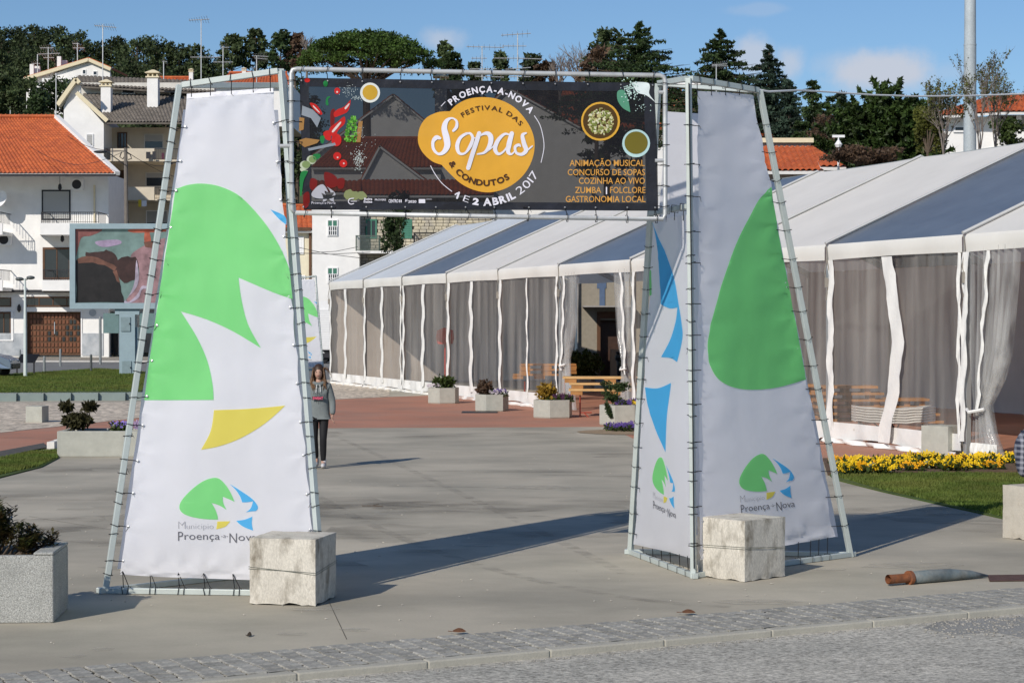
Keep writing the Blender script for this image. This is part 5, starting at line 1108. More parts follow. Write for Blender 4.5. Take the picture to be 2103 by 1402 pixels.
antenna('thin rod aerial above the umbrella pine', 741, 60, 140, 150, ())
# ================================================================ VEGETATION
def leaf(m, p, s, r, asp=1.0, flat=0.0, tri=True):
    n = Vector((r.gauss(0, 1), r.gauss(0, 1), r.gauss(0, 1) * (1 - flat) + flat * 2)).normalized(); a = n.orthogonal().normalized(); a = Matrix.Rotation(r.uniform(0, 6.28), 3, n) @ a; b = n.cross(a)
    if tri: m.add([p - a * s * .5, p + a * s * .5, p + b * s * asp], [(0, 1, 2)])
    else: m.add([p, p + (a * .5 + b * .45) * s * asp, p + b * s * asp * 1.6, p + (-a * .5 + b * .45) * s * asp], [(0, 1, 2, 3)])
def clump(m, c, rad, n, s, r, flat=0.0, asp=1.0, tri=True):
    c = Vector(c)
    for _ in range(n):
        d = Vector((r.gauss(0, 1), r.gauss(0, 1), r.gauss(0, 1))).normalized(); k = r.random() ** .45
        leaf(m, c + Vector((d.x * rad[0], d.y * rad[1], d.z * rad[2])) * k, s * r.uniform(.6, 1.3), r, asp, flat, tri)
def pine_variant(seed, h=11, w=3.6, low=.35, dens=1.0, s=.30):
    r = random.Random(seed); tr, cr = MB(), MB(); lean = r.uniform(-.6, .6)
    top = Vector((lean, r.uniform(-.4, .4), h * .93)); tr.tube([(0, 0, -1.5), (lean * .3, 0, h * .4), top * .8 + Vector((0, 0, h * .1)), top], [.24, .18, .10, .04], 6)
    for i in range(int(20 * dens)):
        z = h * (low + (1 - low) * (i + r.random()) / 20); f = 1 - (z / h - low) / (1 - low); rr_ = w * (.25 + .75 * math.sin(min(1, f * 1.15 + .1) * PI * .62)) ; a = r.uniform(0, 6.28); q = r.uniform(.35, 1) * rr_
        c = Vector((lean * z / h + q * math.cos(a), q * math.sin(a), z)); sz = r.uniform(.8, 1.5) * (w / 3.6)
        tr.tube([(lean * z / h * .9, 0, z - .9), c], [.06, .02], 3, False); clump(cr, c, (sz, sz, sz * .62), 105, s, r)
    clump(cr, top + Vector((0, 0, .2)), (.8, .8, .7), 40, s, r)
    return tr.mesh('trunk', bark), cr.mesh('crown', pine_leaf)
def plant(name, label, meshes, loc, rz=0, sc=1.0, group=None, cat='tree', parts=('trunk', 'crown')):
    t = thing(name, label, cat, loc, rz, group); t.scale = sc if isinstance(sc, tuple) else (sc, sc, sc)
    for n, me in zip(parts, meshes): put(n, me, t)
    return t
vr = random.Random(99)
PV = [pine_variant(i, h=vr.uniform(9, 12), w=vr.uniform(3, 4.3), low=vr.choice([.3, .4, .5])) for i in range(7)]
# skyline pines: (px of trunk, py of top, depth)
skyl = [(6, 62, 300), (22, 52, 300), (45, 62, 305), (70, 66, 300), (95, 72, 300), (118, 68, 305), (140, 82, 300), (163, 80, 300), (185, 86, 305), (203, 84, 300), (232, 92, 300), (252, 100, 300), (278, 88, 295), (300, 98, 300), (330, 84, 290), (352, 96, 290), (375, 92, 290), (395, 110, 290), (412, 124, 285), (430, 132, 285)]
for i, (x, y, Y) in enumerate(skyl):
    X = at(x, y, Y).x; zb = terrain_h(X, Y); zt = at(x, y, Y).z; h = zt - zb; h = max(9, min(h, 22)); me = PV[i % 7]
    plant('pine_tree', 'pine on the wooded skyline behind the hill house, top of the left ridge', me, (X, Y, zt - h * .98), vr.uniform(0, 6), h / 10.6, 'pines along the wooded ridge')
for row, (Y, step) in enumerate(((285, 21), (268, 22), (250, 24), (225, 26), (205, 30), (185, 34))):
    x = -70 + vr.uniform(0, 12)
    while x < (620 if Y > 215 else 470):
        X = at(x, 300, Y).x; zb = terrain_h(X, Y); h = vr.uniform(8.5, 13)
        hide = (Y < 234 and 50 < x < 232 and 660 - (zb + h - HC) * F_PX / Y < 178)
        if not hide: plant('pine_tree', 'dark pine on the wooded hillside behind the houses', PV[vr.randrange(7)], (X, Y, zb), vr.uniform(0, 6), h / 10.6, 'pines covering the hillside')
        x += step * vr.uniform(.75, 1.25)
# taller mid-distance pines, one by one
def solo(label, px, ytop, Y, ybase, seed, w, low, name='pine_tree', mat=pine_leaf, s=.33, n=22, per=85, shape='pine'):
    r = random.Random(seed); zt = at(px, ytop, Y).z; X = at(px, ytop, Y).x; zb = max(terrain_h(X, Y), at(px, ybase, Y).z - 1); h = zt - zb; tr, cr = MB(), MB()
    W_ = w * Y / F_PX / 2; tr.tube([(0, 0, -1), (r.uniform(-.2, .2), 0, h * .5), (0, 0, h * .95)], [h * .022, h * .015, h * .004], 7)
    for i in range(n):
        v = (i + r.random()) / n; z = h * (low + (1 - low) * v)
        if shape == 'pine': q = W_ * (.35 + .65 * math.sin((1 - v) * PI * .6 + .15))
        elif shape == 'cone': q = W_ * (1 - v) ** .8
        else: q = W_ * math.sin(PI * (v * .8 + .15)) ** .6
        for _ in range(2):
            a = r.uniform(0, 6.28); k = r.uniform(.3, .9); sz = W_ * r.uniform(.22, .42); c = Vector((q * k * math.cos(a), q * k * math.sin(a), z)); tr.tube([(0, 0, z - q * .35), c], [.05, .015], 3, False); clump(cr, c, (sz, sz, sz * .55), per // 2, s, r)
    clump(cr, (0, 0, h * .97), (W_ * .14, W_ * .14, h * .05), per // 3, s * .8, r)
    return plant(name, label, (tr.mesh('trunk', bark), cr.mesh('crown', mat)), (X, Y, zb))
solo('bushy pine left of the tallest pair, above the left tower', 478, 76, 200, 170, 1, 70, .45); solo('taller pine with open top beside the bushy one', 524, 62, 200, 170, 2, 52, .4); solo('dark pine just left of the bare twigs', 578, 68, 190, 170, 3, 66, .4, mat=dark_leaf)
solo('brownish pine between dark pine and umbrella pine', 608, 74, 190, 170, 31, 44, .4, mat=brown_leaf)
solo('slim dark pine right of the umbrella pine', 912, 86, 170, 260, 4, 44, .3); solo('rounded bushy pine right of the slim one', 930, 112, 168, 260, 5, 60, .3, mat=dark_leaf)
solo('small rounded tree behind the left big aerial', 1028, 108, 180, 260, 6, 52, .35); solo('small rounded pine behind the right big aerial', 1092, 112, 180, 260, 7, 60, .3); solo('low brown shrub tree behind the frame', 1120, 128, 178, 260, 8, 70, .2, mat=brown_leaf, shape='round'); solo('low green tree left of the aerials', 975, 130, 178, 260, 18, 60, .2, shape='round')
solo('dark conical pine left of the layered cedar', 1247, 62, 150, 420, 9, 120, .2, n=34, per=110, shape='pine', mat=pine_leaf); solo('reddish shrubby tree in front of the conical pine', 1225, 100, 146, 300, 10, 90, .3, mat=brown_leaf, shape='round')
# umbrella pine
def umbrella():
    Y = 150.0; X = at(752, 100, Y).x; zb = terrain_h(X, Y); r = random.Random(5); t = thing('umbrella_pine', 'very wide dense umbrella pine with a domed crown behind the banner', 'tree', (X, Y, zb)); tr, cr = MB(), MB()
    zc = at(752, 155, Y).z - zb; zt = at(752, 66, Y).z - zb; H_ = zt - zc; Rx = 148 * Y / F_PX
    tr.tube([(0, 0, -1), (.1, 0, zc * .5), (0, 0, zc + .3)], [.42, .34, .26], 8)
    for i in range(14):
        a = r.uniform(0, 6.28); k = r.uniform(.4, .85) * Rx; tr.tube([(0, 0, zc - 1.0), (math.cos(a) * k * .5, math.sin(a) * k * .5, zc + .3), (math.cos(a) * k, math.sin(a) * k, zc + 1.2)], [.16, .1, .04], 4)
    for i in range(430):
        a = r.uniform(0, 6.28); q = math.sqrt(r.random()) ; zz = math.sqrt(max(0, 1 - q * q * .97)); k = r.uniform(.86, 1.0) if r.random() < .8 else r.uniform(.5, .85)
        rad = Rx * (1 + .06 * math.sin(a * 3 + 1)); c = (rad * q * math.cos(a) * k, rad * q * math.sin(a) * k, zc + .1 + H_ * zz * k * .95); clump(cr, c, (.55, .55, .30), 62, .17, r)
    put('trunk', tr.mesh('trunk', bark), t); put('crown', cr.mesh('crown', stone_leaf), t)
umbrella()
# cedars: tiers of drooping fans
def cedar(label, px, ytop, Y, ybase, w, seed, mat=dark_leaf, name='cedar_tree', tiers=19, droop=.10, power=.85, s=.26, lean=0):
    r = random.Random(seed); P_ = at(px, ytop, Y); zb = -.1 if Y < 140 else terrain_h(P_.x, Y); zbv = at(px, ybase, Y).z; h = P_.z - zb; tr, cr = MB(), MB(); W_ = w * Y / F_PX / 2; z0 = max(zbv - zb, 1.0)
    tr.tube([(0, 0, -.5), (0, 0, h * .5), (lean, 0, h)], [h * .024, h * .014, .03], 7)
    for i in range(tiers):
        v = (i + .5) / tiers; z = z0 + (h - z0) * v; L0 = W_ * ((1 - v) ** power) * r.uniform(.8, 1.12) + .06; nb = max(4, int(10 * (1 - v) + 4))
        for k in range(nb):
            a = 2 * PI * (k + r.random() * .8) / nb; z = z0 + (h - z0) * min(.985, v + r.uniform(-.55, .55) / tiers); L = L0 * r.uniform(.55, 1.15); d = Vector((math.cos(a), math.sin(a), 0)); up = r.uniform(-.02, .22); tip = Vector((lean * v, 0, z)) + d * L + Vector((0, 0, up * L)); base = Vector((lean * v, 0, z))
            tr.tube([base, tip], [.05 * (1 - v) + .02, .01], 3, False); side = d.cross(Vector((0, 0, 1))); n = int(60 + 110 * L / max(W_, .1))
            for _ in range(n):
                u = r.random() ** .7; sp = L * .24 * math.sin(PI * min(1, u * .85 + .12)) ; p = base + (tip - base) * u + side * r.uniform(-1, 1) * sp + Vector((0, 0, r.uniform(-.22, .04) * sp - droop * L * u * u + r.uniform(-.03, .03))); leaf(cr, p, s * r.uniform(.6, 1.4), r, 1.3, .45)
    return plant(name, label, (tr.mesh('trunk', bark), cr.mesh('crown', mat)), (P_.x, Y, zb))
cedar('broad cedar with flat drooping layers right of the conical pine', 1312, 46, 132, 250, 440, 1, tiers=24, power=1.0, s=.15)
cedar('spiky cedar rising behind the right tower', 1480, 60, 120, 300, 420, 2, tiers=26, power=.98, s=.14)
cedar('slender pointed cedar beside the small clouds', 1580, 92, 112, 340, 310, 3, blue_leaf, tiers=26, power=.95, s=.13)
cedar('small cedar top right of the slender one', 1622, 168, 108, 400, 120, 4, blue_leaf, tiers=16, s=.14); cedar('narrow dark cedar left of the dense cypress', 1668, 165, 104, 420, 130, 5, dark_leaf, tiers=17, power=.6, s=.14); cedar('low grey-green cedar between the dark ones', 1728, 185, 110, 400, 110, 6, blue_leaf, tiers=14, power=.6, s=.14); cedar('low cedar tip behind the parapet of the low house', 1700, 200, 100, 420, 120, 16, dark_leaf, tiers=14, power=.5, s=.14)
def cypress():
    Y = 90.0; X = at(1800, 300, Y).x; r = random.Random(8); t = thing('cypress_tree', 'large dense dark green cypress with wedge-shaped sprays behind the marquee', 'tree', (X, Y, 0)); tr, cr = MB(), MB(); tr.tube([(0, 0, 0), (0, 0, 6)], [.4, .2], 7)
    sprays = []
    for (px, y0, w) in ((1813, 170, 36), (1775, 196, 40), (1850, 196, 50), (1745, 228, 60), (1880, 225, 40), (1800, 215, 60), (1832, 190, 44), (1865, 215, 50)):
        for _ in range(85): sprays.append((px + r.gauss(0, w * .5), y0 - 8 + abs(r.gauss(0, 1)) * 70 + r.uniform(0, 80), w))
    for (px, py, w) in sprays:
        if py > 345: continue
        spread = 125 * min(1, .12 + (py - 168) / 90.0); px = max(1810 - spread, min(1805 + spread * .86, px)); yy = Y + r.uniform(-2.2, 2.2); c = at(px, py, Y) - Vector((X, 0, 0)); c.y = yy - Y
        dirx = (px - 1805) / 100 * .9 + r.uniform(-.4, .4); L = r.uniform(.7, 1.3)
        for _ in range(85):
            u = r.random(); wdt = .30 * math.sin(PI * min(1, u + .18)) ; p = c + Vector((dirx * L * (u - .5), r.uniform(-1, 1) * wdt, L * .40 * (u - .5) + r.uniform(-.5, .5) * wdt * .6)); leaf(cr, p, .15 * r.uniform(.6, 1.4), r, 1.4, .2)
    put('trunk', tr.mesh('trunk', bark), t); put('crown', cr.mesh('crown', cyp_leaf), t)
cypress()
# bare and thinly leaved trees
def branchy(label, px, ytop, Y, ybase, w, seed, leaves=0, lmat=None, name='bare_tree', stems=4, upright=.7, s=.1, depth=5, group=None, mat=bark_grey, thick=.05):
    r = random.Random(seed); P_ = at(px, ytop, Y); zb = terrain_h(P_.x, Y) if Y > 136 else -.1; zs = at(px, ybase, Y).z - zb; h = P_.z - zb; tr, cr = MB(), MB(); W_ = w * Y / F_PX / 2; hv = h - zs
    def grow(p, d, L, rad, dep):
        q = p + d * L; mid = (p + q) / 2 + Vector((r.uniform(-1, 1), r.uniform(-1, 1), 0)) * L * .06; tr.tube([p, mid, q], [rad, rad * .8, rad * .6], 4 if dep > 2 else 3, False)
        if leaves and dep <= 2:
            for _ in range(leaves): u = r.random(); leaf(cr, p + (q - p) * u + Vector((r.gauss(0, .1), r.gauss(0, .1), r.gauss(0, .1))) * L * .6, s * r.uniform(.6, 1.3), r, 1.2)
        if dep == 0: return
        for _ in range(3 if dep > 1 else 4):
            nd = (d + Vector((r.gauss(0, .30 if leaves else .42), r.gauss(0, .30 if leaves else .42), r.uniform(-.1, .35) * upright + .1))).normalized(); grow(p + (q - p) * r.uniform(.45, 1.0), nd, L * r.uniform(.55, .8), rad * .6, dep - 1)
    tr.tube([(0, 0, 0), (0, 0, max(zs, .5))], [thick * 2.2, thick * 1.6], 6)
    for k in range(stems):
        a = 2 * PI * k / stems + r.uniform(-.4, .4); grow(Vector((0, 0, max(zs, .5) - .3)), Vector((math.cos(a) * .35 * W_ / max(hv, .1) * 1.6, math.sin(a) * .3, 1)).normalized(), hv * .42, thick, depth - 1)
    t = thing(name, label, 'tree', (P_.x, Y, zb), 0, group); put('trunk', tr.mesh('trunk', mat), t)
    if leaves: put('crown', cr.mesh('crown', lmat), t)
    return t
branchy('bare leafless tree with pinkish twigs behind the banner top', 1190, 84, 160, 190, 75, 1, thick=.10); branchy('smaller bare tree left of the bigger leafless one', 1150, 100, 162, 190, 60, 2, thick=.08); branchy('thin bare twigs standing above the pines by the umbrella pine', 630, 52, 165, 110, 60, 3, stems=7, depth=3, thick=.06)
branchy('thin leafless bushes in front of the hill house', 170, 142, 225, 175, 110, 4, stems=9, depth=3, thick=.07)
branchy('sparse upright tree with yellowish new leaves left of the metal pole', 1938, 140, 62, 300, 95, 5, leaves=2, lmat=yel_leaf, name='leafing_tree', stems=6, s=.06, thick=.022)
branchy('taller sparse tree just right of the metal pole', 2012, 92, 64, 300, 70, 6, leaves=2, lmat=yel_leaf, name='leafing_tree', stems=4, s=.06, thick=.025); branchy('sparse leafing tree with one bare spike near the right edge', 2046, 118, 66, 300, 75, 7, leaves=2, lmat=yel_leaf, name='leafing_tree', stems=4, s=.06, thick=.022)
def bush(label, px, py, Y, wpx, hpx, seed, mat, s=.12, n=1400, group=None, cat='bush', name='bush', ground_z=None):
    r = random.Random(seed); P_ = at(px, py + hpx / 2, Y); rx, rz_h = wpx * Y / F_PX / 2, hpx * Y / F_PX / 2; m = MB(); tr = MB(); gz_ = (-.1 if Y < 136 else terrain_h(P_.x, Y)) if ground_z is None else ground_z; c = P_.z + rz_h - gz_
    for i in range(16):
        a = r.uniform(0, 6.28); q = math.sqrt(r.random()) * .75; cc = (rx * q * math.cos(a), rx * q * math.sin(a) * .8, c + rz_h * r.uniform(-.7, .65)); clump(m, cc, (rx * .34, rx * .34, rz_h * .38), n // 16, s, r); tr.tube([(0, 0, c - rz_h), cc], [.03, .01], 3, False)
    tr.tube([(0, 0, 0), (0, 0, max(.2, c - rz_h * .8))], .05, 5)
    t = thing(name, label, cat, (P_.x, Y, gz_), 0, group); put('trunk', tr.mesh('trunk', bark), t); put('foliage', m.mesh('foliage', mat), t); return t
bush('dark evergreen tree in front of the stone house balcony', 812, 452, 108, 78, 135, 1, dark_leaf, .16, 2600, name='evergreen_tree', cat='tree'); bush('yellow-green bush below the sparse tree at the right', 1905, 260, 72, 75, 110, 2, yel_leaf, .10, 2600, name='bush'); bush('green bush by the porch of the right-hand house', 2075, 275, 75, 90, 70, 3, shrub_leaf, .10, 2200); bush('brown leafless hedge above the marquee roof', 1760, 318, 78, 190, 40, 4, brown_leaf, .10, 4200, name='hedge', cat='hedge'); bush('dark tree below the hill house on its left', 130, 195, 190, 120, 75, 5, dark_leaf, .3, 2400, name='tree', cat='tree')
bush('dark tree at the left edge above the orange roof', 30, 190, 185, 110, 80, 6, pine_leaf, .3, 2400, name='tree', cat='tree'); bush('thin bare-ish dark tree between hill house and apartment roof', 85, 215, 180, 60, 60, 7, dark_leaf, .3, 1600, name='tree', cat='tree')
bush('tangled shrubs left of the dense cypress', 1700, 270, 95, 120, 100, 9, brown_leaf, .12, 3000, name='shrubs')
# ---- planters
def hex_planter(label, px, py, wpx, hm, seed, kind, group='hexagonal planters along the marquee'):
    c = ground(px, py); Y = c.y; R = wpx * Y / F_PX / 2; c = Vector((c.x, Y + R * .8, 0)); r = random.Random(seed); t = thing('flower_planter', label, 'planter', c, 0, group); a0 = math.radians(8 + 10 * seed % 17)
    m = MB(); m.lathe([(R * .96, 0), (R, .03), (R, hm), (R * .90, hm), (R * .88, hm - .08), (0.01, hm - .08)], (0, 0, 0), 6, a0); b = put('planter_box', m.mesh('planter_box', concrete_grey), t)
    m = MB(); m.lathe([(R * .87, hm - .10), (R * .87, hm - .06), (R * .4, hm - .02), (0.01, hm)], (0, 0, 0), 12); put('soil', m.mesh('soil', soil), t); return t, c, R
pansy_y = M('pansy_yellow', (.90, .60, .01), .6, .12, 20, translucent=.2, rand=.1); pansy_o = M('pansy_orange', (.85, .42, .005), .6, .12, 20, translucent=.2); pansy_p = M('pansy_purple', (.10, .055, .26), .6, .3, 20, translucent=.2); pansy_w = M('pansy_pale', (.62, .55, .58), .6, .1, translucent=.2); pansy_d = M('pansy_maroon', (.055, .012, .045), .6, .2)
def pansies(t, c, spread, n, mat, seed, s=.05, h=.14, leaves=True, ring=None):
    r = random.Random(seed); m, lf = MB(), MB()
    for _ in range(n):
        a, q = r.uniform(0, 6.28), math.sqrt(r.random()); p = Vector(c) + Vector((spread[0] * q * math.cos(a), spread[1] * q * math.sin(a), h * r.uniform(.5, 1.1))); f = Vector((r.gauss(0, .35), -1 + r.gauss(0, .3), .55 + r.gauss(0, .3))).normalized(); x = f.orthogonal().normalized(); y = f.cross(x); sz = s * r.uniform(.7, 1.15)
        for k in range(5):
            b = 2 * PI * k / 5; d = x * math.cos(b) + y * math.sin(b); e = x * math.cos(b + 1.2) + y * math.sin(b + 1.2); m.add([p, p + (d * .9 - e * .3) * sz, p + d * sz * 1.15 + f * sz * .2, p + (d * .75 + e * .45) * sz], [(0, 1, 2, 3)])
    if leaves: 
        for _ in range(n * 6): a, q = r.uniform(0, 6.28), math.sqrt(r.random()) * 1.12; leaf(lf, Vector(c) + Vector((spread[0] * q * math.cos(a), spread[1] * q * math.sin(a), h * r.uniform(0, .9))), s * r.uniform(.7, 1.3), r, 1.0, .1, False)
        put('leaves', lf.mesh('leaves', shrub_leaf), t)
    put('blossoms', m.mesh('blossoms', mat), t)
t, c, R = hex_planter('hexagonal planter with a round green shrub, farthest along the marquee', 910, 829, 66, .47, 1, 0); m = MB(); clump(m, (0, 0, .62), (.36, .3, .20), 900, .06, random.Random(1), tri=False); put('shrub', m.mesh('shrub', shrub_leaf), t); pansies(t, (-.25, -.2, .42), (.2, .1), 14, pansy_w, 2, leaves=False)
t, c, R = hex_planter('hexagonal planter with brownish shrub and purple-white pansies', 1010, 845, 70, .46, 2, 0); m = MB(); clump(m, (-.2, 0, .62), (.22, .25, .22), 700, .06, random.Random(2), tri=False); put('shrub', m.mesh('shrub', brown_leaf), t); pansies(t, (.18, -.1, .42), (.25, .2), 30, pansy_p, 3); pansies(t, (.15, -.25, .42), (.25, .1), 14, pansy_w, 4, leaves=False)
t, c, R = hex_planter('hexagonal planter with a yellow-leaved shrub and dark pansies', 1136, 859, 86, .46, 3, 0); m = MB(); clump(m, (-.15, 0, .66), (.26, .25, .22), 700, .06, random.Random(3), tri=False); put('shrub', m.mesh('shrub', leafmat('golden_foliage', (.32, .20, .03), .2)), t); pansies(t, (.2, -.1, .42), (.3, .2), 40, pansy_d, 5)
t, c, R = hex_planter('hexagonal planter with a juniper and violet and yellow pansies, nearest the gate', 1274, 874, 86, .48, 4, 0); m = MB(); rj = random.Random(4); 
for k in range(14): q = Vector((-.16 + rj.gauss(0, .13), -.1, .5 + rj.random() * .5)); clump(m, q, (.16, .14, .07), 90, .05, rj)
for k in range(5): clump(m, (-.33 + .03 * k, -.42, .5 - k * .07), (.06, .04, .05), 60, .05, rj)
put('shrub', m.mesh('shrub', dark_leaf), t); pansies(t, (.15, -.15, .44), (.28, .2), 30, pansy_p, 6); pansies(t, (.34, -.2, .44), (.13, .12), 16, pansy_y, 7, leaves=False)
c = ground(1283, 884); t = thing('pansy_patch', 'small patch of dark purple pansies on the ground beside the right tower', 'flowers', (c.x, c.y, 0)); pansies(t, (0, 0, 0), (.42, .5), 60, pansy_p, 9, .05, .15)
m = MB(); flat_fill(m, [(c.x + 1.1 * math.cos(a * .5), c.y - .6 + 1.0 * math.sin(a * .5)) for a in range(12)], lambda u, v: Vector((u, v, .009))); struct('soil_patch', m, M('dry_soil', (.30, .22, .14), .95, .3, 10, speck=.3, sscale=60))
# long planter at the left with topiary stems
c = Vector((-7.2, 35.5, 0)); t = thing('concrete_planter', 'long low concrete planter with a two-headed shrub behind the left tower', 'planter', c)
m = MB(); a, b = at(117, 937, 35.0), at(330, 937, 35.0); x0, x1, h = a.x - c.x, b.x - c.x, .46
for (p, q) in (((x0, -.5, 0), (x1, -.38, h)), ((x0, .38, 0), (x1, .5, h)), ((x0, -.379, 0), (x0 + .1, .379, h)), ((x1 - .1, -.379, 0), (x1, .379, h)), ((x0 + .1, -.379, 0), (x1 - .1, .379, h - .12))): m.box2(p, q)
bevel(put('planter_box', m.mesh('planter_box', concrete_grey), t), .012); m = MB(); m.box2((x0 + .12, -.37, h - .119), (x1 - .12, .37, h - .06)); put('soil', m.mesh('soil', soil), t)
m, tr = MB(), MB(); r = random.Random(4); hd = ((-.72, .42, .10), (-.30, .43, .10)); 
xs = (at(133, 845, 35.4).x - c.x, at(182, 845, 35.4).x - c.x)
for i, x in enumerate(xs):
    tr.tube([(at(158, 880, 35.4).x - c.x, 0, h), (x * .6 + .4 * (at(158, 880, 35.4).x - c.x), 0, h + .28), (x, 0, h + .40)], .012, 5); clump(m, (x, 0, h + .42), (.12, .12, .08), 330, .055, r, tri=False)
clump(m, (at(155, 875, 35.4).x - c.x, 0, h + .16), (.26, .2, .14), 900, .06, r, tri=False); put('stems', tr.mesh('stems', bark), t); put('shrub', m.mesh('shrub', leafmat('reddish_foliage', (.055, .052, .022), .2)), t)
pansies(t, (at(245, 870, 35.3).x - c.x, -.05, h - .02), (.19, .15), 34, M('pansy_violet', (.22, .16, .5), .6, .3, 20), 12); pansies(t, (at(275, 870, 35.3).x - c.x, -.05, h - .02), (.12, .15), 24, M('pansy_rose', (.35, .25, .4), .6, .3, 20), 13, leaves=False)
a, b = ground(96, 922), ground(119, 920); m = MB(); m.box2((a.x, a.y, 0), (b.x, a.y + .9, .14)); m.box2((a.x + .05, a.y + .35, .141), (b.x - .03, a.y + .85, .16)); bevel(solid('kerb_block', m, M('white_concrete', (.70, .68, .63), .85, .1), 'low white slab lying against the left end of the long planter', 'slab'), .015)
# front left planter
c = Vector((-4.345, 16.03, 0)); t = thing('concrete_planter', 'big exposed-aggregate planter with a glossy dark shrub at the left edge', 'planter', c, math.radians(4)); m = MB(); w2, d2, h = .62, .38, .545
def lipbox(m, p, q): m.box2(p, q)
for (p, q) in (((-w2, -d2, 0), (w2, -d2 + .075, h)), ((-w2, d2 - .075, 0), (w2, d2, h)), ((-w2, -d2 + .0751, 0), (-w2 + .075, d2 - .0751, h)), ((w2 - .075, -d2 + .0751, 0), (w2, d2 - .0751, h)), ((-w2 + .0751, -d2 + .0751, 0), (w2 - .0751, d2 - .0751, h - .10))): m.box2(p, q)
m.box2((w2 - .16, -d2 - .002, h), (w2 + .002, d2, h + .025)); bevel(put('planter_box', m.mesh('planter_box', pebble_conc), t), .014, 3)
m = MB(); m.box2((-w2 + .08, -d2 + .08, h - .099), (w2 - .08, d2 - .08, h - .05)); put('soil', m.mesh('soil', soil), t)
m, tr = MB(), MB(); r = random.Random(17)
for k in range(44):
    x = r.uniform(-.60, .54); tall = .40 - .30 * abs(x - .02) / .6 * (1.35 if x > 0 else .5) + r.uniform(-.08, .04); tip = Vector((x + r.uniform(-.03, .03), r.uniform(-.22, .18), h + max(.04, tall))); b0 = Vector((x * .5, r.uniform(-.05, .1), h - .08)); tr.tube([b0, (b0 + tip) / 2 + Vector((x * .15, 0, 0)), tip], [.010, .008, .004], 5)
    for w_ in range(6):
        u = .45 + .11 * w_; q0 = b0.lerp(tip, u) + Vector((x * .1 * math.sin(u * PI), 0, 0))
        for l in range(16):
            a = r.uniform(0, 6.28); d = Vector((math.cos(a), math.sin(a) , .45 + r.uniform(-.2, .5))).normalized(); s = d.cross(Vector((0, 0, 1))).normalized(); L = r.uniform(.055, .09); o = q0 + Vector((r.gauss(0, .02), r.gauss(0, .02), r.gauss(0, .02))); m.add([o, o + d * L * .5 + s * L * .18, o + d * L - Vector((0, 0, L * .12)), o + d * L * .5 - s * L * .18], [(0, 1, 2, 3)])
put('stems', tr.mesh('stems', bark), t); put('leaves', m.mesh('leaves', M('glossy_leaves', (.050, .062, .018), .28, .3, 4, translucent=.15, spec=.5, col2=(.10, .05, .025), cscale=5)), t)
# yellow pansy bed on the right
pr_ = random.Random(31); base_cl = []
for i in range(4):
    c = thing('pansy_clump', 'x', 'flowers', (0, 0, -50)); pansies(c, (0, 0, 0), (.22, .13), 15, pansy_o if i == 3 else pansy_y, 60 + i, .055, .13); base_cl.append(c)
spots = [(1722, 952), (1735, 966), (1752, 950), (1762, 962), (1790, 956), (1800, 968), (1826, 955), (1812, 972), (1846, 948), (1868, 952), (1872, 966), (1890, 948), (1918, 948), (1922, 962), (1945, 956), (1965, 950), (1960, 966), (1998, 950), (2004, 962), (2030, 948), (2040, 963), (2062, 950), (2084, 944), (2110, 955), (2135, 948), (1780, 972), (1745, 972), (1855, 960)]
for i, (x, y) in enumerate(spots):
    g = ground(x, y, .035); k = 3 if (i * 7) % 5 == 0 else i % 3; lab = 'cluster of orange-yellow pansies in the brown bed before the marquee' if k == 3 else 'cluster of bright yellow pansies in the brown bed before the marquee'
    o = dup(base_cl[k], g, pr_.uniform(-.4, .4), lab, pr_.uniform(.75, 1.1), 'orange pansy clusters in the bed' if k == 3 else 'yellow pansy clusters in the bed')
for c in base_cl:
    for ch in list(c.children): bpy.data.objects.remove(ch)
    bpy.data.objects.remove(c)
# ================================================================ STREET FURNITURE AND OTHER THINGS
# ---- video screen on a pillar
Ys = 88.0; ls = thing('video_screen', 'large outdoor LED screen in a blue-grey frame on a wide pillar', 'screen', (at(261, 768, Ys).x, Ys + .3, 0))
m = MB(); x0, x1, y0, y1 = 143, 381, 459, 634
fb(m, x0, y0, x1, y0 + 11, Ys, Ys + .7); fb(m, x0, y1 - 12, x1, y1, Ys, Ys + .7); fb(m, x0, y0 + 11, x0 + 11, y1 - 12, Ys, Ys + .7); fb(m, x1 - 11, y0 + 11, x1, y1 - 12, Ys, Ys + .7); part('screen_frame', m, steel_blue, ls)
m = MB(); fb(m, x0 + 10, y0 + 10, x1 - 10, y1 - 11, Ys + .18, Ys + .68, Ys); sc_ = part('display', m, M('display', (.11, .165, .155), .35, .3, 1.5, emit=.35), ls)
sp = lambda x, y, o=0.0: at(x, y, Ys + .175 - o)
def scr(shapes, col, name, lay, e=.6, k=4):
    if len(shapes) > 1:
        for s in shapes: scr([s], col, name, lay, e, k)
        return
    m = MB()
    for s in shapes: flat_fill(m, smooth_pts(s, k) if k else s, lambda x, y: sp(x, y, .006 * lay))
    part(name, m, M('screen_' + name, col, .35, .4, 2.5, emit=e * .5), sc_)
S4 = lambda pts: [(x * .3352, 400 + y * .3352) for x, y in pts]
def jag(pts, n, amp, r=random.Random(6)):
    out = []
    for i in range(len(pts)):
        a, b = pts[i], pts[(i + 1) % len(pts)]
        for k in range(n): u = k / n; out.append((a[0] + (b[0] - a[0]) * u + (r.uniform(-amp, amp) if k else 0), a[1] + (b[1] - a[1]) * u + (r.uniform(-amp, amp) if k else 0)))
    return out
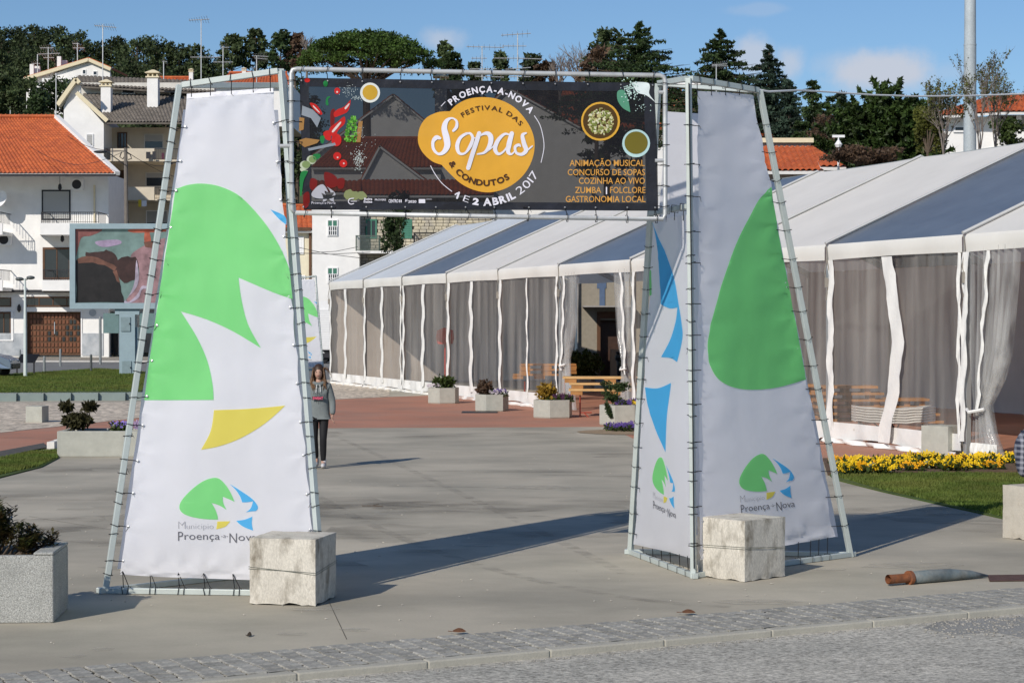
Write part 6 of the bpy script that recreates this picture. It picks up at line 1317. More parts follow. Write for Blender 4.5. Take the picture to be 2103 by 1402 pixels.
scr([S4([(460, 212), (625, 212), (560, 250), (500, 262), (478, 330), (462, 380)])], (.16, .06, .055), 'cloud_top', 1); scr([S4([(890, 212), (910, 212), (925, 290), (885, 290)]), S4([(800, 212), (1030, 212), (1030, 225), (820, 232)])], (.28, .07, .04), 'red_streak', 1, .8); scr([S4([(590, 285), (720, 275), (740, 300), (650, 320), (600, 310)])], (.22, .17, .25), 'lilac_patch', 1, .6)
scr([S4([(800, 380), (850, 330), (960, 280), (1035, 300), (1035, 660), (780, 660), (840, 560), (850, 440)])], (.22, .13, .14), 'pink_side', 1)
scr([S4(jag([(465, 400), (540, 380), (600, 390), (650, 420), (700, 440), (710, 500), (740, 560), (760, 660), (466, 660)], 3, 5))], (.012, .010, .010), 'dark_mass', 3, .6, 0); scr([S4(jag([(525, 350), (600, 350), (650, 335), (700, 360), (720, 400), (760, 380), (830, 380), (850, 440), (830, 520), (760, 540), (700, 470), (640, 430), (520, 390)], 3, 6))], (.035, .017, .015), 'brown_mass', 2, .7, 0)
scr([S4(jag([(470, 395), (530, 375), (600, 385), (690, 425), (715, 445), (705, 470), (640, 430), (570, 415), (480, 420)], 2, 5)), S4(jag([(690, 470), (715, 460), (735, 540), (715, 530)], 2, 4)), S4([(880, 290), (960, 280), (960, 330), (890, 320)])], (.11, .05, .035), 'rust_edge', 4, .7, 0); scr([S4([(838, 400), (850, 520), (820, 590), (770, 640), (790, 655), (840, 610), (868, 560), (905, 562), (905, 575), (870, 580), (850, 630), (800, 660), (760, 658), (800, 600), (825, 530), (830, 450)])], (.28, .24, .30), 'pale_arc', 4, .7)
m = MB(); fb(m, 245, 634, 277, 768, Ys + .15, Ys + .75); fb(m, 236, 634.2, 245, 646, Ys + .15, Ys + .7); fb(m, 277, 634.2, 286, 646, Ys + .15, Ys + .7); fb(m, 277.2, 672, 284, 768, Ys + .3, Ys + .75); part('pillar', m, steel_blue, ls)
for (a, b, c, d) in ((248.5, 651, 268, 680), (251, 741, 270, 767)):
    m = MB(); fb(m, a, b, c, d, Ys + .10, Ys + .149, Ys + .15); h_ = part('hatch', m, M('hatch_steel', (.20, .27, .29), .5, .1) if b < 700 else bpy.data.materials['hatch_steel'], ls); m = MB(); fb(m, c - 3, b + 12, c - 1.5, b + 15, Ys + .06, Ys + .099); part('handle', m, iron, h_)
for (a, c) in ((212, 244), (286.5, 320)): m = MB(); fb(m, a, 643, c, 684, Ys + .2, Ys + .5); part('side_cabinet', m, M('cabinet_steel', (.13, .21, .21), .5, .1) if a < 250 else bpy.data.materials['cabinet_steel'], ls)
# ---- twin street lamp
Yl = 84.5; p = at(52, 775, Yl); sl_ = thing('street_lamp', 'slim pale street lamp with two oval heads on the lawn', 'street lamp', (p.x, Yl, 0)); m = MB(); zt = at(52, 572, Yl).z; m.tube([(p.x, Yl, 0), (p.x, Yl, zt * .55), (p.x, Yl, zt)], [.085, .07, .04], 10); part('pole', m, M('lamp_paint', (.62, .68, .66), .5, .05), sl_)
for s in (-1, 1):
    m = MB(); m.bar((p.x, Yl, zt - .05), (p.x + s * .12, Yl, zt - .02), .05); m.blob((p.x + s * .24, Yl, zt - (.02 if s < 0 else -.04)), (.19, .14, .085), 12, 8); part('lamp_head', m, M('lamp_head', (.10, .11, .11), .3, 0) if s < 0 else bpy.data.materials['lamp_head'], sl_, True)
# ---- bollards
pb = None
for i, (x, y, h, lab) in enumerate(((82, 765, 52, 0), (90, 766, 40, 0), (42, 753, 36, 0), (124, 752, 37, 0), (187, 765, 38, 1), (206, 748, 100, 2), (286, 752, 45, 0))):
    pass
bol = [(91, 766, 35, 'short grey bollard on the near edge of the street, between sign board and screen'), (124, 752, 36, 'grey bollard on the far kerb in front of the garage door'), (187, 764, 37, 'dark bollard just left of the screen pillar'), (41, 753, 36, 'grey bollard on the far kerb behind the black sign board'), (286, 750, 42, 'grey bollard seen just right of the screen pillar')]
for x, y, h, lab in bol:
    g = ground(x, y); hh_ = h * g.y / F_PX; m = MB(); m.lathe([(.06, 0), (.06, hh_ - .06), (.045, hh_ - .02), (.02, hh_)], g, 10); solid('bollard', m, M('bollard_dark', (.09, .10, .10), .5, .1) if 'dark bollard' in lab else (bpy.data.materials.get('bollard_grey') or M('bollard_grey', (.24, .26, .26), .5, .1)), lab, 'bollard', None, False)
g = ground(206, 748); m = MB(); m.tube([g, (g.x, g.y, 98 * g.y / F_PX)], .08, 8); solid('post', m, bpy.data.materials['bollard_grey'], 'tall grey post beside the wall plaque of the white house', 'post')
# ---- black sign board on two legs
g = ground(54, 770); sgn = thing('sign_board', 'black board on two legs at the lawn edge behind the lamp', 'sign', (g.x, g.y, 0)); a, b = at(33, 745, g.y), at(76, 728, g.y)
m = MB(); m.slab([(a.x, g.y, a.z), (b.x - .1, g.y, a.z), (b.x, g.y + .5, b.z), (a.x + .1, g.y + .5, b.z)], (0, .04, .02)); part('board', m, black_plastic, sgn)
for x in (a.x + .03, b.x - .15): m = MB(); m.bar((x, g.y + .05, 0), (x, g.y + .05, a.z + .05), .06); part('leg', m, iron, sgn)
# ---- low glass-fronted basin edge
m0 = ground(-220, 826); bs_ = thing('basin_wall', 'low grey-green panelled edge of the fountain basin below the lawn', 'low wall', (m0.x, 59, 0)); pm_ = M('basin_panel', (.20, .24, .22), .25, .1, 2, spec=.6)
for i in range(9):
    x0_, x1_ = -190 + i * 56, -190 + i * 56 + 55; a, b = ground(x0_, 825 - (i * .4)), ground(x1_, 825 - i * .4); m = MB(); m.slab([a, b, b + Vector((0, .02, .24)), a + Vector((0, .02, .24))], (0, .5, 0)); part('panel', m, pm_, bs_)
# ---- utility pole and wires
Yp = 112.0; up_ = thing('utility_pole', 'wooden utility pole in front of the beige balconies', 'utility pole', (at(262, 500, Yp).x, Yp, 0)); zt = at(258, 304, Yp).z; m = MB(); m.tube([(up_.location.x, Yp, 0), (at(258, 304, Yp).x, Yp, zt)], [.17, .10], 8); part('pole', m, M('old_pole', (.17, .15, .13), .9, .15), up_)
m = MB()
for (x, y, YY, sag) in ((203, 313, 100, 0), (60, 300, 128, 1.0), (372, 330, 128, .6), (440, 370, 128, .6), (120, 265, 138, .5)):
    a, b = Vector((at(258, 310, Yp).x, Yp, at(258, 310, Yp).z)), at(x, y, YY); m.tube([a + (b - a) * (k / 8) - Vector((0, 0, sag * math.sin(PI * k / 8))) for k in range(9)], .018, 3)
m.tube([at(250, 312, Yp), at(246, 322, Yp), at(252, 327, Yp), at(258, 318, Yp)], .03, 4); m.tube([at(258, 312, Yp), at(268, 318, Yp), at(270, 326, Yp), at(263, 328, Yp)], .03, 4); part('wire', m, iron, up_)
m = MB(); q = at(206, 312, 100); m.blob(q, (.35, .14, .08), 10, 6); m.tube([q, q + Vector((.35, 0, 0)), (up_.location.x, Yp, q.z + .2)], .03, 4); part('lamp_head', m, iron, up_)
# ---- metal mast on the right and the white cable
Ym = 66.0; q = at(1992, 200, Ym); mm_ = thing('metal_mast', 'thick galvanised mast rising behind the marquee roof', 'pole', (q.x, Ym, 0)); zt = at(1992, -230, Ym).z; zj = at(1992, 93, Ym).z
mast_m = M('mast_steel', (.40, .45, .48), .5, .1, 3, metal=.0, speck=.1, sscale=20); m = MB(); m.tube([(q.x, Ym, 0), (q.x, Ym, zj)], [.235, .205], 24, False); m.tube([(q.x, Ym, zj - .02), (q.x, Ym, zj + .03)], .213, 24, False); m.tube([(q.x, Ym, zj), (q.x, Ym, zt)], [.197, .17], 24, False); part('mast', m, mast_m, mm_, True)
m = MB(); a, b = RCt + Vector((0, 0, .01)), at(2400, 172, 27); c0 = at(1700, 189, 21.2); c1 = at(1880, 198, 22.8); c2 = at(2103, 193, 25)
P4 = [RAt + Vector((0, 0, .0)), RBt.lerp(RCt, .2) + Vector((0, .02, -.03)), RCt + Vector((-.05, .03, .02)), RCt + Vector((.1, .1, 0)), at(1640, 185.5, 20.4), c0, at(1790, 195, 22), c1, at(1990, 197, 24), c2, at(2250, 184, 26), b]
m.tube(P4, .011, 6, True); solid('white_cable', m, white_paint, 'white cable strung from the right tower top out of the picture', 'cable', smooth=True)
m = MB(); a, b = at(1250, 306, 19.5), at(560, 250, 30); wires = [(at(595, 519, 110), at(760, 518, 119)), (at(640, 519, 110), at(735, 507, 119)), (at(600, 505, 110), at(742, 530, 119))]
for a, b in wires: m.tube([a, (a + b) / 2 - Vector((0, 0, .1)), b], .02, 3)
solid('overhead_wires', m, iron, 'thin overhead wires crossing the plain white house', 'wires')
# ---- lorry behind the far tower
Yt = 112.0; lo = thing('box_lorry', 'white box lorry with ribbed sides parked behind the far banner tower', 'lorry', (at(600, 745, Yt).x, Yt + 1.2, 0)); a, b = at(470, 718, Yt), at(691, 618, Yt); m = MB(); m.box2((a.x, Yt, a.z), (b.x, Yt + 2.4, b.z)); bx_ = part('cargo_box', m, white_paint, lo)
n = 17
for i in range(n): z = a.z + .08 + (b.z - a.z - .5) * i / n; m = MB(); m.box2((a.x + .05, Yt - .03, z), (b.x - .05, Yt - .001, z + (b.z - a.z - .5) / n * .72)); part('side_board', m, white_paint, bx_)
m = MB(); m.box2((a.x, Yt + .5, .55), (b.x, Yt + 1.9, a.z)); part('chassis', m, iron, lo)
m = MB(); m.slab([(a.x - 1.9, Yt + .1, .5), (a.x - .1, Yt + .1, .5), (a.x - .1, Yt + .1, 2.9), (a.x - 1.3, Yt + .1, 2.9), (a.x - 1.8, Yt + .1, 1.9)], (0, 2.2, 0)); part('cab', m, white_paint, lo)
for x in (b.x - .9, b.x - 2.0, a.x - .9):
    for yy in (Yt + .15, Yt + 2.0): 
        m = MB(); vs = [(x + .48 * math.cos(2 * PI * k / 16), yy, .5 + .48 * math.sin(2 * PI * k / 16)) for k in range(16)]; m.slab(vs, (0, .28, 0)); w_ = part('wheel', m, black_plastic, lo)
        m = MB(); vs = [(x + .24 * math.cos(2 * PI * k / 12), yy - .01, .5 + .24 * math.sin(2 * PI * k / 12)) for k in range(12)]; m.slab(vs, (0, .009, 0)); part('hub', m, galv, w_)
m = MB(); m.box2((b.x - 1.6, Yt - .02, .35), (b.x - .2, Yt + .1, .6)); part('side_guard', m, iron, lo)
# ---- far second gate: same tower again, much farther
far = dup(lt, (0, 0, 0), 0, 'second banner tower with the same print, far off beside the parked lorry')
bl_far = ground(590, 759.5); dx = ground(664, 759.5).x - LB.x; far.location = (lt.location.x + dx - (-.0), lt.location.y + (bl_far.y - LB.y), 0)
fh = dup(hf, (0, 0, 0), 0, 'far banner frame fixed to the second tower, partly behind the marquee'); fh.location = (far.location.x - lt.location.x + hf.location.x + .25, far.location.y - lt.location.y + hf.location.y + 2.2, hf.location.z + .05); fh.rotation_euler[2] = math.radians(62)
for ch in list(fh.children):
    if ch.name.startswith('banner'):
        for g2 in list(ch.children): bpy.data.objects.remove(g2)
        mc = ch.data.copy(); mc.materials[0] = ban_white; ch.data = mc
# ---- wooden boards on trestles in the doorway and under the marquee
def trestle_stack(label, c, L, layers, top, rz, seed, mat=wood, group=None, leg=.75, cross=True):
    t = thing('trestle_stack', label, 'table stack', c, rz, group); r = random.Random(seed)
    for i in range(layers):
        z = top - .045 - i * .155; dl = r.uniform(-.12, .12)
        m = MB(); m.box((dl, 0, z), (L, .60, .055)); put('board', m.mesh('board', mat), t)
        m = MB()
        for x in (-L * .42, -.05, L * .42): m.box((dl + x, -.23, z - .078), (.30 if cross else .10, .10, .099)); m.box((dl + x, .2, z - .078), (.30, .10, .099))
        put('batten', m.mesh('batten', wood_dark), t)
    for s in (-1, 1):
        m = MB(); x = s * L * .36; m.tube([(x, -.2, .0), (x, -.2, leg - .04), (x, .2, leg - .04), (x, .2, 0)], .016, 5); m.tube([(x - s * .22, -.26, .0), (x - s * .1, -.24, .12), (x, -.2, .12), (x, .2, .12)], .016, 5); m.tube([(x, -.2, .12), (x - s * .3, -.2, .12)], .014, 4); put('leg', m.mesh('leg', red_metal), t)
    return t
c = at(1264, 660, 49.6); c.z = 0; trestle_stack('stack of pale wooden table tops on red legs in the open doorway', c, 2.5, 3, 1.05, math.radians(-3), 1, leg=.62)
c = at(1118, 660, 60.0); c.z = 0; trestle_stack('wooden table tops behind the clear curtain left of the doorway', c, 1.7, 3, 1.15, math.radians(3), 2, mat=wood_dark, leg=.62)
# big stack under the marquee on the right
def board_pile(label, px, y0, y1, Y, Lm, n, seed, rz, mat):
    t = thing('table_pile', label, 'table stack', (at(px, y1, Y).x, Y, 0), rz); r = random.Random(seed); zt = at(px, y0, Y).z; zb = at(px, y1, Y).z
    for i in range(n):
        z = zb + (zt - zb) * (i + .5) / n; L = Lm * (1 - .38 * i / n); m = MB(); m.box((-Lm * .19 * i / n + r.uniform(-.06, .06), 0, z), (L, .7, .05)); put('board', m.mesh('board', mat), t)
        if i: m = MB(); [m.box((-Lm * .19 * i / n + s * L * .36, 0, z - (zt - zb) / n * .5), (.12, .5, (zt - zb) / n - .051)) for s in (-1, 0, 1)]; put('batten', m.mesh('batten', wood_dark), t)
    for s in (-1, 1):
        m = MB(); m.tube([(s * Lm * .38, -.25, 0), (s * Lm * .38, -.25, zb)], .02, 5); m.tube([(s * Lm * .38, .25, 0), (s * Lm * .38, .25, zb)], .02, 5); m.tube([(s * Lm * .38, -.25, .05), (s * Lm * .2, .25, zb)], .014, 4); put('leg', m.mesh('leg', iron), t)
    return t
YY = 40.3
board_pile('tall pile of orange-brown table boards under the marquee, left of its post', 1655, 783, 878, 41.0, 1.4, 6, 1, 0, wood_dark); board_pile('stepped pile of orange-brown boards behind the clear curtain', 1762, 787, 868, 40.2, 1.75, 6, 2, 0, wood_dark); board_pile('lower pile of boards at the right behind the curtain', 1875, 812, 872, 40.6, 1.2, 4, 3, 0, wood_dark)
m = MB(); r = random.Random(9)
for i in range(6):
    z0 = at(1840, 862, 38.6).z + i * .052; pts = []
    for k in range(17): u = k / 16; pts.append(Vector((at(1753, 800, 38.6).x + 1.58 * u, 38.6 + .03 * math.sin(k * .5), z0 + .006 * math.sin(k * 1.7 + i * .3) - .05 * math.sin(PI * u))))
    o = len(m.v)
    for p in pts:
        for yy, zz in ((-.25, -.02), (-.28, .0), (-.25, .022), (.25, .022), (.25, -.02)): m.v.append((p.x, p.y + yy, p.z + zz))
    m.f += [(o + a * 5 + k, o + a * 5 + (k + 1) % 5, o + a * 5 + 5 + (k + 1) % 5, o + a * 5 + 5 + k) for a in range(16) for k in range(5)] + [tuple(range(o, o + 5)), tuple(range(o + 80, o + 85))]
m.box2((at(1753, 800, 38.6).x + .1, 38.5, 0), (at(1753, 800, 38.6).x + .16, 38.7, z0 - .3)); m.box2((at(1753, 800, 38.6).x + 1.4, 38.5, 0), (at(1753, 800, 38.6).x + 1.46, 38.7, z0 - .3))
solid('folded_tarpaulins', m, M('tarp_white', (.74, .75, .74), .5, .12, 6, .4, 12), 'folded white tarpaulins lying on a low rack inside the marquee', 'tarpaulins')
# bin and shrub by the doorway
g = at(1283, 660, 80); g.z = 0; t = thing('rubbish_bin', 'black bin with a bin bag folded over its rim in the doorway', 'bin', g); m = MB(); m.lathe([(.30, 0), (.36, 1.0), (.33, 1.02)], (0, 0, 0), 14); put('bin_body', m.mesh('bin_body', black_plastic, True), t)
m = MB(); m.lathe([(.38, .82), (.42, .95), (.40, 1.06), (.34, 1.08), (.38, 1.18), (.25, 1.20)], (0, 0, 0), 14); put('bin_bag', m.mesh('bin_bag', black_plastic), t); m = MB(); m.box((-.1, -.37, .5), (.14, .01, .18)); put('sticker', m.mesh('sticker', white_paint), t)
g = at(1202, 660, 80); g.z = 0; t = thing('potted_shrub', 'dark round shrub in a tub behind the open doorway', 'shrub', g); m = MB(); m.lathe([(.40, 0), (.45, .65), (.4, .65), (.35, .6)], (0, 0, 0), 8); put('tub', m.mesh('tub', M('dark_tub', (.06, .055, .05), .8), False), t); m = MB(); clump(m, (0, 0, .80), (.30, .30, .22), 1400, .10, random.Random(3)); put('shrub', m.mesh('shrub', dark_leaf), t)
for i, (s_, n_, w) in enumerate(((62, 5.5, 1.2), (57, 5.5, .8))):
    g = T(s_, TD + n_, 0); t = thing('potted_shrub', ['round olive shrub standing inside the far bays of the marquee', 'small dark shrub inside the marquee right of the olive one'][i], 'shrub', g); m = MB(); m.lathe([(.5, 0), (.55, .5), (.45, .5)], (0, 0, 0), 8); put('tub', m.mesh('tub', concrete_grey), t); m = MB(); clump(m, (0, 0, .95), (w * .7, w * .7, .5), 1800, .12, random.Random(i)); put('shrub', m.mesh('shrub', shrub_leaf if i == 0 else dark_leaf), t)
m = MB(); g = at(914, 660, 72); g.z = 0; m.lathe([(.28, 1.6), (.34, 1.8), (.3, 2.1), (.05, 2.2)], g, 10); m.tube([g + Vector((0, 0, 0)), g + Vector((0, 0, 1.6))], .03, 5); solid('red_parasol_bag', m, M('red_cloth', (.5, .04, .03), .7), 'red wrapped object on a stand inside the marquee', 'stand')
# ---- fallen tapered post and rusty plate
a, b = ground(1824, 1203), ground(2028, 1186); t = thing('fallen_post', 'grey tapered steel post lying on the ground with a rusty pipe end', 'post', (a.x, a.y, 0)); d = (b - a).normalized(); z = Vector((0, 0, .062)); L = (b - a).length
rust = M('rust', (.28, .095, .035), .85, .3, 10, .5, 40, col2=(.16, .07, .04), cscale=8); pg = M('grey_paint_worn', (.13, .16, .17), .6, .3, 9, .2, 30, spec=.3, col2=(.20, .21, .20), cscale=8)
m = MB(); m.tube([a + z, a + d * .07 + z, a + d * .24 + z], [.045, .043, .043], 16, False); m.tube([a + d * .002 + z, a + d * .2 + z], [.037, .037], 16, False); part('pipe_end', m, rust, t, True)
m = MB(); m.tube([a + d * .235 + z, a + d * .27 + z], .066, 18); part('flange', m, rust, t)
m = MB(); m.tube([a + d * .271 + z, a + d * .5 + z * 1.0, a + d * L * .62 + z * .95, a + d * L * .82 + z * .75, a + d * L + Vector((0, 0, .02))], [.056, .060, .055, .040, .010], 18); part('tapered_shaft', m, pg, t, True)
p = [ground(x, y, .006) for x, y in ((2028, 1181), (2260, 1178), (2250, 1190), (2032, 1193))]; m = MB(); m.slab(p, (0, 0, .006)); solid('steel_plate', m, M('rusty_plate', (.10, .055, .045), .8, .3, 8, .4, 30), 'dark rusty steel plate let into the slab at the right edge', 'plate')
# litter
def leafy_litter(label, px, py, L, seed, col, z=.006):
    g = ground(px, py, z); r = random.Random(seed); m = MB(); n = 7; vs = [(g.x + L * (i / n - .5), g.y + .035 * math.sin(PI * i / n) * (1 if i % 2 else .8), z + .006 + .02 * math.sin(PI * i / n)) for i in range(n + 1)] + [(g.x + L * (i / n - .5), g.y - .03 * math.sin(PI * i / n), z + .003) for i in range(n, -1, -1)]
    m.slab(vs[:8] + vs[9:-1], (0, 0, .002)); m.tube([(g.x - L * .5, g.y, z + .004), (g.x - L * .8, g.y + .03, z + .004)], .003, 4); solid('dead_leaf', m, col, label, 'leaf')
brown = M('dead_leaf', (.13, .06, .03), .7, .3, 20)
leafy_litter('curled brown leaf on the setts below the gate opening', 943, 1297, .11, 1, brown, .02); leafy_litter('brown leaf on the setts left of the fallen post', 1414, 1258, .12, 2, brown, .02); leafy_litter('tiny dark leaf on the slab before the left block', 512, 1305, .04, 3, M('dark_leaf_litter', (.04, .03, .02), .8))
g = ground(765, 1040, .006); m = MB(); m.tube([g + Vector((-.14, .03, .01)), g + Vector((0, 0, .012)), g + Vector((.14, -.02, .006))], .006, 5); m.tube([g + Vector((-.02, .0, .01)), g + Vector((.08, .06, .03))], .004, 4); solid('twig', m, bark, 'small dark twig lying on the slab between the towers', 'twig')
g = ground(985, 846, .01); m = MB(); m.box(g, (.95, .8, .02)); solid('drain_cover', m, iron, 'dark drain grating on the terracotta path by the planters', 'drain cover')
# ---- car at the left edge
Yk = 84.0; x_f = at(22, 760, Yk).x; t = thing('parked_car', 'blue-grey car nose just entering at the left edge by the lawn', 'car', (x_f - 2.05, Yk + .85, 0)); X = x_f - 2.05
car_m = M('car_paint', (.20, .25, .32), .25, .03, metal=.5, spec=.6)
prof = [(2.05, .38), (2.05, .62), (1.98, .78), (1.55, .95), (1.15, 1.02), (.55, 1.42), (-.3, 1.50), (-1.2, 1.46), (-1.75, 1.05), (-2.0, .95), (-2.05, .4)]
m = MB(); vs = []
for y, k in ((-.84, 1), (-.80, 1.0), (.80, 1.0), (.84, 1)):
    for (x, z) in prof: inset = .12 * max(0, (z - .95) / .55); vs.append((x * (1 - .0 * k), y * (1 - inset) if abs(y) > .81 else y * (1 - inset), z if abs(y) < .81 else .4 + (z - .4) * .97))
n = len(prof); m.add(vs, [tuple(range(n))[::-1], tuple(range(3 * n, 4 * n))] + [(i * n + k, i * n + (k + 1) % n, (i + 1) * n + (k + 1) % n, (i + 1) * n + k) for i in range(3) for k in range(n)])
bevel(put('body', m.mesh('body', car_m), t), .04, 2)
for s in (-1, 1):
    y = s * .80; m = MB(); m.slab([(1.05, y, 1.02), (.52, y * .93, 1.36), (-.25, y * .92, 1.43), (-1.15, y * .93, 1.38), (-1.55, y, 1.02)], (0, s * .045, 0)); put('window', m.mesh('window', dark_glass), t)
    for x in (1.28, -1.25):
        m = MB(); m.slab([(x + .32 * math.cos(2 * PI * k / 18), s * .66, .32 + .32 * math.sin(2 * PI * k / 18)) for k in range(18)], (0, s * .2, 0)); w_ = put('wheel', m.mesh('wheel', black_plastic), t); m = MB(); m.slab([(x + .19 * math.cos(2 * PI * k / 14), s * .861, .32 + .19 * math.sin(2 * PI * k / 14)) for k in range(14)], (0, s * .01, 0)); put('rim', m.mesh('rim', alu), w_)
    m = MB(); m.blob((1.86, s * .62, .72), (.2, .14, .09), 10, 6); put('headlight', m.mesh('headlight', M('headlight', (.6, .6, .6), .1, 0, spec=.8) if s < 0 else bpy.data.materials['headlight'], True), t); m = MB(); m.blob((.95, s * .93, 1.05), (.1, .09, .08), 8, 6); put('mirror', m.mesh('mirror', black_plastic, True), t)
m = MB(); m.slab([(1.12, -.68, 1.035), (1.12, .68, 1.035), (.58, .6, 1.42), (.58, -.6, 1.42)], (.03, 0, .02)); put('windscreen', m.mesh('windscreen', dark_glass), t); m = MB(); m.box((2.05, 0, .48), (.06, 1.3, .22)); put('grille', m.mesh('grille', black_plastic), t)
# ================================================================ PEOPLE
skin_m = M('skin', (.46, .28, .21), .55, .05); hair_m = M('hair_brown', (.045, .025, .016), .5, .3, 30); hair_b = M('hair_blond', (.36, .21, .10), .5, .25, 30)
def skinned(name, verts, edges, radii, mat, parent, root=0, lv=2, smooth=True):
    me = bpy.data.meshes.new(name); me.from_pydata(verts, edges, []); o = bpy.data.objects.new(name, me); COL.objects.link(o)
    sk = o.modifiers.new('skin', 'SKIN'); sk.use_smooth_shade = True; me.skin_vertices.new() if not me.skin_vertices else None
    for i, r in enumerate(radii): me.skin_vertices[0].data[i].radius = r if isinstance(r, tuple) else (r, r)
    me.skin_vertices[0].data[root].use_root = True
    sb_ = o.modifiers.new('s', 'SUBSURF'); sb_.levels = sb_.render_levels = lv
    dg = bpy.context.evaluated_depsgraph_get(); nm = bpy.data.meshes.new_from_object(o.evaluated_get(dg)); bpy.data.objects.remove(o); nm.name = name; nm.materials.clear(); nm.materials.append(mat)
    nm.polygons.foreach_set('use_smooth', [True] * len(nm.polygons)); return put(name, nm, parent)
def head(m, c, fwd, s=1.0):
    """egg-shaped head with brow, nose, mouth, chin and ears, facing fwd (2-D)"""
    f = Vector((fwd[0], fwd[1], 0)).normalized(); r_ = f.cross(Vector((0, 0, 1))); n, k = 18, 14; vs = []
    for i in range(k + 1):
        ph = PI * i / k
        for j in range(n):
            a = 2 * PI * j / n; x, y, z = math.sin(ph) * math.cos(a), math.sin(ph) * math.sin(a), math.cos(ph)  # x fwd
            wz = .118; wx = .095; wy = .074 * (1 - .28 * max(0, -z)); px, py_, pz = x * wx, y * wy, z * wz
            if x > .6 and abs(y) < .22 and -.35 < z < .05: px += .020 * (1 - abs(y) / .22) * (1 - abs(z + .17) / .22)
            if x > .7 and abs(y) < .5 and .08 < z < .28: px += .004
            if x > .6 and .2 < abs(y) < .6 and -.02 < z < .12: px -= .008
            if x > .7 and abs(y) < .35 and -.62 < z < -.42: px += .005
            vs.append(Vector(c) + (f * px + r_ * py_ + Vector((0, 0, pz))) * s)
    m.add(vs, [(i * n + j, (i + 1) * n + j, (i + 1) * n + (j + 1) % n, i * n + (j + 1) % n) for i in range(k) for j in range(n)])
    for sg in (-1, 1): m.blob(Vector(c) + r_ * .076 * sg * s - f * .01, (.018 * s, .018 * s, .03 * s), 8, 6)
def hand(parent, w, d, curl, side, k=1.0):
    """palm and five fingers from wrist w along d"""
    w, d = Vector(w), Vector(d).normalized(); x = Vector((0, 1, 0)) if abs(d.y) < .8 else Vector((1, 0, 0)); x = (x - d * x.dot(d)).normalized(); nrm = d.cross(x) * side; V, E, R = [w, w + d * .045, w + d * .085], [(0, 1), (1, 2)], [(.020, .028), (.018, .038), (.014, .036)]
    m = [skinned('palm', V, E, R, skin_m, parent, 0, 1)]
    for i, (off, L) in enumerate(((.030, .070), (.010, .078), (-.010, .073), (-.030, .058))):
        b = w + d * .082 + x * off; p1 = b + d * L * .42 + nrm * L * .1 * curl; p2 = p1 + d * L * .28 + nrm * L * .25 * curl; p3 = p2 + d * L * .18 + nrm * L * .25 * curl; m.append(skinned('finger', [b - d * .012, b, p1, p2, p3], [(0, 1), (1, 2), (2, 3), (3, 4)], [.008, .0085, .008, .007, .006], skin_m, parent, 0, 1))
    b = w + d * .025 + x * .026; m.append(skinned('thumb', [b - x * .008, b + x * .02 + d * .02, b + x * .03 + d * .05, b + x * .028 + d * .072], [(0, 1), (1, 2), (2, 3)], [.010, .0105, .0095, .007], skin_m, parent, 0, 1))
# walking woman (faces the camera)
g = ground(655, 961); wp = thing('person', 'woman with long windblown hair in grey hoodie and black leggings walking towards the camera', 'person', g)
sh = .0
V = [(0, 0, .92), (0, 0, 1.08), (0, -.01, 1.25), (0, -.01, 1.36), (0, -.01, 1.43), (0, -.02, 1.50),
     (.085, 0, .88), (.075, -.06, .50), (.070, .02, .10), (.078, -.10, .035), (-.085, 0, .88), (-.078, .02, .50), (-.060, .16, .14), (-.062, .08, .03),
     (.155, -.01, 1.35), (.205, 0, 1.10), (.215, -.07, .88), (-.155, -.01, 1.35), (-.205, .02, 1.10), (-.215, .03, .87)]
E = [(0, 1), (1, 2), (2, 3), (3, 4), (4, 5), (0, 6), (6, 7), (7, 8), (8, 9), (0, 10), (10, 11), (11, 12), (12, 13), (3, 14), (14, 15), (15, 16), (3, 17), (17, 18), (18, 19)]
Rr = [(.13, .10), (.115, .085), (.13, .095), (.10, .07), (.050, .050), (.048, .048), (.082, .085), (.052, .055), (.034, .036), (.030, .028), (.082, .085), (.052, .055), (.034, .036), (.030, .028), (.05, .05), (.037, .037), (.026, .026), (.05, .05), (.037, .037), (.026, .026)]
skinned('body', V, E, Rr, skin_m, wp)
m = MB(); head(m, (0, -.03, 1.585), (0.05, -1)); put('head', m.mesh('head', skin_m, True), wp)
m = MB(); 
for sg in (-1, 1): m.blob((sg * .028, -.118, 1.595), (.012, .006, .006), 8, 4)
put('eyes', m.mesh('eyes', iron), wp); m = MB(); m.blob((0, -.122, 1.535), (.022, .006, .006), 8, 4); put('mouth', m.mesh('mouth', M('lips', (.30, .08, .07), .5, 0)), wp)
hoody = M('hoodie_grey', (.17, .19, .19), .9, .10, 6, .4, 30); legm = M('leggings_black', (.010, .010, .012), .7, 0)
V2 = [(0, 0, .86), (0, 0, .98), (0, -.01, 1.18), (0, -.01, 1.34), (0, 0, 1.42), (.16, -.01, 1.355), (.225, .0, 1.10), (.235, -.07, .93), (.232, -.085, .89), (-.16, -.01, 1.355), (-.225, .02, 1.10), (-.235, .03, .92), (-.232, .03, .88)]
skinned('hoodie', V2, [(0, 1), (1, 2), (2, 3), (3, 4), (3, 5), (5, 6), (6, 7), (7, 8), (3, 9), (9, 10), (10, 11), (11, 12)], [(.17, .125), (.19, .135), (.165, .12), (.125, .10), (.075, .075), (.075, .075), (.058, .06), (.052, .052), (.036, .036), (.075, .075), (.058, .06), (.052, .052), (.036, .036)], hoody, wp, 1)
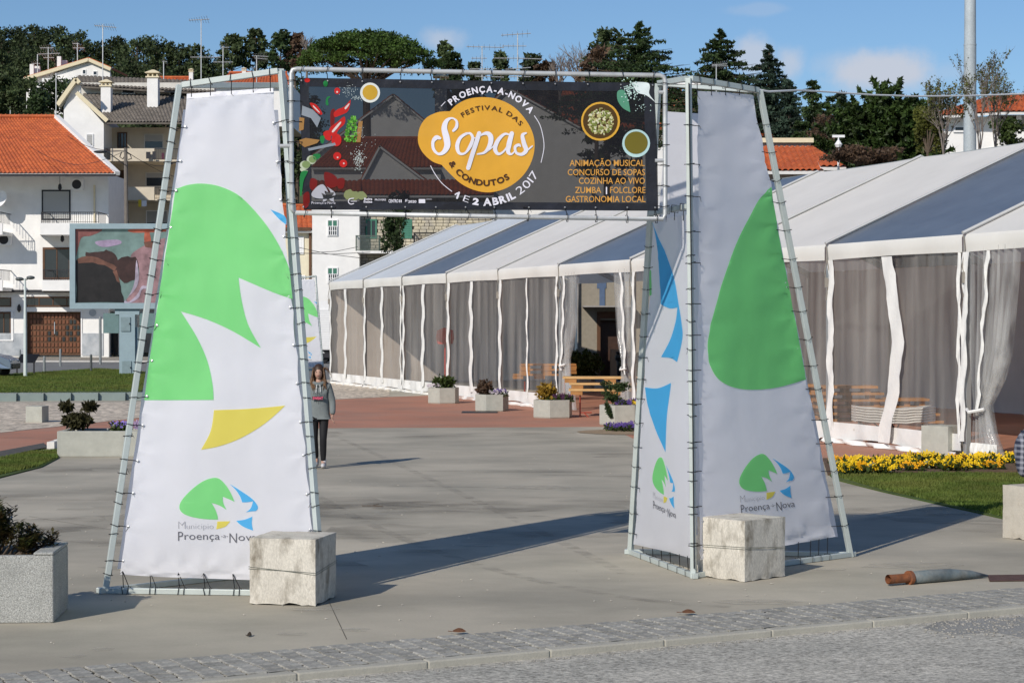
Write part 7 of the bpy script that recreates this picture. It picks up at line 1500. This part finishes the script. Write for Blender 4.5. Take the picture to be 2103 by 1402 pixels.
m = MB(); m.tube([(-.11, .03, 1.40), (-.09, -.08, 1.42), (0, -.10, 1.385), (.09, -.08, 1.42), (.11, .03, 1.40), (.06, .11, 1.40), (-.06, .11, 1.40), (-.11, .03, 1.40)], .035, 8, False); put('hood', m.mesh('hood', hoody, True), wp); m = MB(); m.tube([(-.025, -.125, 1.39), (-.035, -.145, 1.25)], .005, 5); m.tube([(.03, -.125, 1.39), (.04, -.145, 1.27)], .005, 5); put('drawstring', m.mesh('drawstring', white_paint), wp)
skinned('leggings', [(0, 0, .93), (.085, 0, .84), (.077, -.06, .50), (.072, -.01, .28), (.070, .02, .10), (-.085, 0, .84), (-.078, .02, .50), (-.07, .09, .28), (-.060, .16, .15)], [(0, 1), (1, 2), (2, 3), (3, 4), (0, 5), (5, 6), (6, 7), (7, 8)], [(.145, .11), (.092, .095), (.060, .064), (.056, .06), (.040, .042), (.092, .095), (.060, .064), (.056, .06), (.040, .042)], legm, wp)
shoe = M('shoes_pale', (.50, .49, .50), .7, .1)
for (x, y, z, tz) in ((.078, -.04, .045, 0), (-.062, .12, .055, .02)):
    m = MB(); m.blob((x, y, z), (.045, .125, .045), 12, 8); m.tube([(x, y + .05, z), (x, y + .07, z + .10)], [.045, .042], 10); put('shoe', m.mesh('shoe', shoe, True), wp)
hand(wp, (.232, -.09, .90), (0, -.15, -1), 1, 1); hand(wp, (-.232, .03, .89), (0, 0, -1), 1, -1)
def hair(parent, c, seed, L=.34, m1=hair_m, m2=hair_b, fwd=(0, -1), wind=.06):
    r = random.Random(seed); cap, tips = MB(), MB(); c = Vector(c)
    cap.blob(c + Vector((0, .018, .030)), (.094, .106, .118), 16, 10); sc = put('hair', cap.mesh('hair', m1, True), parent)
    for i in range(190):
        a = r.uniform(-.45, PI + .45); b = r.uniform(.2, 1.0); p = c + Vector((math.cos(a) * .088, .03 + math.sin(a) * .075 - .03, .07 * b + .02)); lk = L * r.uniform(.7, 1.05); sgn = math.copysign(1, math.cos(a)); pts = [p, p + Vector((sgn * .018, -.010, -lk * .35)), p + Vector((sgn * .02 + r.gauss(0, .012), -.035 + r.gauss(0, .012), -lk * .7)), p + Vector((sgn * .005 + r.gauss(0, .03) + wind * r.random() * .6, -.05 + r.gauss(0, .02), -lk))]
        (cap if False else tips if i % 2 else tips).tube(pts, [.010, .011, .009, .002], 4, False)
    for i in range(16): p = c + Vector((.06, .0, .08)); tips.tube([p, p + Vector((.05 + r.random() * .04, r.gauss(0, .02), .02 - r.random() * .06)), p + Vector((.10 + r.random() * .08, r.gauss(0, .03), -.04 - r.random() * .12))], [.004, .003, .001], 3, False)
    put('hair_lengths', tips.mesh('hair_lengths', M('hair_ombre', (.30, .17, .085), .5, .35, 30, col2=(.05, .028, .018), cscale=2.2), True), parent)
hair(wp, (0, -.03, 1.585), 4)
m = MB(); pf = lambda x, y: Vector((x, -.166 - .0 * x, y)); text_box(m, "DON'T", -.075, .075, 0, .045, lambda x, y: pf(x, 1.225 - y)); text_box(m, 'IT', -.022, .022, 0, .045, lambda x, y: pf(x, 1.085 - y)); put('print_letters', m.mesh('print_letters', iron), wp)
m = MB(); m.box((0, -.163, 1.167), (.19, .003, .062)); put('print_bar', m.mesh('print_bar', iron), wp); m = MB(); text_box(m, 'SWEAT', -.085, .085, 0, .044, lambda x, y: Vector((x, -.167, 1.146 - y)), .02); put('print_letters', m.mesh('print_letters', M('pink_print', (.85, .12, .22), .6, 0)), wp)
# seated person in plaid, mostly outside the frame (faces right)
plaid = bpy.data.materials.new('plaid_shirt'); plaid.use_nodes = True; pn, pl_ = plaid.node_tree.nodes, plaid.node_tree.links; b_ = pn['Principled BSDF']; tc = pn.new('ShaderNodeTexCoord'); prev = None
for ax in ('X', 'Z'):
    w_ = pn.new('ShaderNodeTexWave'); w_.bands_direction = ax; w_.inputs['Scale'].default_value = 5.0; w_.inputs['Distortion'].default_value = .6; pl_.new(tc.outputs['Object'], w_.inputs['Vector']); cr_ = pn.new('ShaderNodeValToRGB'); cr_.color_ramp.elements[0].color = (.02, .025, .05, 1); cr_.color_ramp.elements[1].color = (.30, .31, .36, 1); cr_.color_ramp.elements[0].position = .35; cr_.color_ramp.elements[1].position = .8; pl_.new(w_.outputs['Fac'], cr_.inputs[0])
    if prev is None: prev = cr_.outputs[0]
    else: mx = pn.new('ShaderNodeMix'); mx.data_type = 'RGBA'; mx.inputs['Factor'].default_value = .5; pl_.new(prev, mx.inputs['A']); pl_.new(cr_.outputs[0], mx.inputs['B']); pl_.new(mx.outputs['Result'], b_.inputs['Base Color'])
b_.inputs['Roughness'].default_value = .9
denim = M('denim', (.045, .075, .14), .9, .2, 10)
g = Vector((5.88, 21.95, 0)); sp_ = thing('person', 'person in a plaid shirt and jeans sitting on the concrete block at the right edge', 'person', g)
V = [(0, 0, .69), (-.03, 0, .85), (-.05, 0, 1.02), (0, 0, 1.16), (.03, 0, 1.23), (.05, 0, 1.29), (.10, -.09, .68), (.45, -.12, .66), (.50, -.12, .30), (.48, -.12, .06), (.60, -.12, .04), (.10, .09, .68), (.45, .12, .66), (.50, .12, .30), (.48, .12, .06), (.60, .12, .04), (0, -.19, 1.13), (-.12, -.26, .90), (.10, -.24, .74), (0, .19, 1.13), (-.05, .26, .90), (.14, .2, .76)]
E = [(0, 1), (1, 2), (2, 3), (3, 4), (4, 5), (0, 6), (6, 7), (7, 8), (8, 9), (9, 10), (0, 11), (11, 12), (12, 13), (13, 14), (14, 15), (3, 16), (16, 17), (17, 18), (3, 19), (19, 20), (20, 21)]
skinned('body', V, E, [(.12, .14), (.11, .14), (.12, .16), (.08, .12), .05, .05, .08, .06, .05, .036, .03, .08, .06, .05, .036, .03, .05, .04, .028, .05, .04, .028], skin_m, sp_)
m = MB(); head(m, (.08, 0, 1.40), (1, .1)); put('head', m.mesh('head', skin_m, True), sp_); m = MB(); m.blob((.06, 0, 1.43), (.11, .09, .11), 14, 10); put('hair', m.mesh('hair', hair_m, True), sp_)
skinned('shirt', [(-.01, 0, .66), (-.05, 0, .85), (-.07, 0, 1.02), (-.01, 0, 1.15), (.02, 0, 1.22), (-.02, -.20, 1.13), (-.15, -.27, .92), (.02, -.27, .76), (-.01, .20, 1.13), (-.07, .27, .92), (.06, .23, .78)], [(0, 1), (1, 2), (2, 3), (3, 4), (3, 5), (5, 6), (6, 7), (3, 8), (8, 9), (9, 10)], [(.15, .17), (.145, .165), (.145, .18), (.10, .13), .06, .075, .062, .045, .075, .062, .045], plaid, sp_)
skinned('trousers', [(0, 0, .69), (.12, -.09, .685), (.45, -.12, .665), (.51, -.12, .32), (.49, -.12, .09), (.12, .09, .685), (.45, .12, .665), (.51, .12, .32), (.49, .12, .09)], [(0, 1), (1, 2), (2, 3), (3, 4), (0, 5), (5, 6), (6, 7), (7, 8)], [(.13, .15), .095, .075, .065, .055, .095, .075, .065, .055], denim, sp_)
hand(sp_, (.10, -.24, .74), (1, .2, -.1), .6, 1); hand(sp_, (.14, .2, .76), (1, -.2, -.1), .6, -1)
for y in (-.12, .12): m = MB(); m.blob((.56, y, .045), (.14, .045, .045), 10, 6); put('shoe', m.mesh('shoe', black_plastic, True), sp_)
